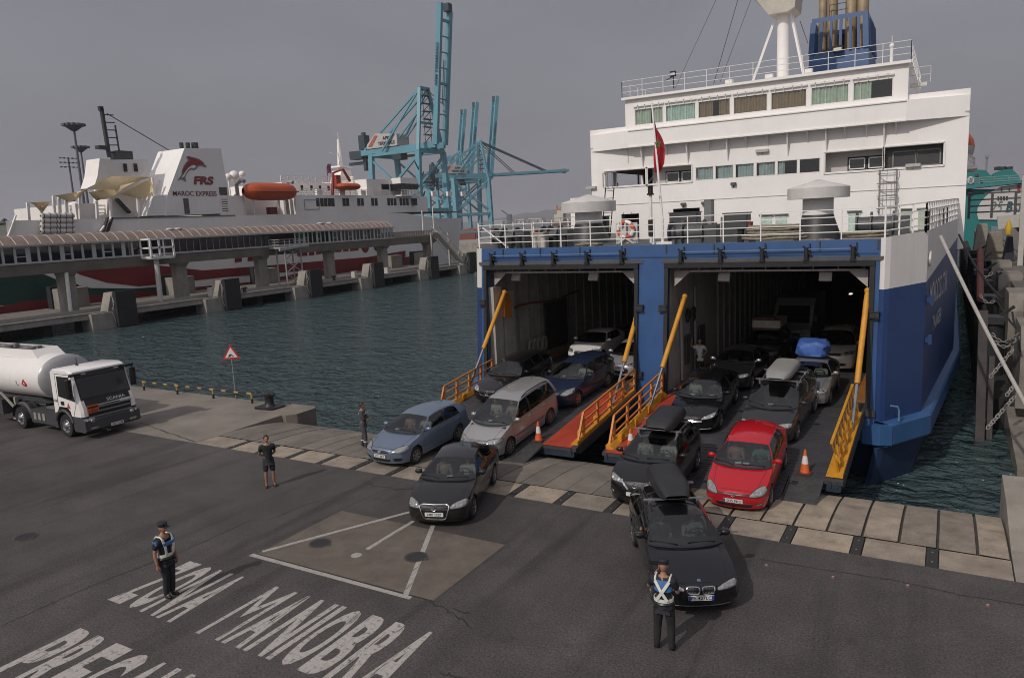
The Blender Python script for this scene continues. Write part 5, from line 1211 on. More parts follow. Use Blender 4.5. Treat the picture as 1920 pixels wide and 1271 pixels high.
    def slips(c, ys):
        mb = MB()
        for y in ys: mb.box(c.P(c.xc+.06, y, c.zc+.035), (.11, .17, .012), rz=random.uniform(-.4, .4))
        mb.build('paper_slip', mat('paper', (.72, .70, .68), .7, var=.03), c.root)
    def roofbox(c, label, m, x0, L_=1.9, w=.80, h=.38, y=0, nose=.35):
        z0 = c.H+.075
        for xx in (x0+.45, x0+L_-.35):
            mb = MB(); mb.bar(c.P(xx, -c.wr-.12, z0-.02), c.P(xx, c.wr+.12, z0-.02), .07, .03, up=(0, 0, 1))
            for s_ in (1, -1): mb.bar(c.P(xx, (c.wr-.02)*s_, c.roofz(min(c.xre, xx))-.05), c.P(xx, (c.wr-.02)*s_, z0), .06)
            mb.build('cross_bar', steel, c.root)
        t = thing('roof_box', label, 'roof box', (0, 0, 0), 'roof boxes on the cars'); t.matrix_world = c.M @ Matrix.Translation(c.P(x0+L_/2, y, z0)); WO[t.name] = Vector((0, 0, 0))
        def sec(u, upper):
            e = min(1, max(0, u/nose)); k = (1-(1-e)**2.2) if u < nose else 1; e2 = min(1, (1-u)/.06); kk = k*(.55+.45*e2)
            ww = w/2*(.62+.38*(1-(1-e)**2.0))*(1-.04*(1-e2)); hh = (h*.62 if upper else h*.30)*(.25+.75*kk)
            return [Vector((L_/2-u*L_, ww*(abs(cos(a))**.45)*(1 if cos(a) > 0 else -1), h*.32+(1 if upper else -1)*hh*(sin(a)**.5 if sin(a) > 1e-6 else 0))) for a in [j*pi/14 for j in range(15)]]
        us = [0, .02, .05, .1, .16, .23, .3, .4, .55, .7, .85, .94, .98, 1]
        g = MB(); g.grid([sec(u, True) for u in us]); g.add(sec(1, True), [list(range(15))]); g.build('lid', m, t, weld=True)
        g = MB(); g.grid([sec(u, False) for u in us]); g.add(sec(1, False), [list(range(15))]); g.build('tray', m, t, weld=True)
        mb = MB(); ed = [sec(u, True)[0]*1.004 for u in us]; ed2 = [Vector((q.x, -q.y, q.z)) for q in ed[::-1]]; mb.tube(ed+ed2, .012, 5, closed=True); mb.build('seam', trimblk, t)
        return t
def carpaint(nm, col, metal=.0, rough=.35, var=.05): return mat(nm, col, rough, metal, var, 1.5, coat=1.0, spec=.1)
def zdrive(y):
    if y < Y_JOINT: return .0
    if y < 21.35: return slope_z(y)+.012
    if y < TIPY: return lerp(.01+slope_z(21.35), TIPZ+.02, (y-21.35)/(TIPY-21.35))
    if y < YST-.14: return lerp(TIPZ, FL, (y-TIPY)/(YST-.14-TIPY))+.006
    return FL+.002
# ================================================================== PEOPLE
def skin_mesh(J, E, sub=1, root=None):
    names = list(J); ix = {n: i for i, n in enumerate(names)}
    me = bpy.data.meshes.new('sk'); me.from_pydata([J[n][0] for n in names], [(ix[a], ix[b]) for a, b in E], [])
    ob = bpy.data.objects.new('sk', me); COL.objects.link(ob)
    ob.modifiers.new('s', 'SKIN'); sv = me.skin_vertices[0].data
    for n in names: r = J[n][1]; sv[ix[n]].radius = (r, r) if not isinstance(r, tuple) else r; sv[ix[n]].use_root = (n == (root or names[0]))
    m2 = ob.modifiers.new('b', 'SUBSURF'); m2.levels = sub; m2.render_levels = sub
    dg = bpy.context.evaluated_depsgraph_get(); r = bpy.data.meshes.new_from_object(ob.evaluated_get(dg))
    COL.objects.unlink(ob); bpy.data.objects.remove(ob); bpy.data.meshes.remove(me)
    vs = [v.co.copy() for v in r.vertices]; fs = [list(p.vertices) for p in r.polygons]; bpy.data.meshes.remove(r)
    return vs, fs
def skinned(J, E, nm, m, parent, root=None, sub=1, extra=None):
    vs, fs = skin_mesh(J, E, sub, root); mb = extra or MB(); mb.add(vs, fs, 0, True); return mb.build(nm, m, parent, sharp=60)
V = Vector
def person(label, M, top, bottom, shoe, h=1.76, larm='down', rarm='down', stance=.0, seated=False, short_sleeve=True, shorts=False, cap=None, head_yaw=0, head_pitch=0, group=None, vest=None, hair=True, legspread=.10, skinm=None, long_top=False):
    """figure facing +y in its own frame, feet at z = 0"""
    sk = skinm or skin; k = h/1.76
    t = thing('person', label, 'person', (0, 0, 0), group); t.matrix_world = M @ Matrix.Scale(k, 4); WO[t.name] = V((0, 0, 0))
    hipz = .93 if not seated else .50
    J = {}
    J['pelvis'] = (V((0, 0, hipz)), .125); J['waist'] = (V((0, .0, hipz+.16)), (.135, .10)); J['chest'] = (V((0, 0, hipz+.36)), (.165, .115)); J['upper'] = (V((0, -.01, hipz+.47)), (.15, .10)); J['neck'] = (V((0, .0, hipz+.56)), .055); J['skull0'] = (V((0, .01, hipz+.63)), .06)
    E = [('pelvis', 'waist'), ('waist', 'chest'), ('chest', 'upper'), ('upper', 'neck'), ('neck', 'skull0')]
    arms = {}
    for s, pose in ((1, rarm), (-1, larm)):
        sh = V((.19*s, -.01, hipz+.465))
        if pose == 'down': el = sh+V((.06*s, -.02, -.29)); wr = el+V((.01*s, .06, -.25)); dr = V((0, .03, -1))
        elif pose == 'hip': el = sh+V((.17*s, -.10, -.24)); wr = V((.16*s, .09, hipz+.08)); dr = V((-s*.8, .3, -.4))
        elif pose == 'crossed': el = sh+V((.05*s, .10, -.25)); wr = V((-.06*s, .23, hipz+.23+.03*s)); dr = V((-s, .0, .1))
        elif pose == 'back': el = sh+V((.06*s, -.13, -.26)); wr = V((.03*s, -.19, hipz+.05)); dr = V((-s, 0, -.2))
        elif pose == 'phone': el = sh+V((.12*s, .12, -.24)); wr = el+V((-.08*s, .20, .12)); dr = V((-.2*s, .5, .7))
        elif pose == 'front': el = sh+V((.06*s, .08, -.27)); wr = el+V((-.10*s, .22, .06)); dr = V((-.6*s, .6, .1))
        elif pose == 'wheel': el = sh+V((.07*s, .16, -.22)); wr = el+V((-.05*s, .24, .12)); dr = V((-.2*s, 1, .1))
        elif pose == 'out': el = sh+V((.24*s, .05, -.10)); wr = el+V((.10*s, .18, .10)); dr = V((.1*s, .6, .5))
        elif pose == 'raise': el = sh+V((.20*s, .10, .02)); wr = el+V((.0, .08, .25)); dr = V((0, .2, 1))
        dr.normalize(); arms[s] = (sh, el, wr, dr)
        J['sh%d' % s] = (sh, .062); J['el%d' % s] = (el, .042); J['fm%d' % s] = (el.lerp(wr, .4), .041); J['wr%d' % s] = (wr, .027)
        E += [('upper', 'sh%d' % s), ('sh%d' % s, 'el%d' % s), ('el%d' % s, 'fm%d' % s), ('fm%d' % s, 'wr%d' % s)]
    legs = {}
    for s in (1, -1):
        hp = V((.095*s, 0, hipz-.05))
        if seated: kn = V((.14*s, .42, hipz+.04)); an = kn+V((0, .18, -.40))
        else: kn = V((legspread*s*1.05, .03+stance*s*.5, .50)); an = V((legspread*s*1.15, -.02+stance*s, .09))
        legs[s] = (hp, kn, an)
        J['hp%d' % s] = (hp, .088); J['th%d' % s] = (hp.lerp(kn, .5), .075); J['kn%d' % s] = (kn, .056); J['cf%d' % s] = (kn.lerp(an, .35), .058); J['an%d' % s] = (an, .036); J['to%d' % s] = (an+V((.02*s, .13, -.055)), .034)
        E += [('pelvis', 'hp%d' % s), ('hp%d' % s, 'th%d' % s), ('th%d' % s, 'kn%d' % s), ('kn%d' % s, 'cf%d' % s), ('cf%d' % s, 'an%d' % s), ('an%d' % s, 'to%d' % s)]
    # head, face, hands joined into the body mesh
    R = Matrix.Rotation(head_yaw, 3, 'Z') @ Matrix.Rotation(head_pitch, 3, 'X'); hc = V((0, .02, hipz+.72))
    ex = MB(); rows = []
    for i in range(11):
        a = -pi/2+pi*i/10; row = []
        for j in range(17):
            b = 2*pi*j/16; q = V((cos(a)*cos(b)*.077, cos(a)*sin(b)*.095, sin(a)*.118))
            if q.z < -.02: q.x *= 1-.25*min(1, (-q.z-.02)/.09); q.y = q.y*(1-.10*min(1, (-q.z)/.1))+.012
            row.append(hc+R @ q)
        rows.append(row)
    ex.grid(rows, 0, True)
    def hp_(x, y, z): return hc+R @ V((x, y, z))
    ex.add([hp_(0, .098, .02), hp_(-.016, .094, -.028), hp_(.016, .094, -.028), hp_(0, .122, -.026)], [[0, 1, 3], [0, 3, 2], [1, 2, 3]], 0, True)
    for s in (1, -1):
        ex.ball(hp_(.079*s, -.005, -.01), 1, 5, sc=(.010, .022, .032)); ex.ball(hp_(.031*s, .083, .012), 1, 4, m=1, sc=(.012, .008, .007))
    ex.bar(hp_(-.024, .092, -.058), hp_(.024, .092, -.058), .008, .008, m=2)
    for s, (sh, el, wr, dr) in arms.items():
        side = dr.cross(V((s, .2, .1))).normalized(); nrm = dr.cross(side)
        pc = wr+dr*.05; ex.tube([wr-dr*.005, pc, wr+dr*.095], [.026, .034, .030], 8)
        for f, (o_, L_) in enumerate(((-.026, .070), (-.009, .080), (.009, .076), (.026, .060))):
            b0 = wr+dr*.09+side*o_; b1 = b0+dr*L_*.5+nrm*.006; b2 = b1+dr*L_*.42+nrm*.022; ex.tube([b0, b1, b2], [.0095, .009, .007], 5)
        tb = wr+dr*.03+side*-.03; ex.tube([tb, tb+dr*.035-side*.022, tb+dr*.065-side*.026+nrm*.012], [.012, .011, .008], 5)
    skinned(J, E, 'body', [sk, inkb, mat('lips', (.20, .08, .06), .6)], t, 'pelvis', extra=ex)
    # clothing
    def sub(names, grow): return {n: (J[n][0], tuple(q+grow for q in J[n][1]) if isinstance(J[n][1], tuple) else J[n][1]+grow) for n in names}
    JT = sub(['pelvis', 'waist', 'chest', 'upper'], .020); JT['chest'] = (JT['chest'][0], (.195, .142)); JT['pelvis'] = (JT['pelvis'][0]+V((0, 0, -.01)), JT['pelvis'][1]); JT['upper'] = (J['upper'][0]+V((0, .004, .0)), (.172, .128)); JT['neck'] = (J['neck'][0]+V((0, .004, -.03)), (.082, .078)); JT['hem'] = (V((0, 0, hipz-(.13 if shorts else .04))), (.172, .135)); ET = [('hem', 'pelvis'), ('pelvis', 'waist'), ('waist', 'chest'), ('chest', 'upper'), ('upper', 'neck')]
    for s in (1, -1):
        sh, el, wr, dr = arms[s]; JT['sh%d' % s] = (sh, .092); ET.append(('upper', 'sh%d' % s))
        if short_sleeve: JT['sl%d' % s] = (sh.lerp(el, .72), .064); ET.append(('sh%d' % s, 'sl%d' % s))
        else:
            JT['sl%d' % s] = (el, .056); JT['cu%d' % s] = (el.lerp(wr, .95), .040); ET += [('sh%d' % s, 'sl%d' % s), ('sl%d' % s, 'cu%d' % s)]
    skinned(JT, ET, 'shirt', top, t, 'pelvis')
    JB = {'pelvis': (J['pelvis'][0]+V((0, 0, .06)), .142), 'waistband': (V((0, 0, hipz+.19)), (.152, .118))}; EB = [('waistband', 'pelvis')]
    for s in (1, -1):
        hp, kn, an = legs[s]; JB['hp%d' % s] = (hp, .116); JB['th%d' % s] = (hp.lerp(kn, .5), .106); EB += [('pelvis', 'hp%d' % s), ('hp%d' % s, 'th%d' % s)]
        if shorts: JB['kn%d' % s] = (hp.lerp(kn, .97), .086); EB.append(('th%d' % s, 'kn%d' % s))
        else:
            JB['kn%d' % s] = (kn, .084); JB['cf%d' % s] = (kn.lerp(an, .45), .080); JB['an%d' % s] = (kn.lerp(an, 1.16), .062); EB += [('th%d' % s, 'kn%d' % s), ('kn%d' % s, 'cf%d' % s), ('cf%d' % s, 'an%d' % s)]
    skinned(JB, EB, 'trousers' if not shorts else 'shorts', bottom, t, 'pelvis')
    for s in (1, -1):
        an = legs[s][2]; b0 = an+V((.0, -.05, -.05)); skinned({'a': (an+V((0, -.01, .03)), .058), 'h': (an+V((0, -.035, -.045)), .052), 'm': (an+V((.01*s, .06, -.045)), .052), 't': (an+V((.025*s, .17, -.055)), .042)}, [('a', 'h'), ('h', 'm'), ('m', 't')], 'shoe', shoe, t, 'h')
    if hair and not cap:
        g = MB(); rows = []
        for i in range(7):
            a = pi*.02+pi/2*i/6*.98; row = []
            for j in range(17):
                b = 2*pi*j/16; a2 = a if sin(b) < .25 else a+(1-i/6)*.72*min(1, (sin(b)-.25)/.5)
                a2 -= (1-i/6)*.42*(1 if sin(b) < -.3 else 0); row.append(hc+R @ V((cos(a2)*cos(b)*.092, cos(a2)*sin(b)*.110-.004, sin(a2)*.140)))
            rows.append(row)
        g.grid(rows, 0, True).build('hair', hairm, t)
    if cap:
        g = MB(); g.lathe([(.090, .035), (.094, .06), (.108, .105), (.098, .128), (0, .136)], (0, 0, 0), n=18); 
        g.prism([(-.075, .075, .045), (.075, .075, .045), (.06, .165, .030), (-.06, .165, .030)], (0, 0, .008)); g.ball((0, .098, .085), 1, 4, m=1, sc=(.016, .008, .018))
        g.v = [hc+R @ V((q.x, q.y*1.08, q.z)) for q in g.v]; g.build('cap', [cap, steel], t)
    if vest:
        g = MB(); z0 = hipz; w_ = .185; f = .148
        def loop(pts): g.bar
        ring = [V(((.178)*cos(a), (.142)*sin(a), z0+.10)) for a in [j*pi/12 for j in range(24)]]
        for p, q in zip(ring, ring[1:]+ring[:1]): g.bar(p, q, .012, .065)
        for s in (1, -1):
            for yv in ((1, -1) if vest == 'x' else (1, )):
                a = V((.13*s, .125*yv, z0+.49)); b = V((-.10*s if vest == 'x' else .09*s, .152*yv, z0+.12)); mid = a.lerp(b, .5); mid.y = .170*yv
                g.bar(a, mid, .055, .012, up=(0, 1, 0)) ; g.bar(mid, b, .055, .012, up=(0, 1, 0))
            g.bar(V((.13*s, .125, z0+.49)), V((.13*s, -.125, z0+.49)), .055, .10) if False else None
            g.tube([V((.13*s, .125, z0+.49)), V((.135*s, .07, z0+.545)), V((.135*s, -.06, z0+.545)), V((.13*s, -.12, z0+.49))], .019, 6)
        g.build('reflective_braces', mat('reflective', (.62, .64, .58), .45, var=.08), t)
        g = MB(); g.tube([V((.172*cos(a), .138*sin(a), z0+.03)) for a in [j*pi/10 for j in range(20)]], .028, 5, closed=True); g.box((.17, 0, z0-.04), (.07, .11, .16), ch=.02); g.box((-.17, .03, z0-.02), (.05, .09, .12), ch=.02); g.build('duty_belt', trimblk, t)
    return t
def stand(x, y, z, facing):      # facing: world heading vector
    a = atan2(-facing[0], facing[1]); return Matrix.Translation((x, y, z)) @ Matrix.Rotation(a, 4, 'Z')
# ------------------------------------------------------------------ the cars
cars = {}
c = cars['focus'] = Car('hatch', 'light blue hatchback rolling off the left ramp beside the water', 'car', (-16.72, 19.75), (-.02, -1), carpaint('paint_light_blue', (.175, .225, .31), .55, .35), zfun=zdrive, L=4.34, W=1.84, H=1.48, xre=3.92, xbe=4.25, rd=.13, spokes=7, pil=[(1.25, 2.02, 1.42, 2.14), (2.66, 2.70, 2.76, 2.78), (3.62, 3.58, 4.25, 3.92)])
c.lights([(.42, .60), (.97, .60), (.93, .79), (.55, .72)], 3.2); c.decal('grille', [(-.34, .575), (.34, .575), (.40, .66), (-.40, .66)], trimblk, 5); c.frame('grille_frame', [(-.34, .575), (.34, .575), (.40, .66), (-.40, .66)], chrome, .008); c.badge(.62, 'oval', .055)
c.decal('lower_intake', [(-.36, .26), (.36, .26), (.42, .37), (-.42, .37)], trimblk, 5)
for s in (1, -1): c.decal('fog_lamp', [(s*.52, .30), (s*.80, .32), (s*.82, .43), (s*.50, .41)], trimblk, 4)
c.plate(.475, '0151 BKZ'); c.slips([-.25])
c = cars['sharan'] = Car('mpv', 'silver minivan with roof rails driving down the left ramp', 'car', (-14.08, 21.85), (-.06, -1), carpaint('paint_silver', (.36, .35, .345), .5, .36), zfun=zdrive, rails=trimblk, spokes=9, side_trim=mat('moulding_grey', (.10, .10, .10), .5))
c.lights([(.40, .68), (.97, .66), (.95, .83), (.42, .78)], 3.4); c.decal('grille', [(-.33, .655), (.33, .655), (.35, .775), (-.35, .775)], mat('grille_grey', (.12, .12, .12), .4), 6); c.bars('grille_bar', -.32, .32, (.675, .70, .725, .75), chrome, .007); c.badge(.715, 'vw', .055)
c.bars('bumper_strip', -.85, .85, (.50,), mat('moulding_grey', (.10, .10, .10), .5), .018); c.decal('lower_intake', [(-.5, .27), (.5, .27), (.52, .37), (-.52, .37)], trimblk, 5); c.slips([-.05])
c = cars['passat'] = Car('sedan', 'black saloon with a chrome shield grille turning on the asphalt patch', 'car', (-12.16, 16.22), (.33, -.94), carpaint('paint_black_grey', (.016, .016, .017), .3, .33), zfun=zdrive, spokes=9, L=4.76)
c.lights([(.46, .59), (.97, .60), (.92, .76), (.50, .70)], 3.5); gq = [(-.30, .30), (.30, .30), (.44, .70), (-.44, .70)]
c.frame('grille_frame', gq, chrome, .018, 7); c.decal('grille', [(-.35, .535), (.35, .535), (.42, .685), (-.42, .685)], trimblk, 7); c.bars('grille_bar', -.36, .36, (.575, .61, .645), dark, .006); c.badge(.63, 'vw', .075)
c.decal('lower_intake', [(-.27, .28), (.27, .28), (.30, .36), (-.30, .36)], trimblk, 6); c.plate(.455, '2487 DZP', 0, .52)
for s in (1, -1): c.decal('side_intake', [(s*.42, .27), (s*.80, .30), (s*.80, .40), (s*.44, .38)], trimblk, 4)
c.slips([.05])
c = cars['bmw'] = Car('wagon', 'black estate car with a twin kidney grille stopped before the policeman', 'car', (-4.52, 14.72), (.49, -.87), carpaint('paint_black', (.0085, .0085, .011), .25, .30), zfun=zdrive, rails=trimblk, spokes=7)
c.lights([(.36, .58), (.94, .60), (.88, .70), (.38, .67)], 3.6)
for s in (1, -1):
    q = [(s*.03, .535), (s*.27, .545), (s*.29, .67), (s*.03, .665)]; c.decal('kidney_grille', q, trimblk, 4.5); c.frame('kidney_frame', q, chrome, .013, 4.5)
    mb = MB()
    for k in range(7):
        yy = s*(.055+.03*k); h1 = c.hit_front(yy, .55); h2 = c.hit_front(yy, .655)
        if h1 and h2: mb.bar(h1[0]+h1[1]*.014, h2[0]+h2[1]*.014, .006)
    mb.build('kidney_slat', grey, c.root)
c.badge(.725, 'disc', .04); c.decal('lower_intake', [(-.40, .24), (.40, .24), (.46, .36), (-.46, .36)], trimblk, 5); c.plate(.46, 'FY 427LC', 2, .52); c.bars('bumper_crease', -.62, .62, (.255,), mat('crease', (.05, .05, .055), .3), .010)
for s in (1, -1): c.decal('fog_lamp', [(s*.56, .28), (s*.78, .30), (s*.79, .40), (s*.58, .38)], trimblk, 4)
boxblk = mat('box_black', (.020, .020, .022), .42, var=.15, scale=6, bump=.15)
c.roofbox('glossy black roof box on the black estate car beside the policeman', boxblk, 2.35, 1.85, .82, .46, .0, .42)
c = cars['golf'] = Car('hatch', 'bright red hatchback leaving the right ramp', 'car', (-4.92, 20.65), (.03, -1), carpaint('paint_red', (.42, .008, .016), .0, .30), zfun=zdrive, spokes=9)
c.lights([(.46, .57), (.96, .60), (.90, .80), (.52, .70)], 2.7); c.decal('grille', [(-.42, .60), (.42, .60), (.46, .68), (-.46, .68)], mat('grille_red', (.20, .005, .010), .35), 4); c.bars('grille_bar', -.43, .43, (.62, .655), inkb, .008); c.badge(.64, 'vw', .06)
c.decal('lower_intake', [(-.46, .25), (.46, .25), (.52, .36), (-.52, .36)], trimblk, 5); c.plate(.465, '1235 FKD', 1, .52); c.bars('bumper_strip', -.8, .8, (.41,), mat('strip_red', (.2, .01, .015), .4), .010)
for s in (1, -1): c.decal('fog_lamp', [(s*.60, .31), (s*.72, .32), (s*.72, .38), (s*.60, .37)], lens, 3)
c.slips([.1, -.12])
c = cars['qash'] = Car('suv', 'black crossover with roof box coming off the right ramp', 'car', (-7.44, 19.72), (.04, -1), carpaint('paint_black2', (.010, .010, .011), .25, .3), zfun=zdrive, rails=steel, spokes=5)
c.lights([(.40, .76), (.98, .78), (.94, .91), (.44, .84)], 3.4, drl=True); c.decal('grille', [(-.36, .58), (.36, .58), (.42, .82), (-.42, .82)], trimblk, 6)
mb = MB()
for s in (1, -1):
    hs = [c.hit_front(s*lerp(.42, .16, i/6), lerp(.84, .60, i/6)) for i in range(7)]; c.strip(mb, hs, .05, .022)
mb.build('chrome_vee', chrome, c.root); c.badge(.74, 'bar', .065); c.plate(.50, None); c.decal('lower_intake', [(-.5, .27), (.5, .27), (.55, .40), (-.55, .40)], trimblk, 5)
for s in (1, -1): c.decal('fog_lamp', [(s*.62, .40), (s*.82, .42), (s*.82, .52), (s*.62, .50)], trimblk, 4); c.frame('fog_ring', [(s*.66, .42), (s*.78, .43), (s*.78, .51), (s*.66, .50)], chrome, .008, 2)
c.roofbox('matt black roof box on the crossover below the orange guard rail', boxblk, 1.85, 1.8, .88, .42, .10, .25)
c = cars['merc'] = Car('sedan', 'glossy black saloon with slim headlights on the right ramp', 'car', (-7.72, 25.85), (.04, -1), carpaint('paint_black3', (.007, .007, .008), .25, .26), zfun=zdrive, spokes=5)
c.lights([(.42, .60), (.96, .66), (.92, .77), (.46, .68)], 3.2, drl=True); c.decal('grille', [(-.36, .44), (.36, .44), (.44, .64), (-.44, .64)], trimblk, 4); c.bars('grille_bar', -.42, .42, (.53, .57), chrome, .010); c.badge(.55, 'star', .085); c.bars('chin_strip', -.7, .7, (.26,), chrome, .010); c.slips([.45, -.25])
c = cars['pic'] = Car('mpv', 'dark grey people carrier with a pale roof box on the right ramp', 'car', (-5.05, 25.55), (-.06, -1), carpaint('paint_dark_grey', (.030, .030, .034), .4, .36), zfun=zdrive, rails=steel, L=4.43, H=1.63, wb=2.72, xre=4.05, xbe=4.34, pil=[(1.12, 2.0, 1.33, 2.12), (2.40, 2.44, 2.50, 2.53), (3.45, 3.42, 3.58, 3.52), (4.12, 3.92, 4.34, 4.05)], spokes=5)
c.lights([(.36, .70), (.97, .66), (.95, .80), (.46, .78)], 3.2); c.bars('grille_bar', -.6, .6, (.72, .76), chrome, .007); c.decal('grille', [(-.40, .32), (.40, .32), (.46, .52), (-.46, .52)], trimblk, 5); c.badge(.74, 'disc', .05); c.slips([-.05])
for s in (1, -1): c.decal('fog_lamp', [(s*.56, .36), (s*.82, .38), (s*.83, .48), (s*.58, .46)], trimblk, 4)
c.plate(.58, None, 0)
c.roofbox('pale grey roof box on the dark grey people carrier', mat('box_grey', (.22, .215, .205), .45, var=.1), 1.6, 1.9, .88, .40, .0, .35)
c = cars['cclass'] = Car('sedan', 'grey saloon carrying a blue tarpaulin bundle on its roof', 'car', (-4.52, 29.2), (.02, -1), carpaint('paint_grey', (.28, .28, .285), .5, .34), zfun=zdrive, spokes=7)
c.lights([(.46, .56), (.90, .58), (.90, .76), (.52, .74)], 2.2); c.decal('grille', [(-.28, .46), (.28, .46), (.34, .68), (-.34, .68)], mat('grille_grey', (.12, .12, .12), .4), 5); c.frame('grille_frame', [(-.28, .46), (.28, .46), (.34, .68), (-.34, .68)], chrome, .012); c.badge(.70, 'star', .05); c.plate(.42); c.slips([-.1])
c = cars['audi'] = Car('sedan', 'black saloon inside the right garage beside the man in white', 'car', (-7.75, 30.9), (.0, -1), carpaint('paint_black4', (.014, .014, .015), .25, .3), zfun=zdrive, spokes=5, mir=steel)
c.lights([(.44, .60), (.97, .62), (.93, .75), (.46, .70)], 3.4, drl=True); c.decal('grille', [(-.28, .34), (.28, .34), (.38, .68), (-.38, .68)], trimblk, 5); c.badge(.62, 'rings', .06); c.plate(.46)
c = cars['touareg'] = Car('suv', 'pale beige off-roader in the right garage behind the blue bundle', 'car', (-4.38, 35.9), (.0, -1), carpaint('paint_beige', (.70, .66, .60), .2, .36), zfun=zdrive, L=4.75, W=1.93, H=1.72, wb=2.86, r=.37, rails=grey)
c.lights([(.50, .80), (.97, .82), (.93, .95), (.54, .90)], 3.4); c.decal('grille', [(-.42, .76), (.42, .76), (.46, .86), (-.46, .86)], trimblk, 5); c.bars('grille_bar', -.4, .4, (.79, .83), chrome, .01); c.plate(.56); c.decal('lower_intake', [(-.6, .32), (.6, .32), (.62, .46), (-.62, .46)], trimblk, 5)
c = cars['load'] = Car('wagon', 'dark estate car under a mattress load deep in the right garage', 'car', (-7.62, 35.9), (.0, -1), carpaint('paint_dark5', (.035, .033, .03), .3, .36), zfun=zdrive, H=1.5, W=1.84)
c.lights([(.42, .60), (.96, .62), (.92, .78), (.48, .72)], 3); c.decal('grille', [(-.32, .60), (.32, .60), (.36, .70), (-.36, .70)], chrome, 5); c.plate(.46); cload = c
c = cars['blue'] = Car('wagon', 'dark blue estate with an arm out of its window on the left ramp', 'car', (-13.72, 26.75), (-.06, -1), carpaint('paint_navy', (.022, .032, .070), .35, .32), zfun=zdrive, H=1.50, spokes=6)
c.lights([(.48, .62), (.96, .62), (.94, .82), (.56, .76)], 2.8); c.decal('grille', [(-.38, .62), (.38, .62), (.42, .72), (-.42, .72)], trimblk, 5); c.bars('grille_bar', -.4, .4, (.65, .69), chrome, .010); c.badge(.68, 'vw', .06); c.plate(.42, None); c.slips([-.1])
c = cars['bk'] = Car('wagon', 'black estate entering the left ramp behind the silver minivan', 'car', (-16.62, 26.55), (.0, -1), carpaint('paint_black6', (.009, .009, .010), .25, .28), zfun=zdrive, L=4.65, W=1.84, H=1.46)
c.lights([(.44, .60), (.96, .64), (.92, .76), (.48, .70)], 3.2, drl=True); c.decal('grille', [(-.36, .46), (.36, .46), (.42, .66), (-.42, .66)], trimblk, 5); c.frame('grille_frame', [(-.36, .46), (.36, .46), (.42, .66), (-.42, .66)], chrome, .010); c.badge(.58, 'star', .085)
c = cars['wa'] = Car('hatch', 'white hatchback with black roof inside the left garage', 'car', (-16.0, 34.5), (.0, -1), carpaint('paint_white', (.80, .78, .76), .0, .3), zfun=zdrive, L=4.3, W=1.8, H=1.45, doors=2)
c.lights([(.44, .60), (.97, .62), (.92, .76), (.48, .70)], 3.2); c.decal('grille', [(-.28, .30), (.28, .30), (.40, .68), (-.40, .68)], trimblk, 5); c.badge(.62, 'rings', .055); c.decal('side_intake', [(.5, .28), (.85, .3), (.85, .42), (.5, .4)], trimblk, 4); c.decal('side_intake', [(-.5, .28), (-.85, .3), (-.85, .42), (-.5, .4)], trimblk, 4)
c = cars['pg'] = Car('hatch', 'silver hatchback half hidden by the blue pillar in the left garage', 'car', (-12.75, 31.6), (.03, -1), carpaint('paint_silver2', (.42, .42, .42), .45, .35), zfun=zdrive, L=4.25, W=1.8, H=1.5)
c.lights([(.40, .64), (.97, .68), (.93, .84), (.52, .74)], 2.8); c.decal('grille', [(-.40, .32), (.40, .32), (.44, .56), (-.44, .56)], trimblk, 4); c.plate(.50); c.bars('chin_strip', -.6, .6, (.27,), chrome, .012)
c = cars['far'] = Car('sedan', 'dark saloon farthest back in the left garage', 'car', (-13.1, 38.0), (.0, -1), carpaint('paint_dark7', (.02, .02, .022), .3, .34), zfun=zdrive)
c.lights([(.46, .58), (.96, .60), (.92, .76), (.52, .72)], 3)
# mattress load on the dark estate, blue bundle on the grey saloon, delivery van behind
def onroof(c, x, z, w=0): return c.M @ c.P(x, w, z)
t = thing('mattress_load', 'pale mattress and boxes strapped on the dark estate car', 'load', (0, 0, 0)); t.matrix_world = cload.M @ Matrix.Translation(cload.P(3.0, 0, cload.H)); WO[t.name] = V((0, 0, 0))
mb = MB(); mb.box((0, 0, .30), (2.0, 1.35, .36), ch=.12); mb.build('mattress', mat('mattress', (.55, .52, .46), .9, var=.2, scale=4, bump=.3), t)
mb = MB(); mb.box((0, .0, .08), (1.9, 1.3, .16), ch=.06); mb.box((.7, -.1, .55), (.5, 1.0, .16), ch=.06); mb.build('bundle', mat('bundle_brown', (.12, .07, .05), .9, var=.5, scale=6), t)
cc_ = cars['cclass']; t = thing('tarpaulin_bundle', 'blue tarpaulin bundle roped on the grey saloon roof', 'bundle', (0, 0, 0)); t.matrix_world = cc_.M @ Matrix.Translation(cc_.P(2.95, 0, cc_.H-.02)); WO[t.name] = V((0, 0, 0))
rows = []
for i in range(19):
    a = -pi/2+pi*i/18; row = []
    for j in range(37):
        b = 2*pi*j/36; e = lambda v: abs(v)**.5*(1 if v > 0 else -1)
        q = V((e(cos(a))*e(cos(b))*.62, e(cos(a))*e(sin(b))*.60, .36+e(sin(a))*.34)); f = 1+.16*mnoise.noise(q*4.2)+.10*mnoise.noise(q*9); f *= 1-.07*math.exp(-((q.z-.30)/.05)**2)-.12*max(0, q.z-.5); row.append(V((q.x*f, q.y*f, max(0.0, q.z*(.98+.12*mnoise.noise(q*3.1))))))
    rows.append(row)
for r in rows: r[-1] = r[0].copy()
MB().grid(rows).build('tarpaulin', mat('tarp_blue', (.05, .12, .38), .55, var=.35, scale=7, bump=.6), t)
mb = MB()
mb.tube([V((.56*abs(cos(a))**.6*(1 if cos(a) > 0 else -1), .55*abs(sin(a))**.6*(1 if sin(a) > 0 else -1), .34)) for a in [k*pi/10 for k in range(20)]], .016, 5, closed=True); mb.build('rope', mat('rope_pale', (.35, .35, .34), .8), t)
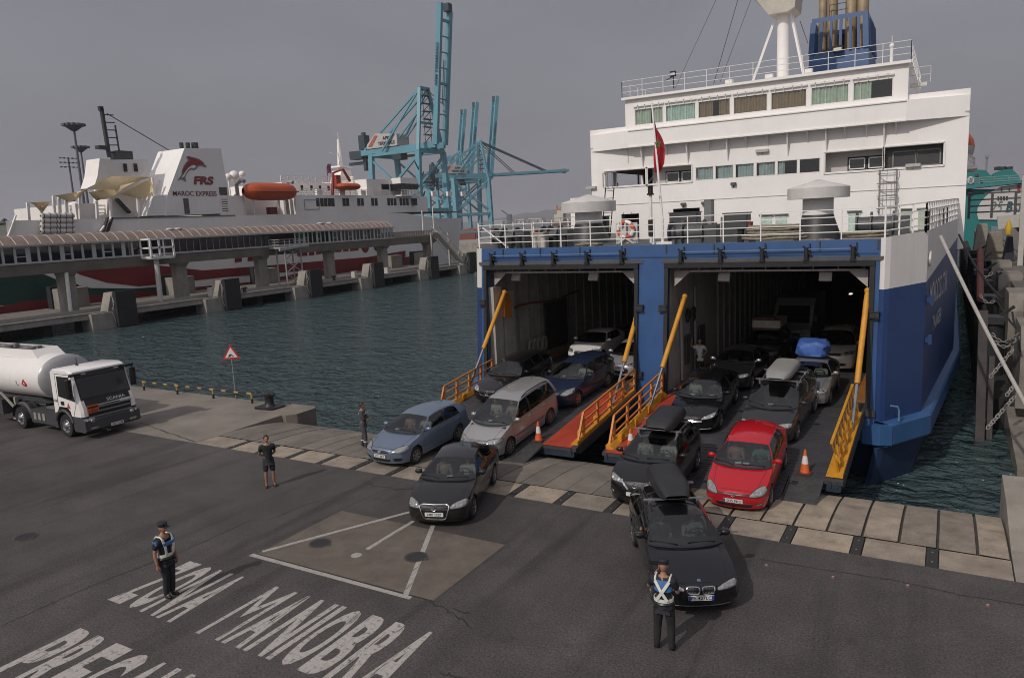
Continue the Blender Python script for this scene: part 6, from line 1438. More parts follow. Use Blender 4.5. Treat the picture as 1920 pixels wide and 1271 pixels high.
# delivery van deep in the garage
vx, vy = -7.15, 41.2
van = thing('delivery_van', 'dim white delivery van deep in the right garage', 'van', (vx, vy, FL)); vm = mat('van_white', (.36, .35, .34), .5, var=.08)
def vv(x, y, z): return V((vx+x, vy+y, FL+z))
mb = MB(); mb.prism([vv(-1.0, -.2, .35), vv(-1.0, -.25, .95), vv(-1.0, .35, 1.15), vv(-1.0, 1.05, 2.1), vv(-1.0, 1.6, 2.45), vv(-1.0, 5.2, 2.5), vv(-1.0, 5.2, .35)], (2.0, 0, 0)); mb.build('body', vm, van)
mb = MB(); mb.add([vv(-.86, .36, 1.22), vv(.86, .36, 1.22), vv(.80, 1.0, 2.08), vv(-.80, 1.0, 2.08)], [[0, 1, 2, 3]]); mb.v = [q+V((0, -.02, .02)) for q in mb.v]; mb.build('windscreen', mat('glass_dark', (.008, .009, .01), .1, var=0), van)
for s in (1, -1):
    mb = MB(); mb.box(vv(.72*s, -.26, .88), (.42, .06, .22), ch=.01); mb.build('headlight', lens, van)
    for y in (.6, 4.2): mb = MB(); mb.cyl(vv(.8*s, y, .34), vv(1.02*s, y, .34), .34, n=18); mb.build('wheel', tyre, van)
    mb = MB(); mb.box(vv(1.12*s, .7, 1.45), (.14, .1, .3)); mb.build('wing_mirror', trimblk, van)
mb = MB(); mb.box(vv(0, -.27, .7), (1.0, .05, .2)); mb.box(vv(0, -.24, .42), (1.9, .1, .16)); mb.build('grille', trimblk, van)
# traffic cones
p = PZ(1510, 887, .2); cone(V((p.x, 23.05, zdrive(23.05))), 'orange and white cone standing alone on the right ramp', .74)
p = PN(1010, 826, (0, TIPY, TIPZ), (0, -(FL-TIPZ), YST-TIPY)); cone(V((p.x, p.y, zdrive(p.y))), 'orange and white cone beside the silver minivan', .72)
p = PN(1183, 840, (0, TIPY, TIPZ), (0, -(FL-TIPZ), YST-TIPY)); cone(V((p.x, p.y, zdrive(p.y))), 'faded cone on the narrow red walkway of the right ramp', .70)
p = PZ(936, 706, FL); cone(V((p.x, p.y, FL)), 'cone at the far left inside the left garage mouth', .72)
# ------------------------------------------------------------------ people on the quay
navy = mat('uniform_navy', (.012, .014, .020), .8, var=.3, bump=.9, bscale=13); polblue = mat('uniform_blue', (.06, .16, .36), .8, var=.15); trous = mat('trousers_black', (.014, .014, .016), .85, var=.3, scale=6, bump=.9, bscale=11, stretch=(1, 1, .5)); shoeb = mat('shoe_black', (.010, .010, .010), .5); capm = mat('cap_navy', (.012, .013, .018), .7, var=.2)
p = G(320, 1117); pol1 = person('policeman in cap standing on the painted road letters', stand(p[0], p[1], 0, (.99, .12)), navy, trous, shoeb, 1.80, larm='down', rarm='down', cap=capm, vest='h', head_yaw=.0, group=None, legspread=.07)
mb = MB(); mb.box((0, .150, 1.305), (.30, .035, .075), ch=.02); mb.box((.225, .0, 1.36), (.06, .12, .08), ch=.01); mb.box((-.225, 0, 1.36), (.06, .12, .08), ch=.01); mb.build('chest_band', polblue, pol1)
p = G(1246, 1216); pol2 = person('policeman seen from behind facing the black estate car', stand(p[0], p[1], 0, (-.12, 1)), navy, trous, shoeb, 1.80, larm='phone', rarm='front', cap=capm, vest='x', head_yaw=.15, head_pitch=-.25, legspread=.12)
mb = MB(); rows = [[V((.172*cos(a)*k, .130*sin(a)*k-.0, z)) for a in [pi*1.02+j*pi*.96/14 for j in range(15)]] for z, k in ((1.20, 1.0), (1.26, 1.04), (1.36, 1.06), (1.43, .98))]; mb.grid(rows); mb.build('shoulder_panel', polblue, pol2)
mb = MB(); mb.box((-.27, .40, 1.50), (.16, .02, .09)); mb.build('phone', trimblk, pol2)
p = G(508, 912); person('man in dark shirt and shorts with hands behind his back', stand(p[0], p[1], 0, (.80, -.55)), mat('tee_dark', (.014, .016, .020), .85, var=.3, bump=.9, bscale=11), mat('shorts_navy', (.018, .020, .034), .85, var=.3), mat('sandal', (.05, .03, .02), .6), 1.74, larm='back', rarm='back', shorts=True, head_yaw=.1, legspread=.11)
p = G(684, 838); wk = person('worker in grey overalls with folded arms beside the light blue hatchback', stand(p[0], p[1], 0, (.75, .45)), mat('overall_grey', (.060, .056, .062), .85, var=.25, bump=.9, bscale=12), MATS['overall_grey'], shoeb, 1.74, larm='crossed', rarm='crossed', short_sleeve=False, stance=.10, legspread=.11)
mb = MB()
for s in (1, -1): mb.tube([V((.118*s+.070*cos(a), -.0+.10*s*.72+.070*sin(a), .26)) for a in [k*pi/8 for k in range(16)]], .018, 5, closed=True)
mb.tube([V((.19*cos(a), .135*sin(a), 1.34)) for a in [k*pi/10 for k in range(20)]], .014, 5, closed=True); mb.build('reflective_tape', MATS.get('reflective') or mat('reflective', (.62, .64, .58), .45), wk)
p = PY(953, 690, 32.2); hv = person('deck hand in a yellow vest in the left garage mouth', stand(p.x, 32.2, FL, (.7, -.7)), mat('hivis', (.36, .42, .06), .7, var=.15), navy, shoeb, 1.74)
p = PZ(1312, 707, FL); person('man in a white shirt against the right garage wall', stand(p.x, p.y, FL, (.5, -.85)), mat('shirt_white', (.50, .49, .48), .8, var=.1), trous, shoeb, 1.76, larm='hip', rarm='raise')
p = PY(1156, 352, 45.2); person('man leaning on the ferry upper deck opening at left', stand(p.x, 45.3, p.z-1.42, (-.6, -.8)), mat('shirt_olive', (.10, .12, .05), .8), trous, shoeb, 1.7)
# occupants
pale = mat('shirt_pale', (.46, .43, .39), .85, var=.3, scale=9); stripe = mat('shirt_stripe', (.20, .20, .21), .85, var=.9, scale=14, stretch=(1, 1, 6)); tan_ = mat('cloth_tan', (.34, .25, .19), .9, var=.45, scale=8); rosec = mat('cloth_rose', (.38, .22, .18), .9, var=.4, scale=8)
def occ(c, side, label, top, larm='wheel', rarm='wheel', ss=True):
    x = c.xc+.98; M = c.M @ Matrix.Translation(c.P(x, .37*side, c.H-.13-1.25)) @ Matrix.Rotation(-pi/2, 4, 'Z')
    return person(label, M, top, trous, shoeb, 1.66, larm=larm, rarm=rarm, seated=True, short_sleeve=ss)
for k, dl, pl_, tops, la in (
 ('focus', 'driver in a white shirt in the light blue hatchback', 'passenger in pink in the light blue hatchback', (pale, rosec), 'wheel'),
 ('sharan', 'driver of the silver minivan', 'passenger in pale cloth in the silver minivan', (tan_, pale), 'wheel'),
 ('passat', 'driver in a pale shirt in the black turning saloon', 'passenger in tan in the black turning saloon', (pale, tan_), 'wheel'),
 ('bmw', 'driver in a striped top in the black estate car', 'passenger with arm out of the black estate car', (stripe, mat('cloth_dark', (.05, .05, .055), .9)), 'wheel'),
 ('golf', 'driver in teal in the red hatchback', 'passenger in rose in the red hatchback', (mat('cloth_teal', (.10, .22, .22), .9, var=.3), rosec), 'wheel'),
 ('qash', 'driver of the black crossover', 'passenger in floral top in the black crossover', (pale, mat('cloth_floral', (.34, .34, .28), .9, var=.8, scale=16)), 'wheel'),
 ('merc', 'driver of the glossy black saloon on the ramp', 'passenger in cream in the glossy black saloon', (mat('cloth_dark', (.05, .05, .055), .9), pale), 'wheel'),
 ('blue', 'driver with arm out of the dark blue estate', None, (pale, None), 'out'),
 ('cclass', 'driver of the grey saloon under the blue bundle', 'passenger in rose in the grey saloon', (pale, rosec), 'wheel')):
    occ(cars[k], 1, dl, tops[0], larm=la)
    if pl_: occ(cars[k], -1, pl_, tops[1], larm='front', rarm='out' if k == 'bmw' else 'front')
# ================================================================== PIER, COVERED WALKWAY AND THE OTHER FERRY
XP = -84.6                                   # pier front edge
pierc = mat('pier_deck', (.17, .155, .135), .85, var=.25, scale=.6, speck=.15)
pier = thing('pier', 'long low concrete pier with fenders below the covered walkway', 'pier', (XP, 60, WATER_Z))
mb = MB(); mb.span((XP-15, 10, -.45), (XP, 128, .0)); mb.build('deck', pierc, pier)
mb = MB(); mb.span((XP-.25, 10, .0), (XP+.02, 128, .12)); mb.span((XP-.02, 10, -.6), (XP+.05, 128, -.15)); mb.build('edge_beam', concrete2, pier)
for k in range(12): mb = MB(); mb.span((XP-14, 14+k*10, -4), (XP-2.2, 15+k*10, -.4)); mb.build('pier_support', mat('dark_concrete', (.05, .045, .04), .9, var=.3), pier)
for k in range(3): mb = MB(); mb.span((XP-3.2-k*.7, 12, 0), (XP-3.05-k*.7, 127, .22)); mb.build('pipe_run', mat('pipe_pale', (.33, .31, .28), .6), pier)
fend = mat('fender_black', (.018, .018, .020), .7, var=.4, scale=2)
ropew = mat('chain_pale', (.30, .28, .25), .7)
# dolphins on the near edge, each with a thick wall and black fender face
dol = [PZ(u, v, -1.9) for u, v in ((195, 612), (405, 582), (562, 558), (680, 540), (775, 524), (857, 513))]
labs = ['nearest', 'second', 'third', 'fourth', 'fifth', 'farthest']
desc = ['fender block on the pier nearest the tanker truck', 'fender block below the lattice of the walkway lift cage', 'fender block before the walkway stair tower', 'fender block beside the middle walkway pillar', 'fender block below the open walkway end', 'fender block at the far tip of the pier by the bow']
for i, (p, dsc) in enumerate(zip(dol, desc)):
    y = p.y; t = thing('fender_block', dsc, 'fender', (XP, y, WATER_Z), 'fender blocks along the pier')
    k = 1.0
    mb = MB(); mb.span((XP-1.5, y-3.1, -4), (XP+.62, y+1.9, .0)); mb.build('concrete_base', concrete2, t)
    mb = MB(); mb.span((XP-1.3, y-.2, 0.0), (XP+.35, y+1.7, 2.2)); mb.prism([(XP-1.3, y-.2, 0), (XP-1.3, y-.9, 0), (XP-1.3, y-.2, 2.2)], (1.5, 0, 0)); mb.build('concrete_wall', concrete2, t)
    mb = MB(); mb.span((XP+.75, y-.35, -1.75), (XP+1.25, y+2.1, 2.35)); mb.build('fender_panel', fend, t)
    mb = MB()
    for z in (-.9, .7, 1.6): mb.cyl((XP+.3, y+.6, z), (XP+.8, y+.6, z), .45, n=12)
    mb.build('fender_buffer', black, t)
    mb = MB(); mb.tube([(XP+.4, y-.3, 1.9), (XP+.9, y-.4, 1.0), (XP+.5, y-.5, .2)], .05, 5); mb.tube([(XP+.62, y-.6, -.1), (XP+.9, y-.45, -1.2)], .05, 5); mb.build('fender_chain', ropew, t)
for i, (u, v) in enumerate(((108, 577), (315, 552), (465, 532), (563, 505), (660, 498), (765, 480))):
    p = PZ(u, v, 0); y = p.y-1; t = thing('rear_fender_block', 'square concrete block at the back of the pier, ' + ['nearest the tanker truck', 'left of the second pillar', 'wide one before the stair tower', 'behind the third fender', 'behind the fourth fender', 'by the far pillar'][i], 'concrete block', (XP-11.5, y, 0), 'concrete blocks at the back of the pier')
    mb = MB(); mb.span((XP-13, y, 0), (XP-11, y+3.4, 2.5)); mb.build('concrete_wall', concrete2, t); mb = MB(); mb.span((XP-14, y-.2, -1), (XP-13.05, y+3.4, 2.8)); mb.build('fender_panel', fend, t)
for u, v, s_, lab in ((103, 575, 1.1, 'white cabinet on the pier before the first pillar'), (285, 555, 1.0, 'white cabinet on the pier before the second pillar'), (397, 553, 1.0, 'pale cabinet on the pier beside the second fender block'), (502, 533, 1.2, 'white cabinet on the pier under the stair tower'), (552, 522, .9, 'slim white box beside the third fender block'), (656, 514, .9, 'white round top box near the fourth fender block')):
    p = PZ(u, v, 0); mb = MB(); mb.box((XP-1.4, p.y, .1+s_*.55), (.8, s_*.9, s_*1.1), ch=.08); mb.box((XP-1.4, p.y, .1+s_*1.12), (.9, s_*1.0, .08), ch=.08); tag(mb.build('pier_cabinet', mat('cabinet_white', (.50, .48, .45), .6, var=.1), origin=(XP-1.4, p.y, 0)), lab, 'cabinet', 'cabinets on the pier')
for u, v, lab in ((168, 582, 'dark bollard on the pier next to the first fender block'), (485, 527, 'dark bollard on the pier behind the third fender block'), (362, 548, 'dark bollard on the pier between the second pillars')):
    p = PZ(u, v, 0); mb = MB(); mb.lathe([(.3, 0), (.22, .3), (.22, .55), (.4, .7), (.3, .85), (0, .88)], (XP-1.2, p.y, 0), n=12); mb.tube([(XP-1.2, p.y-.5, .62), (XP-1.2, p.y+.5, .62)], .1, 6); tag(mb.build('pier_bollard', MATS['bollard_iron'], origin=(XP-1.2, p.y, 0)), lab, 'bollard', 'bollards on the pier')
# pillars and walkway
XW = -89.3                                  # walkway's near face
wk_ = thing('covered_walkway', 'raised covered passenger walkway with vaulted brown roof on the pier', 'walkway', (XW-1.5, 60, 0))
def WX(u, v): return PX(u, v, XW)
zb_t = (WX(0, 505).z+WX(700, 445).z)/2; zbb = (WX(0, 520).z+WX(804, 455).z)/2; zr = (WX(0, 466).z+WX(700, 426).z)/2; zt = (WX(0, 445).z+WX(720, 415.5).z)/2
yE1, yE2 = WX(737, 430).y, WX(818, 440).y; y00 = 12
wood = mat('walk_beam', (.14, .125, .105), .85, var=.3, scale=.5, streak=.3)
mb = MB(); mb.span((XW-3.2, y00, zbb), (XW+.05, yE2, zb_t)); mb.build('deck_beam', wood, wk_)
for u, v in ((135, 582), (345, 556), (495, 524), (622, 513), (722, 503), (806, 491)):
    y = PX(u, v, XW-1).y; mb = MB(); mb.box((XW-1.4, y, zbb/2), (1.5, 1.7, zbb), ch=.25); mb.prism([(XW-2.6, y-.7, zbb), (XW+.0, y-.7, zbb), (XW-.6, y-.7, zbb-.5), (XW-2.2, y-.7, zbb-.5)], (0, 1.4, 0)); mb.build('pillar', concrete2, wk_)
mb = MB(); mb.cyl((XW+1.4, PX(300, 555, XW+1.4).y, 0), (XW+1.4, PX(292, 480, XW+1.4).y, zb_t), .32, n=10); mb.cyl((XW-.2, PX(133, 575, XW).y, 0), (XW-.2, PX(126, 512, XW).y, zbb), .22, n=8, m=1); mb.build('prop', [mat('prop_white', (.5, .48, .46), .5), white2], wk_)
# vaulted roof: ribs and panels
zv = mat('roof_brown', (.215, .155, .125), .45, var=.25, scale=.9); ribm = mat('roof_rib', (.42, .37, .33), .5)
def arc(y, r0=0): return [Vector((XW+.35-3.6*k/10*1.0, y, zr+(zt-zr+r0)*sin(pi*min(1, .03+k/10*.94)))) for k in range(11)]
stp = 1.32; ny = int((yE1-y00)/stp)
for k in range(ny):
    a, b = y00+k*stp, y00+(k+1)*stp; mb = MB(); mb.grid([arc(a+.03), arc((a+b)/2, .10), arc(b-.03)], smooth=True); mb.build('roof_panel', zv, wk_)
    mb = MB(); mb.tube(arc(b, .06), .055, 4); mb.build('roof_rib', ribm, wk_)
mb = MB(); mb.span((XW+.2, y00, zr-.12), (XW+.45, yE1, zr+.06)); mb.span((XW-3.3, y00, zr-.12), (XW-3.05, yE1, zr+.06)); mb.build('eaves_beam', ribm, wk_)
mb = MB(); 
for u in (318, 333, 601, 618): y = PX(u, 428, XW-1.5).y; mb.lathe([(.0, zt+.32), (.5, zt+.28), (.55, zt+.15), (.3, zt-.1)], (XW-1.4, y, 0), n=12)
mb.build('roof_fan', mat('fan_white', (.55, .53, .50), .5), wk_)
# glazing: first stretch white posts, middle dark panes with thin mullions, last white posts
wg_ = glass('walk_glass', (.42, .46, .47)); wgd = mat('walk_pane_dark', (.035, .030, .028), .12, var=.4, scale=.8, coat=.3)
ya, yb_, yc = WX(263, 470).y, WX(310, 470).y, WX(500, 460).y
yd = WX(552, 450).y
def glaze(y0, y1, st, post, glassm, pw, nm='glass_pane'):
    n = max(1, round((y1-y0)/st)); s_ = (y1-y0)/n
    for k in range(n):
        a = y0+k*s_; w2 = pw*(1.9 if (k % 3 == 2 and pw > .15) else 1)
        mb = MB(); mb.span((XW-.02, a, zb_t), (XW+.10, a+w2, zr-.1)); mb.build('post', post, wk_)
        mb = MB(); mb.add([(XW+.02, a+w2, zb_t+.15), (XW+.02, a+s_, zb_t+.15), (XW+.02, a+s_, zr-.12), (XW+.02, a+w2, zr-.12)], [[0, 1, 2, 3]]); mb.build(nm, glassm, wk_)
        if k % 4 == 1 and pw > .15:
            mb = MB(); z = lerp(zb_t, zr, .36); mb.span((XW+.0, a+w2, z), (XW+.09, a+s_, z+.09)); mb.span((XW+.0, a+w2, zr-.32), (XW+.09, a+s_, zr-.2)); mb.build('transom_bar', post, wk_)
pw_ = mat('walk_post', (.44, .43, .41), .5, var=.1)
glaze(y00, ya, 1.25, pw_, wg_, .26); glaze(yb_, yc, 1.05, mat('mullion', (.30, .27, .25), .5), wgd, .06); glaze(yd, yE1, .95, pw_, wg_, .20)
mb = MB(); mb.span((XW+.0, y00, zb_t-.05), (XW+.16, yE1, zb_t+.16)); mb.build('sill', pw_, wk_)
mb = MB(); mb.span((XW-3.0, y00, zb_t-.02), (XW-2.9, yE1, zr)); mb.build('far_wall', mat('walk_inner', (.075, .060, .052), .6, var=.5, scale=.5), wk_)
mb = MB(); mb.span((XW-2.6, yc-.4, zb_t), (XW+.12, yc+.6, zr)); mb.span((XW-2.6, yb_-.9, zb_t), (XW+.12, yb_, zr)); mb.build('blue_panel', mat('panel_navy', (.020, .024, .05), .5), wk_)
# open end parapet
mb = MB(); n = int((yE2-yE1)/.55)
mb.span((XW-.08, yE1, zb_t), (XW+.06, yE2, zb_t+.22)); mb.span((XW-.06, yE1, zb_t+.98), (XW+.04, yE2, zb_t+1.06))
for k in range(n): y = yE1+(yE2-yE1)*k/n; mb.span((XW-.03, y, zb_t+.2), (XW+.02, y+.30, zb_t+1.0))
mb.span((XW-3.1, yE1, zb_t), (XW-3.0, yE2, zb_t+1.05)); mb.build('end_parapet', mat('parapet_tan', (.30, .25, .215), .7, var=.15), wk_)
# lift cage and boarding landing fixed to the near face
mb = MB(); y0, y1 = ya, yb_-.3; z0 = zb_t-.25
for yy_ in (y0, (y0+y1)/2-.4, y1):
    for xx_ in (XW+.1, XW+2.2): mb.span((xx_-.1, yy_-.1, z0), (xx_+.1, yy_+.1, zr))
for z in (z0, lerp(z0, zr, .52), zr):
    mb.span((XW+2.1, y0, z-.12), (XW+2.3, y1, z+.12)); mb.span((XW, y0-.1, z-.1), (XW+2.2, y0+.1, z+.1)); mb.span((XW, y1-.1, z-.1), (XW+2.2, y1+.1, z+.1))
mb.span((XW, y0, z0-.25), (XW+2.25, y1, z0)); mb.build('landing_cage', white2, wk_)
mb = MB(); y0, y1 = yc+.3, yd+.5; mb.span((XW, y0, zb_t-.35), (XW+2.6, y1, zb_t-.1)); mb.rail([(XW+2.5, y0, zb_t-.1), (XW+2.5, y1, zb_t-.1)], 1.1, 3, 1.0, .04); mb.rail([(XW+2.5, y0, zb_t-.1), (XW+.2, y0, zb_t-.1)], 1.1, 3, 1.0, .04)
ym2 = (y0+y1)/2; 
mb.prism([(XW+2.8, y0-.6, zb_t-.7), (XW+2.8, y1-.6, zb_t-.2), (XW+2.8, y1-.6, zb_t+.05), (XW+2.8, y0-.6, zb_t-.3)], (.3, 0, 0))
for xx_ in (XW+.6, XW+2.4):
    for yy_ in (ym2-2.0, ym2+1.2): mb.bar((xx_, yy_, 0), (xx_, yy_, zb_t-.3), .16)
for k in range(3):
    za, zb5 = zb_t*k/3, zb_t*(k+1)/3-.2; mb.bar((XW+2.4, ym2-2, za), (XW+2.4, ym2+1.2, zb5), .1); mb.bar((XW+2.4, ym2+1.2, za), (XW+2.4, ym2-2, zb5), .1)
mb.build('stair_tower', mat('tower_grey', (.34, .335, .33), .5), wk_)
# boarding truss at the far end
ft = thing('boarding_truss', 'tangled white boarding gangway truss at the far pier end', 'gangway', (XW+1, yE2-2, 0))
mb = MB(); A = PX(808, 438, XW+1); B = PX(852, 490, XW+3)
for dz in (0, 1.4):
    for dx in (0, 2): mb.bar(A+V((dx, 0, dz)), B+V((dx, 0, dz)), .16)
for k in range(7):
    p, q = A.lerp(B, k/7), A.lerp(B, (k+1)/7); mb.bar(p, q+V((0, 0, 1.4)), .1); mb.bar(p+V((2, 0, 1.4)), q+V((2, 0, 0)), .1); mb.bar(p+V((0, 0, 1.4)), p+V((2, 0, 0)), .1)
mb.bar(V((A.x, A.y, 0)), A, .3); mb.bar(V((A.x+2, A.y+3, 0)), A+V((2, 3, 0)), .3); mb.build('truss', mat('truss_pale', (.36, .34, .31), .6, var=.2), ft)
mb = MB(); mb.bar(A+V((1, 0, .2)), B+V((1, 0, .2)), 1.8, .1); mb.build('gangway_deck', grey, ft)
for u, v0, v1, lab in ((793, 395, 428, 'thin white pole on the open walkway end'), (813, 388, 425, 'thin white pole nearer the bow')):
    a, b = PX(u, v1, XW-1.5), PX(u, v0, XW-1.5); mb = MB(); mb.cyl((b.x, a.y, zb_t), (b.x, a.y, b.z), .10, n=8); tag(mb.build('lamp_pole', white2, origin=(b.x, a.y, zb_t)), lab, 'pole')
# ---------------------------------------------------------------- second ferry
XF = -101.0; BM = 22.0; XFC = XF-BM/2
f2 = thing('grey_ferry', 'pale grey ferry with a red dolphin funnel moored behind the walkway', 'ferry', (XFC, 110, WATER_Z))
hullg = mat('hull_pale_grey', (.80, .78, .755), .5, var=.06, scale=.25, streak=.22, scol=(.48, .42, .36))
wht2 = mat('ferry_offwhite', (.80, .76, .72), .5, var=.07, scale=.4, streak=.15, scol=(.4, .35, .3))
hred = mat('hull_red', (.20, .016, .02), .5, var=.15, scale=.4, streak=.3, scol=(.09, .02, .02)); hgreen = mat('hull_green', (.010, .055, .042), .5, var=.2)
def F2(u, v, x=XF): return PX(u, v, x)
zd_ = (F2(215, 411).z+F2(480, 402).z)/2          # main upper deck edge
zh = F2(650, 366).z                              # forward house top
yst = F2(14, 440).y; ybow = PX(866, 409, XFC).y
ysf = F2(805, 420).y                             # where the side starts to curve in
def hw2(y): return BM/2 if y < ysf else BM/2*max(0.0, 1-((y-ysf)/(ybow-ysf))**1.6)
ysn = [yst+(ysf-yst)*k/10 for k in range(11)]+[ysf+(ybow-ysf)*k/14 for k in range(1, 15)]
zbow = PX(866, 409, XFC).z
def deck_z(y): return zd_ if y < ysf-14 else lerp(zd_, zbow, sstep((y-ysf+14)/20)) 
for sg in (1, -1):
    rows = []
    for fz in (0, .25, .5, .75, 1.0):
        row = []
        for y in ysn:
            zt_ = deck_z(y); z = lerp(WATER_Z-1, zt_, fz); k = hw2(y); fl = .80+.20*fz if y > ysf else 1; sh = (ybow-ysf)*.13*(1-fz)*((y-ysf)/(ybow-ysf)) if y > ysf else 0
            row.append(V((XFC+sg*k*fl, y-sh, z)))
        rows.append(row)
    mb = MB(); mb.grid(rows, flip=sg < 0, smooth=True); mb.build('hull', hullg, f2, sharp=40)
mb = MB(); mb.add([(XFC-BM/2, yst, WATER_Z-1), (XF, yst, WATER_Z-1), (XF, yst+1.5, zd_), (XFC-BM/2, yst+1.5, zd_)], [[0, 1, 2, 3]]); mb.prism([(XF, y, zd_-.02) for y in (yst+1.5,)]+[(XFC+max(0, hw2(y)*.86-.25), y, zd_-.02) for y in ysn]+[(XFC-max(0, hw2(y)*.86-.25), y, zd_-.02) for y in ysn[::-1]], (0, 0, -.2)); mb.build('deck', mat('ferry_deck', (.12, .13, .12), .8), f2)
# side colours, laid on as thin plates
def band(pts, m, nm, off=.05):
    mb = MB(); mb.prism([F2(u, v)+V((off, 0, 0)) for u, v in pts], (-.04, 0, 0)); mb.build(nm, m, f2)
band([(-120, 600), (-120, 505), (60, 505), (120, 530), (170, 540), (250, 541), (330, 536), (330, 549), (200, 560), (90, 566), (-10, 574)], hgreen, 'green_band')
band([(120, 500), (290, 497), (300, 498), (380, 507), (500, 498), (690, 482), (760, 470), (760, 482), (640, 502), (420, 520), (330, 530), (260, 537), (200, 530), (150, 515)], hred, 'red_band')
band([(-120, 600), (40, 566), (140, 556), (300, 544), (480, 528), (560, 512), (700, 492), (775, 480), (775, 497), (700, 512), (480, 550), (300, 575), (100, 590), (-100, 616)], hred, 'boot_top', .06)
for u0, u1, v0, v1 in ((440, 453, 480, 492), (464, 479, 479, 490), (557, 576, 471, 481), (579, 589, 470, 479), (592, 602, 469, 477), (605, 615, 467, 476), (630, 640, 464, 473), (643, 653, 463, 472), (656, 672, 462, 471)):
    sk_ = -.10*(u1-u0); band([(u0, v0), (u1, v0+sk_), (u1, v1+sk_), (u0, v1)], hred, 'hull_letter', .07)
for u, v in ((684, 459), (707, 457)):
    c_ = F2(u, v); mb = MB(); mb.prism([c_+V((.07, 1.25*cos(a*pi/9), 1.6*sin(a*pi/9))) for a in range(18)], (-.04, 0, 0)); mb.build('hull_letter', hred, f2)
# forward house (flush side) with windows
yh0, yh1 = F2(556, 400).y, F2(798, 390).y
mb = MB(); mb.span((XFC-BM/2+.1, yh0, zd_-.1), (XF-.02, yh1-6, zh)); mb.prism([(XF-.02, yh1-6, zd_-.1), (XF-1.6, yh1+3, zd_-.1), (XFC-BM/2+1.6, yh1+3, zd_-.1), (XFC-BM/2+.1, yh1-6, zd_-.1)], (0, 0, zh-zd_)); mb.build('forward_house', hullg, f2)
wind = mat('ferry_window', (.020, .022, .026), .2, var=.2)
for u in (598.5, 606, 613, 620, 626.5, 647.5, 654, 675, 681.5, 701, 707.5, 731, 737, 743, 754, 760, 766, 777, 782):
    a = F2(u-2.2, 382-(u-598)*.026); z = lerp(zd_, zh, .42)+.65; mb = MB(); mb.span((XF-.1, a.y-.42, z-.75), (XF+.03, a.y+.42, z+.75)); mb.build('window', wind, f2)
    if u > 750: pass
mb = MB(); y = F2(571, 385).y; 
for q in (((y, zd_+.8), (y, zh-.9)), ((y+3.6, zd_+.8), (y+3.6, zh-.9)), ((y, zh-.9), (y+3.6, zh-.9)), ((y, zd_+.8), (y+3.6, zd_+.8))): mb.bar((XF+.03, *q[0]), (XF+.03, *q[1]), .08, up=(1, 0, 0))
mb.build('side_door', mat('door_line', (.25, .24, .23), .6), f2)
# bridge with its wing
yb0, yb1 = F2(694, 355).y, F2(768, 350).y; zw = F2(740, 363).z
zbt = F2(740, 337).z
mb = MB(); mb.span((XFC-8, yb0, zh), (XF-.8, yb1, zbt)); mb.prism([(XF-.8, yb1-5, zbt-.9), (XF+1.6, yb1-5, zbt-.9), (XF+1.6, yb1+.8, zbt-.9), (XF-.8, yb1+.8, zbt-.9)], (0, 0, 1.2)); mb.span((XF-2, yb1-5, zh-.2), (XF+1.6, yb1+.9, zh+.05)); mb.rail([(XF+1.6, yb1-5, zh), (XF+1.6, yb1+.9, zh)], 1.1, 3, 1.1, .07); mb.build('bridge', wht2, f2)
mb = MB(); mb.span((XF-.85, yb1-5.5, zh+1.0), (XF+1.65, yb1+.85, zbt-.9)); mb.span((XF-.9, yb0+4.5, zh+1.2), (XF-.76, yb1-6, zbt-.9)); mb.build('bridge_window', wind, f2)
for k in range(9): mb = MB(); mb.span((XF-1, yh0+6+k*6.0, zh), (XF-.5, yh0+7.5+k*6.0, zh+1.0)); mb.build('deck_locker', wht2, f2)
mb = MB()
mb.rail([(XF-.4, yh0, zh), (XF-.4, yb0+6, zh)], 1.15, 3, 1.6, .05); mb.build('house_rail', wht2, f2)
mb = MB(); mb.span((XFC-7, yh0+1, zh), (XF-4, yb0+1, F2(600, 340).z)); mb.build('top_house', wht2, f2)
z5 = F2(600, 340).z; mb = MB(); mb.rail([(XF-4.2, yh0+1, z5), (XF-4.2, yb0, z5)], 1.2, 3, 1.8, .06)
mb.build('top_rail', white2, f2)
mb = MB()
for u in (566, 584, 600, 616): a = F2(u, 352, XF-4); mb.span((XF-4.05, a.y-.3, lerp(zh, z5, .45)), (XF-3.96, a.y+.3, lerp(zh, z5, .8)))
mb.build('window', wind, f2)
# mast above the bridge
ya_ = PX(640, 330, XFC).y; a, b = PX(642, 330, XFC), PX(641, 262, XFC)
mb = MB(); mb.prism([(XFC-1.4, ya_-3.2, zh), (XFC-1.4, ya_+2.4, zh), (XFC-1.2, ya_+1.6, a.z+1), (XFC-1.2, ya_-1.4, a.z+1)], (2.6, 0, 0)); mb.tube([(XFC, ya_, a.z), (XFC, ya_, b.z)], [.75, .3], 8); mb.span((XFC-1.6, ya_-1.9, lerp(a.z, b.z, .22)), (XFC+1.6, ya_+1.9, lerp(a.z, b.z, .22)+.3)); mb.span((XFC-.1, ya_-2.8, lerp(a.z, b.z, .6)), (XFC+.1, ya_+2.0, lerp(a.z, b.z, .6)+.15)); mb.cyl((XFC, ya_, b.z), (XFC, ya_, b.z+1.4), .06, n=5); mb.bar((XFC+.4, ya_-2.6, zh), (XFC+.2, ya_-.6, a.z+3), .2); mb.build('mast', wht2, f2)
pf_ = PX(614, 333, XFC+4); mb = MB(); mb.cyl((pf_.x, pf_.y, zh), (pf_.x, pf_.y, pf_.z+2), .06, n=5); mb.grid([[pf_+V((0, .1+.16*j, .4+.25*sin(j*.8)+k*.45+.12*j)) for j in range(8)] for k in range(5)]); mb.build('small_flag', mat('flag_mixed', (.22, .06, .12), .7, var=.9, scale=1.5), f2)
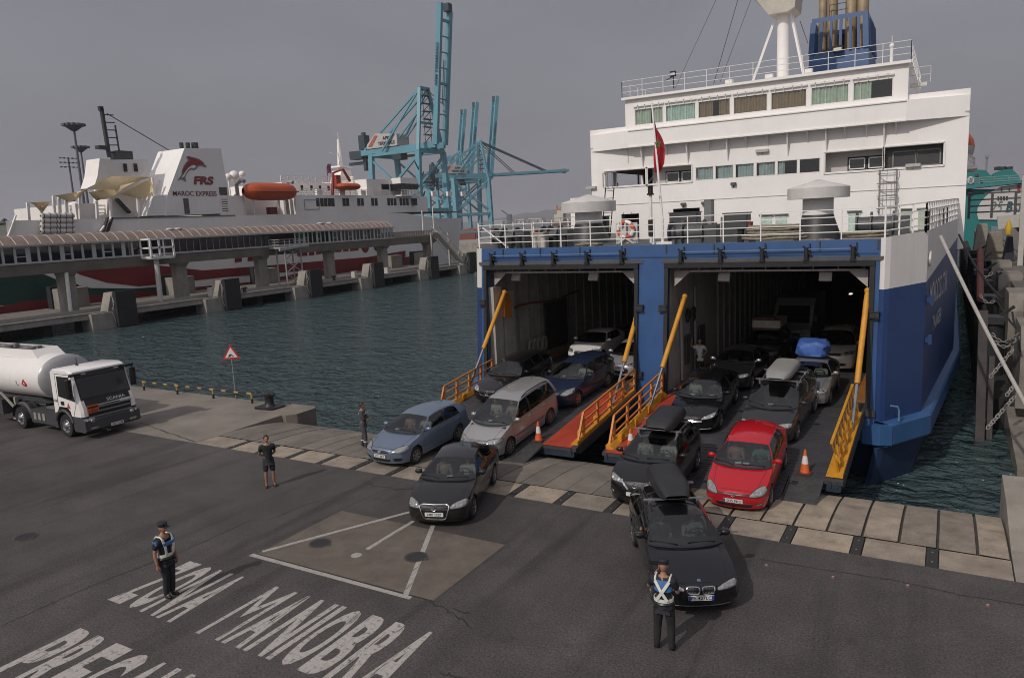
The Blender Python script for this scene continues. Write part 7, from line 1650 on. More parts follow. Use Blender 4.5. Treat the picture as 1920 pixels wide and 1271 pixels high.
for u, v, s_ in ((454, 327, .6), (439, 330, .9), (428, 332, .6), (660, 335, .5)):
    p = PX(u, v, XF-6); mb = MB(); mb.ball(p, s_, 6); mb.cyl((p.x, p.y, zd_), p, .15, n=6); mb.build('radome', wht2, f2)
# lifeboats on davits
def boat2(u0, u1, vt, vb, lab, hh=1.0, nm='lifeboat'):
    a, b = F2(u0, (vt+vb)/2, XF+.6), F2(u1, (vt+vb)/2, XF+.6); c_ = (a+b)/2; L_ = b.y-a.y; ht = (F2((u0+u1)/2, vt, XF+.6).z-F2((u0+u1)/2, vb, XF+.6).z)*hh
    t = thing(nm, lab, 'lifeboat', c_); boat(t, c_, L_, 3.4, ht, (0, 1, 0), lbo, lbo); return t, c_, L_, ht
t, c_, L_, ht = boat2(456, 554, 343, 376, 'big orange enclosed lifeboat on the grey ferry side')
mb = MB(); mb.tube([c_+V((.4+1.1*cos(a)*.0, 0, 0))+V((1.62, (j-6)*L_*.066, -.1)) for j, a in enumerate(range(13))], .10, 5); mb.build('grab_line', mat('line_dark', (.25, .05, .02), .7), t)
dv = mat('davit_grey', (.30, .29, .28), .5, var=.2)
for dy in (-.46, .46):
    mb = MB(); y = c_.y+dy*L_; mb.tube([(XF-1.2, y, zd_), (XF-1.4, y, c_.z+1.2), (XF-.3, y, c_.z+ht*.62), (XF+.6, y, c_.z+ht*.55)], .32, 6); mb.bar((XF-1.2, y-.4, zd_), (XF-1.2, y-.4, c_.z-.4), .5); mb.build('davit', dv, f2)
mb = MB(); mb.span((XF-4.8, F2(470, 395).y, zd_), (XF-4.4, yh0, zh)); mb.span((XFC-9, F2(430, 395).y, zd_), (XF-4.4, yh0+.5, zh-.4)); mb.build('boat_deck_wall', wht2, f2)
mb = MB(); mb.span((XF-1.2, F2(508, 390).y, zd_+.1), (XF-.3, F2(522, 390).y, zd_+1.3)); mb.build('red_locker', mat('locker_red', (.14, .02, .02), .6), f2)
for u in (462, 480, 528): y = F2(u, 390).y; mb = MB(); mb.cyl((XF-.5, y, zd_), (XF-.5, y, zd_+4), .16, n=6); mb.build('deck_post', wht2, f2)
mb = MB(); mb.span((XF-2.4, F2(444, 395).y-3, zd_), (XF-.3, F2(460, 395).y, zd_+3.2)); mb.build('deck_fitting', wht2, f2)
t, c_, L_, ht = boat2(630, 671, 343, 357, 'small orange rescue boat on its davit by the grey ferry bridge', nm='rescue_boat')
mb = MB(); mb.tube([c_+V((-1, -3.2, -2)), c_+V((-.5, -3.0, 2.5)), c_+V((.2, -1.0, 3.2)), c_+V((.3, .6, 1.0))], .28, 6); mb.box(c_+V((-.4, -2.4, 1.0)), (1.2, 1.2, 2.2)); mb.build('crane_arm', mat('davit_red', (.30, .05, .03), .5), t)
# funnel casing with the dolphin and lettering
XFF = XF-.4
def FF(u, v): return PX(u, v, XFF)
fpoly = [(313, 368), (346, 278), (414, 279), (433, 384), (432, 400), (310, 405)]
zz = FF(380, 402).z
mb = MB(); mb.prism([FF(u, v) for u, v in fpoly], (-6.5, 0, 0)); mb.build('funnel_casing', hullg, f2)
a0, a1, a2, a3 = FF(313, 366), FF(346, 278), FF(323, 281), FF(308, 320)
lowm = [(258, 372), (310, 367), (313, 405), (250, 410)]
mb = MB(); mb.prism([FF(u, v)+V((-.1, 0, 0)) for u, v in ((275, 405), (288, 368), (314, 365), (312, 404))], (-4.5, 0, 0)); mb.build('funnel_base', hullg, f2)
for u, v, r_ in ((341, 273, .32), (353, 272, .34), (366, 273, .55)):
    p = PX(u, 280, XFF-5); q = PX(u, 268, XFF-5); mb = MB(); mb.cyl((p.x, p.y, p.z-1), (p.x, p.y, q.z), r_, n=12); mb.build('exhaust_stack', dark, f2)
for (u0, v0), (u1, v1) in (((410, 351), (426, 366)), ((413, 372), (429, 398)), ((343, 372), (356, 401))):
    a, b = FF(u0, v0), FF(u1, v1); mb = MB(); mb.span((XFF+.0, a.y, b.z), (XFF+.06, b.y, a.z))
    for k in range(6): z = lerp(b.z, a.z, (k+.5)/6); mb.span((XFF+.05, a.y+.1, z-.06), (XFF+.10, b.y-.1, z+.06))
    mb.build('vent_grille', mat('vent_grey', (.13, .12, .115), .7), f2)
def zoomp(x, y): return FF(x/3.971, 180+y/3.971)
dol_o = [(1385, 455), (1400, 448), (1440, 458), (1480, 470), (1510, 490), (1522, 510), (1538, 525), (1530, 535), (1500, 522), (1475, 525), (1460, 545), (1440, 555), (1425, 548), (1405, 560), (1390, 580), (1378, 605), (1385, 640), (1370, 632), (1350, 622), (1320, 628), (1335, 610), (1350, 590), (1352, 565), (1358, 545), (1368, 520), (1385, 495), (1400, 480)]
mb = MB(); mb.prism([zoomp(x, y)+V((.06, 0, 0)) for x, y in dol_o], (-.05, 0, 0)); dm = mb.build('dolphin_emblem', mat('emblem_grey', (.20, .20, .20), .6), f2)
red_ = [(1400, 455), (1440, 466), (1480, 480), (1505, 500), (1515, 512), (1495, 512), (1475, 512), (1462, 520), (1440, 510), (1425, 515), (1400, 530), (1380, 555), (1362, 585), (1358, 565), (1366, 540), (1376, 520), (1392, 500), (1412, 482)]
wh_ = [(1460, 525), (1440, 542), (1425, 535), (1405, 545), (1388, 566), (1370, 600), (1350, 612), (1362, 590), (1380, 562), (1402, 536), (1425, 520), (1440, 515)]
mb = MB(); mb.prism([zoomp(x, y)+V((.09, 0, 0)) for x, y in red_], (-.03, 0, 0)); mb.build('dolphin_back', mat('emblem_red', (.30, .025, .03), .5), dm)
mb = MB(); mb.prism([zoomp(x, y)+V((.09, 0, 0)) for x, y in wh_], (-.03, 0, 0)); mb.build('dolphin_belly', wht2, dm)
def plane_txt(txt, u0, v0, u1, v1, m, nm, slant=0, off=.07, bold=.02, vb=None):
    """lettering on the casing between photo corners: (u0, v0) top left, (u1, v1) bottom right"""
    a, b = FF(u0, v0), FF(u1, v1); wd = b.y-a.y; ht = FF(u0, v0).z-FF(u0, vb).z
    z0 = FF(u0, vb).z
    return text_mb(txt, lambda x, y, d: V((XFF+off, a.y+x+slant*y, z0+y)), wd, ht, bold=bold).build(nm, m, f2)
plane_txt('FRS', 361, 330, 399, 345, mat('emblem_grey', (.20, .20, .20), .6), 'funnel_logo_outline', .25, .06, .06, 346.5)
plane_txt('FRS', 361.5, 331, 398, 344, MATS['emblem_red'], 'funnel_logo', .25, .10, .02, 345.5)
plane_txt('MAROC EXPRESS', 323, 358, 406, 367, mat('name_maroon', (.16, .02, .025), .5), 'ship_name', 0, .07, .012, 367.5)
# aft house with black lattice mast, sunsails, rope reels
mb = MB(); mb.prism([PX(u, v, XFF-3) for u, v in ((205, 300), (276, 299), (280, 333), (300, 338), (305, 405), (200, 410))], (-3.5, 0, 0)); mb.prism([PX(u, v, XFF-2.9) for u, v in ((183, 330), (187, 297), (206, 299), (204, 352), (176, 352))], (-3.3, 0, 0)); mb.build('aft_house', wht2, f2)
for u in (235, 254.5):
    a, b = PX(u-4, 307, XFF-2.9), PX(u+4, 322, XFF-2.9); mb = MB(); mb.span((a.x-.1, a.y, b.z), (a.x+.06, b.y, a.z)); mb.build('house_window', wind, f2)
a, b = PX(205, 295, XFF-7), PX(190, 204, XFF-7); mb = MB(); mb.bar(a, V((a.x, b.y, b.z)), .5, .4); mb.bar(a+V((0, 1.7, 0)), V((a.x, b.y+1.8, b.z-2.2)), .18)
for k in range(6): p = a.lerp(V((a.x, b.y, b.z)), (k+.6)/6.4); mb.bar(p, p+V((0, 1.7, .1)), .14)
mb.box(V((a.x, b.y-.1, b.z)), (.5, .6, .6)); mb.box(PX(192, 277, XFF-7), (1, 1.6, .5)); mb.box(PX(228, 293, XFF-7), (2, 2.4, 1.4)); mb.build('lattice_mast', dark, f2)
mb = MB(); mb.tube([PX(200, 213, XFF-7), PX(320, 284, XFF-5)], .07, 4); mb.build('aerial_wire', dark, f2)
sail = mat('sunsail', (.66, .52, .30), .8, var=.12)
def zq(x, y, xx=XF-4): return PX(x/3.971, 180+y/3.971, xx)
for i, pts in enumerate(([(600, 710), (830, 600), (1140, 605), (900, 650)], [(660, 720), (800, 690), (1010, 640), (720, 785)], [(890, 735), (1140, 605), (1130, 745), (1010, 742)], [(215, 795), (395, 785), (310, 832), (290, 810)], [(400, 745), (600, 710), (660, 690), (480, 765)])):
    q = [zq(x, y, XF-.9-1.6*(k % 2)) for k, (x, y) in enumerate(pts)]; rows = []
    for a in range(7):
        row = []
        for b in range(7):
            s_, t_ = a/6, b/6; p = q[0].lerp(q[1], s_).lerp(q[3].lerp(q[2], s_), t_); row.append(p+V((0, 0, -1.0*sin(pi*s_)*sin(pi*t_))))
        rows.append(row)
    mb = MB(); mb.grid(rows); tag(mb.build('sunsail', sail, origin=q[0]), ['large tan sunsail highest on the grey ferry stern deck', 'tan sunsail hanging below the large one', 'tan sunsail nearest the funnel', 'small tan sunsail farthest aft', 'narrow tan sunsail between the aft posts'][i], 'awning', 'sunsails over the stern deck')
mb = MB()
for x, y0, y1 in ((205, 795, 900), (303, 830, 905), (398, 745, 905), (492, 765, 905), (590, 730, 910), (718, 785, 910), (820, 730, 910), (1135, 605, 760), (440, 750, 905), (1025, 745, 905)): a, b = zq(x+6, y1, XF-2), zq(x, y0, XF-2); mb.bar(V((a.x, a.y, zd_-.2)), V((a.x, b.y, b.z)), .32)
mb.build('sail_post', wht2, f2)
mb = MB(); mb.rail([zq(530, 905), V((zq(830, 905).x, zq(830, 905).y, zq(530, 905).z))], 1.6, 3, 2, .08); mb.span((XFC-8, zq(540, 900).y, zd_), (XF-3, zq(690, 900).y, zd_+2.2)); mb.ball(zq(560, 850, XF-5), 1.2, 5); mb.bar(zq(870, 765, XF-3), zq(960, 870, XF-3), .9, .2, m=0); mb.build('stern_fitting', wht2, f2)
mb = MB(); mb.bar(zq(865, 765, XF-2.6), zq(965, 870, XF-2.6), .7, .3); mb.build('stair', dark, f2)
mb = MB(); mb.bar(zq(745, 1010, XF+.5), zq(830, 905, XF+.5), .35, .2); mb.bar(zq(770, 1012, XF+.6), zq(800, 905, XF+.6), .5, .2, m=1); mb.bar(zq(800, 1012, XF+.6), zq(835, 905, XF+.6), .5, .2, m=1); mb.build('accommodation_ladder', [wht2, dark], f2)
mb = MB(); mb.prism([zq(x, y, XF+.02) for x, y in ((50, 1045), (108, 890), (118, 890), (62, 1045))], (.3, 0, 0)); mb.build('stern_edge', wht2, f2)
mb = MB(); y_ = zq(60, 940).y; mb.tube([zq(20, 925), zq(50, 945), zq(78, 945)], .35, 6); mb.build('stern_fairlead', dark, f2)
for i in range(4):
    for j in range(2):
        c_ = zq(362+118*j, 892+38*i, XF+.4); t = MB(); t.cyl(c_+V((.2, -1.05, 0)), c_+V((.2, 1.05, 0)), .34, n=12); t.cyl(c_+V((.2, -1.12, 0)), c_+V((.2, 1.12, 0)), .12, n=8, m=1)
        for k in range(3): t.tube([c_+V((.2+.35*cos(a), (k-1)*.8, .35*sin(a))) for a in [q*pi/6 for q in range(12)]], .05, 5, closed=True, m=1)
        tag(t.build('life_raft_canister', [mat('canister', (.62, .59, .56), .7, var=.3, scale=3), dark], origin=c_), 'pale life raft canister, %s of the %s stack on the grey ferry stern' % (('top', 'second', 'third', 'bottom')[i], ('aft', 'forward')[j]), 'life raft', 'life raft canisters on the stern')
mb = MB(); a, b = zq(840, 905, XF+.05), zq(1750, 880, XF+.05); mb.bar(V((XF+.05, a.y, zd_)), V((XF+.05, b.y, zd_)), .12, .16); mb.build('deck_edge_strip', mat('edge_dark', (.16, .15, .14), .7), f2)
mb = MB(); pl_ = PX(820, 470, XFC+4); mb.tube([PX(826, 465, XFC+3), PX(834, 462, XFC+3), PX(838, 468, XFC+3), PX(832, 475, XFC+3)], .25, 5); mb.build('anchor', dark, f2)
# ---------------------------------------------------------------- floodlight masts beyond
def fmast(u, vt, vb, D, w2, lab, rows=1):
    a = PX(u+ (vb-vt)*.14, vb, -D); b = PX(u, vt, -D); x, y = -D, b.y
    t = thing('floodlight_mast', lab, 'light mast', (x, y, 0), 'floodlight masts beyond the ferry'); mb = MB(); mb.tube([(x, y, 0), (x, y, b.z)], [.55, .28], 8); mb.build('pole', mat('mast_grey', (.10, .10, .11), .6), t)
    if rows == 1:
        mb = MB(); mb.lathe([(w2*.25, b.z-1.2), (w2*.95, b.z+.1), (w2, b.z+.3), (w2*.9, b.z+.35), (0, b.z+.5)], (x, y, 0), n=14); 
        for k in range(12): an = k*pi/6; mb.box((x+w2*cos(an), y+w2*sin(an), b.z+.5), (.9, .9, .6))
        mb.build('lamp_ring', MATS['mast_grey'], t)
    else:
        mb = MB()
        for r_ in range(3): mb.bar((x, y-w2, b.z-r_*1.6), (x, y+w2, b.z-r_*1.6), .14)
        for r_ in range(3):
            for k in range(5): mb.box((x, y+w2*(k-2)/2, b.z-r_*1.6), (.6, .5, .45))
        mb.build('lamp_rack', dark, t)
fmast(138, 238, 360, 215, 2.5, 'tallest floodlight mast with a ring of lamps left of the dolphin funnel'); fmast(151, 279, 350, 260, 2.3, 'shorter floodlight mast just right of the tallest one'); fmast(128, 297, 355, 280, 3.0, 'low floodlight mast with a square lamp rack', 3)
# ================================================================== CONTAINER CRANES AND DISTANCE
cy = mat('crane_blue', (.12, .30, .37), .5, var=.15, scale=.1, streak=.2, scol=(.06, .12, .14)); cyd = mat('crane_dark', (.03, .05, .06), .6); cyw = mat('crane_house', (.45, .42, .40), .6, var=.1, scale=.2)
def crane(u, D, sc, label, boom_up=True, lean=0, detail=True, gk=(.93, .36), bl=71, fat=1.0):
    """ship-to-shore gantry crane: four legs, girders, A-frame, boom, machinery house. local g = towards the water, r = along the rails"""
    d = _ray(u, 410); d.z = 0; d.normalize(); base = V((d.x*D, d.y*D, 1.5))
    rgt = V((d.y, -d.x, 0)); g = (rgt*gk[0]+d*gk[1]).normalized(); r = V((-g.y, g.x, 0))
    t = thing('container_crane', label, 'crane', base, 'blue container cranes')
    def p(a, b, z): return base+(g*a+r*b+V((0, 0, z)))*sc
    G_, Wd = 30.0, 23.0; zp, zg = 14.0, 42.0; zA = 71.0
    for a in (0, G_):
        for b in (-Wd/2, Wd/2):
            mb = MB(); mb.bar(p(a, b, 2), p(a, b*.82, zg), 2.2*sc*fat, 1.8*sc*fat); mb.build('leg', cy, t)
            mb = MB()
            for k in (-1, 1): mb.bar(p(a, b+k*1.0-1.5, .9), p(a, b+k*1.0+1.5, .9), 1.2*sc, 1.6*sc)
            mb.build('bogie', mat('bogie_red', (.25, .05, .04), .6), t)
    for a in (0, G_):
        mb = MB(); mb.bar(p(a, -Wd/2, zp), p(a, Wd/2, zp), 1.6*sc, 2.0*sc); mb.build('portal_beam', cy, t)
        mb = MB(); mb.bar(p(a, -Wd/2*.82, zg), p(a, Wd/2*.82, zg), 1.6*sc, 2.0*sc); mb.build('portal_beam', cy, t)
    for b in (-Wd/2, Wd/2):
        mb = MB(); mb.bar(p(0, b, zp), p(G_, b, zp), 1.4*sc, 1.8*sc); mb.bar(p(0, b*.9, zp+2), p(G_, b*.84, zg-2), 1.1*sc); mb.bar(p(G_, b*.9, zp+2), p(0, b*.84, zg-2), .8*sc); mb.bar(p(0, b*.82, zg), p(G_, b*.82, zg), 1.2*sc); mb.build('side_brace', cy, t)
    for b in (-3.2, 3.2):
        mb = MB(); mb.bar(p(-12, b, zg+2.4), p(G_+6, b, zg+2.4), 1.6*sc, 2.6*sc); mb.build('girder', cy, t)
    mb = MB()
    for a in (-11, -4, 8, 22): mb.bar(p(a, -3.2, zg+2), p(a, 3.2, zg+2), 1.0*sc)
    mb.build('girder_tie', cy, t)
    # A-frame over the waterside legs and its backstays
    for b in (-1, 1):
        mb = MB(); mb.bar(p(G_, b*Wd/2*.82, zg), p(G_-2, b*3.0, zA), 1.5*sc); mb.build('apex_leg', cy, t)
        mb = MB(); mb.bar(p(G_-2, b*3.0, zA), p(-11, b*3.2, zg+3), .85*sc); mb.bar(p(G_-2, b*3.0, zA), p(4, b*6, zg+2), .8*sc); mb.build('back_stay', cy, t)
        if detail: mb = MB(); mb.bar(p(G_-4, b*2, zA-10), p(6, b*3, zg+2), .6*sc); mb.build('inner_stay', cy, t)
    mb = MB(); mb.bar(p(G_-2, -3.6, zA), p(G_-2, 3.6, zA), 1.6*sc); mb.bar(p(G_-1, -5, zA-16), p(G_-1, 5, zA-16), 1.0*sc); mb.build('apex_beam', cy, t)
    # machinery house
    mb = MB(); mb.prism([p(-7, -4.5, zg+4), p(13, -4.5, zg+4), p(13, -4.5, zg+9.5), p(-1, -4.5, zg+11), p(-7, -4.5, zg+6)], r*9*sc); mb.build('machinery_house', cyw, t)
    if detail:
        mb = MB(); mb.prism([p(-6, -4.6, zg+5), p(-3.6, -4.6, zg+5), p(.7, -4.6, zg+9.8), p(-1.3, -4.6, zg+10)], r*-.1*sc); mb.build('house_stripe', mat('stripe_red', (.38, .10, .07), .6), t)
        for txt, z, a0, wd in (('APM', zg+7.4, 3.8, 4.6), ('TERMINALS', zg+5.0, .6, 11)):
            text_mb(txt, lambda x, y, dd: p(a0+x, -4.62, z+y), wd, 1.7, bold=.03).build('house_lettering', inkb, t)
        mb = MB(); mb.box(p(-17, 0, zg+2), (8*sc, 6*sc, 4*sc)); mb.bar(p(-13, 0, zg-6), p(-13, 0, zg+13), 1.6*sc); mb.box(p(-13, 0, zg+8), (4*sc, 4*sc, 7*sc)); mb.bar(p(-24, 0, zg-2), p(-12, 0, zg-2), 1.5*sc); mb.build('rear_gear', cyd, t)
    mb = MB(); mb.span(p(8, -3, zg-2.5), p(13, 2.5, zg+1)); mb.build('trolley', cyd, t)
    # boom
    L_ = bl; an = radians(83) if boom_up else radians(2); an += lean
    h = p(G_+6, 0, zg+2.4)
    def q(s_, b, o=0): return h+(g*(cos(an)*s_-sin(an)*o)+V((0, 0, sin(an)*s_+cos(an)*o))+r*b)*sc
    for b in (-3.6, 3.6):
        mb = MB(); mb.bar(q(0, b), q(L_*(1 if b < 0 else .96), b), 1.5*sc*fat, 2.3*sc*fat, up=(g.x, g.y, .3)); mb.build('boom_girder', cy, t)
    for k in range(1, 9): mb = MB(); mb.bar(q(L_*k/9, -3), q(L_*k/9, 3), (1.1 if k in (4, 8) else .5)*sc); mb.build('boom_tie', cy, t)
    mb = MB(); mb.box(q(L_-1, 2.0), (3*sc, 3*sc, 3.4*sc)); mb.build('boom_tip', cyd, t)
    n0 = -4.5
    text_mb('APM TERMINALS', lambda x, y, dd: q(L_*.42+x, n0-.3*fat, -.8+y), 19, 1.6, bold=.03).build('boom_lettering', mat('letter_dark', (.02, .05, .08), .6), t)
    if boom_up:
        mb = MB()
        for b in (-2, 2): mb.bar(p(G_-2, b, zA), q(L_*.30, b, .9), .35*sc); mb.bar(q(L_*.30, b, 1.2), q(L_*.62, b, 1.2), .3*sc)
        mb.build('fore_stay', cyd, t)
    else:
        mb = MB()
        for b in (-2, 2): mb.bar(p(G_-2, b, zA), q(L_*.72, b, .9), .8*sc); mb.bar(p(G_-2, b, zA), q(L_*.30, b, .9), .5*sc)
        mb.build('fore_stay', cyd, t)
    if detail:
        mb = MB()
        for k in range(6): mb.bar(p(G_+.6, -Wd/2*.88, zp+k*4.5), p(G_+.6, -Wd/2*.88+3*(1 if k % 2 else -1), zp+(k+1)*4.5), .4*sc)
        for k in range(7): z = zg+4+k*3.6; mb.box(p(G_-1, 0, z), (2.6*sc, 5*sc, .25*sc)); mb.bar(p(G_-1, -2.4, z), p(G_-1, 2.4, z+3.6), .25*sc); mb.bar(p(G_-1, 2.4, z), p(G_-1, 2.4, z+3.6), .2*sc); mb.bar(p(G_-1, -2.4, z), p(G_-1, -2.4, z+3.6), .2*sc)
        mb.build('stairway', cyd, t)
    return t
crane(729, 360, .93, 'nearest blue container crane with its tall boom raised upright', gk=(.74, -.67), bl=62, fat=1.1)
crane(846, 560, .93, 'blue container crane with its boom lowered out to the right', boom_up=False, fat=1.4)
crane(850, 610, .93, 'far blue container crane with raised boom nearest the lowered boom', lean=-.02, fat=1.4)
crane(815, 650, .95, 'middle of the far blue container cranes with raised booms', lean=-.03, detail=False, fat=1.4)
crane(797, 690, .95, 'farthest blue container crane behind the others', lean=-.03, detail=False, fat=1.4)
# terminal quay, containers, hills, far shore
d0 = _ray(760, 410); d0.z = 0; d0.normalize(); rr_ = V((d0.y, -d0.x, 0))
mb = MB(); c0_ = d0*320
mb.prism([c0_-rr_*420+V((0, 0, -3)), c0_+rr_*28+V((0, 0, -3)), c0_+rr_*60+d0*700+V((0, 0, -3)), c0_-rr_*420+d0*700+V((0, 0, -3))], (0, 0, 4.4)); terminal = struct(mb.build('terminal_quay', concrete2))
random.seed(11)
cc5 = [mat('container_%d' % k, c, .7, var=.15) for k, c in enumerate(((.18, .05, .04), (.06, .10, .16), (.25, .24, .22), (.10, .16, .16), (.28, .17, .10), (.30, .06, .04)))]
for u, D, lv in ((862, 300, 1), (868, 330, 1), (875, 345, 1), (880, 420, 1), (870, 450, 1), (884, 520, 1)):
    d = _ray(u, 410); d.z = 0; d.normalize()
    for k in range(lv): p = d*D+V((0, 0, 1.4+1.3+2.6*k)); mb = MB(); mb.box(p, (12, 2.44, 2.6), rz=.4); ci = (862, 868, 875, 880, 870, 884).index(u); tag(mb.build('shipping_container', cc5[ci], origin=p), 'small %s shipping container on the far terminal quay behind the bow' % ('brown', 'blue', 'pale grey', 'teal', 'tan', 'red')[ci], 'container', 'shipping containers on the far quay')
# low quay wall left of the ferry stern
mb = MB(); a = PZ(845, 462, -1.9); a = d0*255+rr_*18; mb.span((a.x-60, a.y, -3), (a.x+30, a.y+60, 1.6)); struct(mb.build('far_breakwater', concrete2))
# hills across the bay
def hill(nm, D, u0, u1, hs, col):
    rows = []
    for k in range(4):
        row = []
        for i in range(61):
            u = u0+(u1-u0)*i/60; d = _ray(u, 405); d.z = 0; d.normalize(); z = hs(u)*(0, .45, .85, 1)[k]*(1+.10*sin(u*.13)+.06*sin(u*.31+1))
            row.append(d*(D+k*260)+V((0, 0, -2+z)))
        rows.append(row)
    return struct(MB().grid(rows, flip=True).build(nm, mat('hill_'+nm, col, .9, var=.3, scale=.004)))
hill('hills', 4600, 780, 1900, lambda u: 12+62*math.exp(-((u-1090)/90)**2)+30*math.exp(-((u-985)/60)**2)+50*math.exp(-((u-1500)/300)**2), (.09, .095, .085))
hill('far_shore', 3300, 860, 1300, lambda u: 9+5*sin(u*.05), (.16, .15, .14))
random.seed(5)
for k in range(10):
    u = 935+k*8; d = _ray(u, 408); d.z = 0; d.normalize(); p = d*3000; mb = MB(); mb.span((p.x-30, p.y-20, -2), (p.x+30, p.y+20, 4+random.random()*10)); tag(mb.build('waterfront_building', random.choice([cc5[2], cyw]), origin=p), 'tiny pale building on the hazy far shore, %s' % ('far left of the small crane', 'left of the small crane', 'just left of the small crane', 'right behind the small crane', 'just right of the small crane', 'second right of the small crane', 'third right of the small crane', 'fourth right of the small crane', 'fifth right of the small crane', 'nearest the ferry rail')[k], 'building', 'buildings on the far shore')
d = _ray(955, 405); d.z = 0; d.normalize(); p = d*2600; mb = MB(); mb.span((p.x-8, p.y-5, -2), (p.x+8, p.y+5, 30)); mb.bar(p+V((0, 0, 25)), p+V((-30, 0, 45)), 4); mb.build('grey_crane', cyd, None); o = COL.objects['grey_crane'] if 'grey_crane' in COL.objects else None; tag(o, 'small dark harbour crane on the hazy far shore', 'crane')
# distant cargo ship just left of the ferry's wall
d = _ray(1056, 408); d.z = 0; d.normalize(); p = d*900
cs_ = thing('cargo_ship', 'distant ship with orange and white upperworks beside the ferry wall', 'ship', p+V((0, 0, -2)))
mb = MB(); mb.prism([p+V((-14, -6, -2)), p+V((40, 0, -2)), p+V((40, 0, 5)), p+V((-16, -6, 5))], (0, 12, 0)); mb.build('hull', mat('cargo_hull', (.10, .05, .04), .6), cs_)
mb = MB(); mb.box(p+V((-4, 0, 9)), (12, 9, 8)); mb.box(p+V((-2, 0, 15)), (8, 8, 5)); mb.build('deckhouse', mat('cargo_white', (.5, .46, .4), .6), cs_)
mb = MB(); mb.bar(p+V((-8, 0, 5)), p+V((-8, 0, 24)), 1.4); mb.bar(p+V((-8, 0, 18)), p+V((4, 0, 24)), 1.2); mb.bar(p+V((2, 0, 5)), p+V((2, 0, 22)), 1.2); mb.build('derrick', mat('cargo_orange', (.45, .16, .05), .6), cs_)
# ================================================================== RIGHT SIDE: DOCK WALL, CHAINS, TEAL SHIP
DZ = 2.9; DX = 3.15
dock = thing('dock_wall', 'high stained concrete dock wall along the ferry right side', 'dock', (DX+4, 70, WATER_Z))
dkm = mat('dock_concrete', (.20, .18, .155), .88, var=.35, scale=.7, bump=.3, streak=.5, scol=(.05, .045, .035))
dkt = mat('dock_top', (.125, .11, .095), .88, var=.4, scale=.5, speck=.2)
mb = MB(); mb.span((DX+.3, 40, -4), (22, 150, DZ)); mb.build('dock_deck', dkt, dock)
mb = MB(); mb.span((DX+1.9, 42, DZ), (DX+2.15, 150, DZ+.05)); mb.span((DX+2.5, 42, DZ), (DX+2.6, 150, DZ+.05)); mb.build('crane_rail', dark, dock)
for k, (y0, y1, x0, z1) in enumerate(((37.2, 41.0, 2.75, 2.75), (46.5, 50, 2.8, 3.2), (57, 60.5, 2.8, 3.3), (68, 71, 2.85, 3.3), (80, 83, 2.9, 3.4), (95, 98, 2.9, 3.4))):
    mb = MB(); mb.prism([(x0, y0, -4), (x0, y1, -4), (x0, y1, z1), (x0+.0, y0+.6, z1), (x0, y0, z1-.9)], (1.3, 0, 0)); mb.build('wall_panel', dkm, dock)
mb = MB(); mb.span((3.5, 30.0, -4), (20, 40, .6)); mb.prism([(2.4, 31.0, -1.9), (2.4, 40, -1.9), (2.4, 40, -.8), (2.4, 31.0, -1.4)], (1.4, 0, 0)); mb.span((2.6, 36.5, -.5), (4.2, 37.6, .3)); mb.build('lower_ledge', dkm, dock)
mb = MB(); mb.span((3.0, 24.4, -4), (3.4, 30.5, .9)); mb.build('side_pier', concrete, dock)
mb = MB(); mb.span((1.75, 38.5, -3), (2.7, 44, -.6)); mb.span((1.55, 44, -3), (2.6, 150, 1.1))  # dark fender line added to block the teal ship's reflection in the water
for k in range(26): mb.span((1.4, 44.5+k*4, -3), (1.6, 44.9+k*4, 1.5))
mb.build('added_fendering', mat('added_fender_dark', (.020, .018, .017), .85, var=.4, scale=2), dock)
# steel pile and fender gear
pl = PZ(1838, 833, -1.9); mb = MB(); mb.bar((pl.x, pl.y, -4), (pl.x-.05, pl.y+2.4, 3.4), .34, .34); mb.bar((pl.x+.34, pl.y+.3, -4), (pl.x+.34, pl.y+2.4, 1.4), .22, .3)
tag(mb.build('steel_pile', mat('pile_steel', (.035, .028, .028), .7, var=.4, streak=.4, scol=(.09, .04, .03)), origin=(pl.x, pl.y, -1.9)), 'tall dark steel pile standing in the water beside the ferry', 'pile')
mb = MB(); a = PY(1838, 470, 48); b = PY(1838, 560, 44); mb.cyl(a, b, .16, n=10); tag(mb.build('red_pile', mat('pile_red', (.07, .022, .02), .7, var=.3), origin=b), 'rusty red pile top beside the ferry hull', 'pile')
for k, (y, z) in enumerate(((44, 1.2), (50, 1.6), (56, 1.9), (63, 2.0), (71, 2.2), (80, 2.4))):
    t = thing('fender_stack', 'black fender against the dock wall, ' + ['nearest the mooring rope', 'second beyond the rope', 'third beyond the rope', 'fourth beyond the rope', 'fifth beyond the rope', 'farthest along the wall'][k], 'fender', (2.1, y, z), 'fenders between the ferry and the dock')
    mb = MB(); mb.cyl((2.0, y, z-2.4), (2.0, y, z+.9), .55, n=14); mb.build('fender_drum', fend, t); mb = MB(); mb.box((2.0, y, z+1.0), (.9, 1.3, .35)); mb.bar((2.0, y, z+.9), (2.9, y+.5, z+1.6), .12); mb.build('fender_bracket', dark, t)
chm = mat('chain_grey', (.21, .20, .19), .6, var=.3)
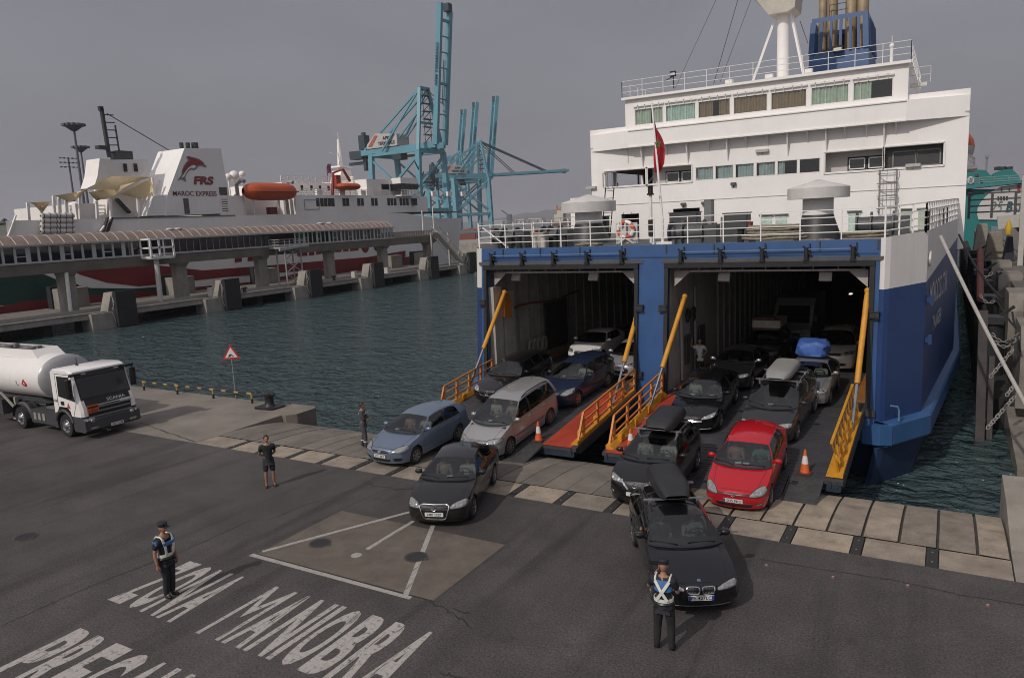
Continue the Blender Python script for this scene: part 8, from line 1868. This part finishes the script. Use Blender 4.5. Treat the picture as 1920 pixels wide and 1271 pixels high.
def chain(pts, label, step=.16, r=.024):
    pts = [V(p) for p in pts]; t = MB(); seg = []
    L_ = sum((b-a).length for a, b in zip(pts, pts[1:])); n = int(L_/step)
    for i in range(n):
        s_ = (i+.5)*step
        for a, b in zip(pts, pts[1:]):
            l_ = (b-a).length
            if s_ <= l_: break
            s_ -= l_
        c_ = a.lerp(b, min(1, s_/l_)); d = (b-a).normalized(); u = d.cross(V((0, 0, 1)) if i % 2 else V((.3, 1, .2))).normalized()
        t.tube([c_+d*cos(q)*step*.68+u*sin(q)*step*.36 for q in [k*pi/4 for k in range(8)]], r, 4, closed=True)
    tag(t.build('mooring_chain', chm, origin=pts[0]), label, 'chain', 'chains on the dock wall')
def cz(x, y, Y): return PY(1780+x/3.736, 600+y/3.736, Y)
chain([cz(265, 760, 31.5), cz(470, 520, 33)], 'lowest grey chain sloping up from the water by the pile')
chain([cz(285, 400, 36), cz(460, 190, 37)], 'grey chain sloping above the lowest one')
chain([cz(400, 530, 34), cz(455, 455, 34.5)], 'short chain end near the mooring rope')
def cat_(a, b, sag, n=10): a = V(a); b = V(b); return [a.lerp(b, i/n)+V((0, 0, -sag*4*(i/n)*(1-i/n))) for i in range(n+1)]
chain(cat_(cz(300, 95, 38.5), cz(490, 85, 38.5), .4), 'upper hanging chain loop on the dock wall'); chain(cat_(cz(320, 150, 38), cz(495, 110, 38), .35), 'lower hanging chain loop on the dock wall')
chain(cat_(PY(1835, 510, 46), PY(1862, 508, 46), .3), 'small chain loop on the second wall panel'); chain(cat_(PY(1838, 553, 43), PY(1868, 560, 43), .3), 'small chain loop on the nearest wall panel')
# mooring rope from the ferry's quarter
A = V((-.30, 31.2, 6.95)); tgt = PY(1920, 745, 26.4); B = A+(tgt-A)*1.22
mb = MB(); mb.tube([A.lerp(B, i/14)+V((0, 0, -.18*4*(i/14)*(1-i/14))) for i in range(15)], .06, 8); tag(mb.build('mooring_rope', mat('rope_grey', (.36, .34, .31), .8, var=.2, scale=12, bump=.5), origin=A), 'taut pale mooring rope from the ferry corner to the quay', 'rope')
mb = MB(); mb.tube(cat_(PY(1798, 440, 40), PY(1880, 560, 36), .3), .05, 6); mb.tube(cat_(PY(1868, 560, 37), PY(1905, 615, 35.5), .1), .04, 5); mb.tube(cat_(PY(1905, 615, 35.5), PY(1898, 585, 37), .1), .04, 5); tag(mb.build('dark_rope', black, origin=PY(1880, 560, 36)), 'slack dark mooring rope behind the pale one', 'rope')
# things on the dock: white gantry frame, yellow bag, blocks
gt = thing('dock_gantry', 'white steel gantry frame over the dock at the right edge', 'gantry', (6.5, 75, DZ))
a = PY(1870, 418, 72); b = PY(1930, 412, 72); mb = MB(); mb.bar(a, b, .8, 1.0); mb.build('cross_beam', mat('gantry_white', (.44, .42, .39), .6, var=.12), gt)
p = PY(1916, 430, 70); mb = MB(); mb.bar((p.x, 70, DZ), (p.x, 70, PY(1916, 330, 70).z), .35, .35); mb.build('post', MATS['gantry_white'], gt)
mb = MB(); z = a.z+.4; mb.rail([(a.x-2.0, 72, z), (b.x+.6, 72, z)], 2.0, 4, 1.7, .06, .09); mb.build('hand_rail', mat('rail_dark', (.06, .06, .065), .6), gt)
mb = MB(); mb.prism([PY(u, v, 74) for u, v in ((1889, 418), (1918, 416), (1915, 440), (1903, 428))], (0, .8, 0)); mb.build('brace', dark, gt)
p = PY(1891, 427, 68); mb = MB(); mb.lathe([(.0, -.55), (.2, -.5), (.24, 0), (.14, .35), (.04, .6), (0, .62)], p, n=12); tag(mb.build('yellow_float', mat('float_yellow', (.55, .33, .02), .6), origin=p), 'yellow float hanging under the white gantry', 'float')
for u0, u1, v0, v1, Y, c_, lab in ((1846, 1884, 436, 460, 78, (.24, .21, .16), 'tan concrete block across the dock'), (1826, 1856, 420, 445, 92, (.26, .24, .21), 'pale block farther back on the dock'), (1882, 1905, 444, 462, 74, (.03, .03, .045), 'dark ramp edge on the dock under the gantry'), (1853, 1882, 425, 437, 110, (.16, .20, .24), 'blue grey crate far back on the dock')):
    a, b = PY(u0, v1, Y), PY(u1, v0, Y); mb = MB(); mb.prism([V((a.x, Y, DZ-.2)), V((b.x, Y, DZ-.2)), V((b.x-.2, Y, b.z)), V((a.x+.3, Y, b.z))], (0, 2.5, 0)); tag(mb.build('dock_block', mat('block_%d' % u0, c_, .8, var=.2), origin=(a.x, Y, DZ)), lab, 'block')
# teal ship behind
YT = 170
ts = thing('teal_ship', 'teal and white ship with round emblem moored beyond the dock', 'ship', PY(1870, 410, YT))
teal = mat('teal_paint', (.010, .155, .150), .5, var=.12, scale=.15, streak=.2, scol=(.02, .09, .09)); tw = mat('teal_white', (.52, .49, .47), .6, var=.06, scale=.3)
def T(x, y, d=0): return PY(1800+x/6.69, 240+y/6.69, YT+d)
def tp_(pts, m, nm, d=0, th=14, par=ts): mb = MB(); mb.prism([T(x, y, d) for x, y in pts], (0, th, 0)); return mb.build(nm, m, par)
tp_([(-300, 1500), (-300, 770), (60, 770), (420, 768), (1500, 700), (1500, 1500)], teal, 'hull')
tp_([(-300, 720), (60, 722), (790, 655), (1500, 600), (1500, 690), (790, 690), (60, 768), (-300, 775)], mat('teal_ledge', (.03, .17, .17), .6), 'deck_ledge', -1.5)
tp_([(-200, 722), (60, 530), (160, 520), (320, 530), (392, 600), (430, 690), (60, 722)], teal, 'forward_casing', 1)
tp_([(370, 690), (440, 560), (540, 525), (650, 515), (740, 600), (760, 655)], teal, 'funnel_casing', 3)
arcp = [(230, 1150), (215, 1080), (222, 1000), (260, 930), (320, 860), (390, 800), (460, 765), (520, 735), (790, 700), (1500, 660), (1500, 1160)]
tp_(arcp, tw, 'white_field', -.3, .2)
tp_([(135, 660, ), ] if False else [(135+44*cos(a*pi/10), 655+48*sin(a*pi/10)) for a in range(20)], tw, 'emblem_disc', .7, .2)
def ttxt(txt, x0, x1, y0, y1, m, d, slant=0, bold=.0):
    a, b = T(x0, y1, d), T(x1, y0, d); z1 = T(x0, y0, d).z
    return text_mb(txt, lambda x, y, q: V((a.x+x+slant*y, YT+d, a.z+y)), b.x-a.x, z1-a.z, bold=bold).build('ship_lettering', m, ts)
lt = mat('letter_teal', (.015, .07, .09), .6); ttxt('B', 115, 155, 628, 685, inkb, .6, .15)
ttxt('25', 380, 520, 925, 1060, mat('letter_grey', (.14, .16, .17), .6), -.4, .15); ttxt('B', 570, 655, 925, 1060, lt, -.4, .15, .05); ttxt('alearia', 670, 990, 980, 1060, lt, -.4, .15, .01)
for x, y in ((470, 860), (505, 860), (540, 858), (578, 856)): tp_([(x, y), (x+22, y), (x+22, y+45), (x, y+45)], wind, 'window', -.5, .3)
for x, y, w_, h_ in ((515, 760, 14, 28), (613, 755, 14, 28), (190, 580, 45, 30), (250, 660, 36, 24), (100, 790, 55, 36)): tp_([(x, y), (x+w_, y), (x+w_, y+h_), (x, y+h_)], wind if y > 740 and w_ < 20 else mat('louvre_brown', (.06, .05, .045), .7), 'louvre', -.6 if y > 700 else .8, .4)
tp_([(720, 725), (755, 720), (755, 810), (720, 812)], mat('door_red', (.30, .03, .03), .6), 'red_door', -.5, .3); tp_([(680, 850), (795, 845), (795, 965), (680, 965)], mat('panel_beige', (.36, .33, .29), .6), 'side_panel', -.5, .3)
mb = MB(); mb.cyl(T(325, 540, 3), T(340, 360, 3), .22, n=6); mb.box(T(343, 358, 3), (.7, .7, .5)); mb.build('mast', grey, ts)
for x in (470, 530, 620): mb = MB(); mb.cyl(T(x, 530, 6), T(x, 488, 6), .55 if x != 530 else .7, n=8); mb.build('stack', dark, ts)
mb = MB(); 
mb.rail([V((T(60, 722).x, YT-1.4, T(60, 722).z)), V((T(790, 722).x, YT-1.4, T(60, 722).z))], 1.3, 3, 2.2, .06); mb.build('ship_rail', mat('rail_teal', (.20, .26, .26), .6), ts)
# ================================================================== TANKER TRUCK
tx, ty = -32.35, 17.98
tk = thing('tanker_truck', 'white tanker truck with a grey barrel waiting on the quay', 'truck', (tx, ty, 0))
def tp(x, y, z): return V((tx+x, ty+y, z))         # x forward from the front axle
cabw = mat('cab_white', (.80, .77, .75), .35, var=.04, coat=.6); plast = mat('truck_plastic', (.045, .046, .05), .55, var=.15); W2 = 1.22
cf = 1.38; cr = -.72; zc0, zc1 = 1.02, 2.92
prof = [(cr, zc0), (cr, 2.86), (cr+.12, 2.94), (.55, 2.96), (.86, 2.86), (1.20, 1.62), (1.34, 1.30), (1.34, .98), (.66, .98), (.60, 1.18), (.30, 1.34), (-.30, 1.34), (-.52, 1.10)]
mb = MB(); yy3 = [(-W2, .10), (-W2+.10, 0), (W2-.10, 0), (W2, .10)]
n = len(prof)
def inset(x, z, k): cx_, cz_ = .3, 2.0; return (x-(.10 if x > .5 else 0)*k*2-(0 if x > -.5 else -.05)*k*2, z-(.06 if z > 2.6 else 0)*k*2)
rows = []
for y, i_ in yy3: rows.append([tp(*((lambda q: (q[0], y, q[1]))(inset(x, z, i_*4)))) for x, z in prof+prof[:1]])
mb.grid(rows, smooth=True); mb.add(rows[0][:-1], [list(range(n))]); mb.add(rows[-1][:-1], [list(range(n))[::-1]]); mb.build('cab', cabw, tk, sharp=28, weld=True)
# front: dark upper panel with the windscreen, grille, bumper
def fx(z, o=.012): 
    if z > 1.62: return lerp(1.20, .86, (z-1.62)/(2.86-1.62))+o
    return lerp(1.34, 1.20, max(0, (z-1.30))/.32)+o
def front(y0, y1, z0, z1, m, nm, o=.02, ny=1): 
    mb = MB(); mb.prism([tp(fx(z0, o), y0, z0), tp(fx(z0, o), y1, z0), tp(fx(z1, o), y1, z1), tp(fx(z1, o), y0, z1)], (-.02, 0, 0)); return mb.build(nm, m, tk)
front(-1.10, 1.10, 1.66, 2.80, trimblk, 'windscreen_surround', .012)
front(-1.06, 1.06, 1.74, 2.58, mat('truck_glass', (.010, .012, .013), .06, var=.5, scale=3, coat=.5), 'windscreen', .018)
front(-1.06, 1.06, 2.62, 2.80, mat('visor_dark', (.02, .02, .022), .4), 'sun_visor', .06)
front(-.98, .98, 1.40, 1.66, trimblk, 'name_panel', .02)
for y in (-.72, .72): front(y-.10, y+.10, 2.72, 2.76, mat('marker_lamp', (.5, .48, .42), .3), 'marker_lamp', .065)
text_mb('SCANIA', lambda a, b, d: tp(fx(1.46+b, .025), -.05+a, 1.46+b), .82, .12, bold=.02).build('brand_lettering', mat('letter_silver', (.55, .55, .55), .3, metal=.6), tk)
front(.45, .98, 1.31, 1.41, mat('sticker_white', (.52, .50, .48), .5, var=.5, scale=18), 'sticker', .04)
op = front(-.98, -.50, 1.10, 1.42, mat('hazard_orange', (.50, .10, .02), .5), 'hazard_plate', .05)
for txt, z in (('33', 1.275), ('1203', 1.13)): text_mb(txt, lambda a, b, d: tp(fx(z, .056), -.92+a+(.12 if txt == '33' else 0), z+b), .36 if txt != '33' else .16, .11, bold=.02).build('hazard_digits', mat('digit_dark', (.12, .03, .02), .6), op)
mb = MB()
mb.prism([tp(1.34, -.95, .62), tp(1.36, -.95, 1.36), tp(1.22, -.95, 1.36), tp(1.1, -.95, .62)], (0, 1.9, 0)); mb.build('grille', trimblk, tk)
for z in (1.30, 1.12, .92): 
    mb = MB(); mb.bar(tp(1.37, -.50 if z > 1.05 else -.95, z), tp(1.37, .95, z), .04, .05); mb.build('grille_bar', mat('grille_bar_grey', (.20, .20, .21), .4), tk)
mb = MB(); mb.prism([tp(.62, -W2, .98), tp(1.20, -W2, .98), tp(1.48, -W2, .80), tp(1.52, -W2, .40), tp(1.40, -W2, .32), tp(.66, -W2, .32), tp(.60, -W2, .62)], (0, 2*W2, 0)); mb.build('bumper', plast, tk)
for s in (1, -1):
    mb = MB(); mb.prism([tp(1.44, s*.72, .66), tp(1.44, s*1.17, .66), tp(1.34, s*1.20, .90), tp(1.40, s*.76, .88)], (.05, 0, .02)); o = mb.build('headlight', lens, tk)
    mb = MB(); mb.lathe([(.09, .0), (.07, .03), (0, .02)], tp(1.46, s*.88, .77), (1, 0, 0), 12); mb.build('reflector', chrome, o); mb = MB(); mb.lathe([(.07, .0), (.05, .03), (0, .02)], tp(1.44, s*1.08, .77), (1, 0, 0), 12); mb.build('reflector', chrome, o)
    mb = MB(); mb.box(tp(1.49, s*.86, .48), (.06, .32, .09)); mb.build('fog_lamp', lens, tk)
    # mirrors
    mb = MB(); mb.tube([tp(.78, s*1.2, 2.72), tp(1.02, s*1.42, 2.68), tp(1.02, s*1.45, 2.0)], .03, 6); mb.box(tp(1.0, s*1.42, 2.32), (.20, .26, .58), ch=.07); mb.box(tp(1.0, s*1.42, 1.92), (.18, .24, .2), ch=.06); mb.box(tp(1.1, s*1.18, 2.78), (.22, .42, .1), ch=.04); mb.build('wing_mirror', trimblk, tk)
    # door window and frame
    ys = s*(W2+.004)
    mb = MB(); mb.prism([tp(-.26, ys, 1.78), tp(.98, ys, 1.62), tp(.90, ys, 1.92), tp(.66, ys, 2.66), tp(-.22, ys, 2.66)], (0, -s*.02, 0)); mb.build('door_window', MATS['truck_glass'], tk)
    mb = MB()
    for a, b in (((-.34, 1.36), (-.34, 2.76)), ((.74, 1.0), (1.04, 1.60)), ((-.34, 2.76), (.72, 2.76))): mb.bar(tp(a[0], s*(W2+.002), a[1]), tp(b[0], s*(W2+.002), b[1]), .015, .012, up=(0, 1, 0))
    mb.build('door_seam', inkb, tk)
    mb = MB(); mb.box(tp(.0, s*(W2+.01), 1.50), (.24, .02, .16)); mb.build('door_handle', trimblk, tk)
    mb = MB(); mb.tube([tp(cos(a)*.66, s*(W2-.0), .52+sin(a)*.66) for a in [k*pi/12 for k in range(1, 12)]], .07, 6); mb.span(tp(-.86, s*(W2-.06), .36), tp(-.60, s*W2, 1.0)); mb.build('wheel_arch', plast, tk)
ys = -(W2+.012); mb = MB(); mb.prism([tp(.30, ys, 1.30), tp(.56, ys, 1.30), tp(.43, ys, 1.56)], (0, .01, 0)); mb.build('door_emblem', mat('emblem_door', (.40, .05, .03), .5), tk)
text_mb('G360', lambda a, b, d: tp(-.66+a, ys, 1.52+b), .32, .12, bold=.01).build('model_lettering', inkb, tk)
mb = MB(); mb.box(tp(1.54, .12, .44), (.02, .56, .13)); o = mb.build('number_plate', platew, tk); text_mb('6071 KGM', lambda a, b, d: tp(1.553, -.10+a, .40+b), .46, .085, bold=.01).build('plate_text', inkb, o)
# chassis, wheels
mb = MB()
for s in (.42, -.42): mb.span(tp(-4.9, s-.05, .72), tp(.9, s+.05, .98))
mb.span(tp(-4.8, -.5, .6), tp(-1, .5, .8)); mb.build('chassis', dark, tk)
for s in (1, -1):
    mb = MB(); mb.span(tp(-2.75, s*.62, .42), tp(-.84, s*1.20, 1.0)); mb.build('side_tank', plast, tk)
    mb = MB(); 
    for k in range(3): mb.box(tp(-2.4+k*.35, s*1.21, .72), (.2, .03, .3))
    mb.build('tank_band', mat('band_pale', (.26, .25, .22), .5), tk)
    mb = MB(); mb.tube([tp(-3.72+cos(a)*.64, s*.98, .52+sin(a)*.62) for a in [k*pi/10 for k in range(11)]], .10, 6); mb.grid([[tp(-3.72+cos(a)*.64, y, .52+sin(a)*.62) for a in [k*pi/10 for k in range(11)]] for y in (s*.62, s*1.22)]); mb.build('mudguard', plast, tk)
mb = MB(); mb.box(tp(-1.6, 0, 1.02), (1.2, 1.6, .08)); mb.box(tp(-1.1, .3, 1.15), (.4, .8, .3)); mb.box(tp(-3.3, 0, 1.08), (1.0, 1.0, .14)); mb.build('catwalk', mat('steel_mid', (.14, .14, .14), .5), tk)
def twheel(par, c, r, s, wdt=.15):
    o = MB().lathe([(r*.6, -wdt), (r*.94, -wdt), (r, -wdt*.6), (r, wdt*.6), (r*.94, wdt), (r*.62, wdt)], c, (0, s, 0), 26).build('wheel', tyre, par)
    mb = MB(); mb.lathe([(r*.63, wdt*.95), (r*.58, wdt*.5), (r*.5, wdt*.55), (r*.26, wdt*1.1), (r*.2, wdt*1.5), (0, wdt*1.55)], c, (0, s, 0), 22)
    for k in range(10): a = 2*pi*k/10; p = c+V((cos(a)*r*.40, s*wdt*.85, sin(a)*r*.40)); mb.cyl(p, p+V((0, s*.05, 0)), .028, n=6)
    mb.build('rim', mat('truck_rim', (.42, .42, .43), .28, metal=.85, var=.1), o)
for s in (1, -1):
    twheel(tk, tp(0, s*1.06, .50), .50, s); twheel(tk, tp(-3.72, s*1.02, .50), .50, s, .17)
mb = MB(); mb.bar(tp(-.2, -.3, 2.96), tp(-.2, -.3, 3.3), .02); mb.box(tp(-.2, -.3, 2.99), (.12, .08, .05)); mb.build('aerial', trimblk, tk)
mb = MB(); mb.box(tp(.9, -.45, 1.86), (.1, .5, .02)); mb.build('dash_paper', mat('paper', (.72, .70, .68), .7), tk)
# trailer barrel (a thing of its own: it uncouples)
tr = thing('tank_trailer', 'grey and white barrel of the tanker trailer with red hazard diamond', 'trailer', tp(-8, 0, 0))
zc, ry, rz, xf, xb = 2.32, 1.22, 1.0, -1.75, -13
barm = mat('barrel_white', (.74, .71, .68), .4, var=.05, scale=.8, streak=.15, scol=(.45, .4, .35)); endm = mat('barrel_end', (.36, .355, .36), .35, var=.08, metal=.2)
def ell(x, k=1, dz=0): return [tp(x, ry*k*cos(a), zc+dz+rz*k*sin(a)) for a in [j*pi/16 for j in range(33)]]
mb = MB(); mb.grid([ell(xf), ell(-5.5, 1, -.06), ell(-5.6, 1.0, -.06), ell(xb, 1, -.12)]); mb.build('barrel', barm, tr)
mb = MB(); mb.grid([ell(xf+.002, 1), ell(xf+.10, .96), ell(xf+.22, .80), ell(xf+.30, .5), ell(xf+.34, .02)]); mb.build('barrel_end', endm, tr)
mb = MB(); mb.prism([tp(-2.7, -.62, zc+rz*.84), tp(-3.25, -.55, zc+rz+.22), tp(xb, -.55, zc+rz+.12), tp(xb, -.68, zc+rz*.72)], (0, .03, 0)); mb.prism([tp(-2.7, .62, zc+rz*.84), tp(-3.25, .55, zc+rz+.22), tp(xb, .55, zc+rz+.12), tp(xb, .68, zc+rz*.72)], (0, .03, 0)); mb.prism([tp(-2.7, -.62, zc+rz*.84), tp(-2.7, .62, zc+rz*.84), tp(-3.25, .58, zc+rz+.22), tp(-3.25, -.55, zc+rz+.22)], (.03, 0, 0)); mb.build('top_coaming', barm, tr)
mb = MB(); mb.span(tp(-12, -.4, zc+rz+.02), tp(-3.6, .4, zc+rz+.08)); 
for x in (-4.2, -6.2, -8.2): mb.cyl(tp(x, 0, zc+rz), tp(x, 0, zc+rz+.24), .25, n=12); mb.box(tp(x+.3, .1, zc+rz+.2), (.3, .2, .16))
mb.bar(tp(-12, .3, zc+rz+.16), tp(-3.8, .3, zc+rz+.16), .05); mb.build('manlids', mat('steel_mid', (.14, .14, .14), .5), tr)
mb = MB(); mb.prism([tp(-2.9, -.6, 1.36), tp(-2.2, -.6, 1.16), tp(-5.0, -.6, 1.10), tp(-9, -.6, .9), tp(-9, -.6, 1.3)], (0, 1.2, 0)); mb.span(tp(-13, -.5, .8), tp(-5.2, .5, 1.2)); mb.build('trailer_frame', plast, tr)
mb = MB()
for s in (1, -1): mb.bar(tp(-4.75, s*.8, .35), tp(-4.75, s*.8, 1.3), .14); mb.bar(tp(-5.6, s*1.0, 1.5), tp(-4.6, s*1.0, .9), .08); mb.box(tp(-4.75, s*.8, .3), (.35, .3, .05))
mb.build('support_leg', mat('leg_pale', (.30, .29, .26), .5), tr)
mb = MB(); mb.span(tp(-6.6, -1.15, .5), tp(-5.3, -.6, 1.2)); mb.build('tool_box', plast, tr)
def bar_pt(x, z): a = math.asin(max(-1, min(1, (z-zc)/rz))); return tp(x, -ry*cos(a)-.012, z)
cx0 = -2.95; z0 = 2.12; mb = MB(); r_ = .24
def dia(k, o): return [bar_pt(cx0, z0+r_*k)+V((0, -o, 0)), bar_pt(cx0+r_*k*.95, z0)+V((0, -o, 0)), bar_pt(cx0, z0-r_*k)+V((0, -o, 0)), bar_pt(cx0-r_*k*.95, z0)+V((0, -o, 0))]
mb.prism(dia(1, .0), (0, .01, 0)); o = mb.build('hazard_diamond', mat('diamond_red', (.45, .02, .03), .5), tr); mb = MB(); mb.prism([p+V((0, -.012, .03)) for p in dia(.30, 0)], (0, .006, 0)); mb.build('diamond_mark', platew, o)
text_mb('L', lambda a, b, d: bar_pt(-3.6+a, 2.02+b)+V((0, -.01, 0)), .14, .22).build('barrel_letter', inkb, tr)
for x in (-9.0, -10.3, -11.6):
    for s in (1, -1): twheel(tr, tp(x, s*1.02, .5), .5, s, .17)
# driver seen through the windscreen glass is left dark, as in the photograph
# ================================================================== HAZE
hm = bpy.data.materials.new('haze_air'); hm.use_nodes = True; hn = hm.node_tree; hn.nodes.clear()
ho = hn.nodes.new('ShaderNodeOutputMaterial'); pv = hn.nodes.new('ShaderNodeVolumePrincipled'); pv.inputs['Density'].default_value = .00016; pv.inputs['Color'].default_value = (.90, .90, .96, 1); pv.inputs['Anisotropy'].default_value = .2
hn.links.new(pv.outputs[0], ho.inputs['Volume'])
mb = MB(); mb.span((-7600, -1000, -6), (7600, 9600, 135)); hz_ = stuff(mb.build('haze', hm))
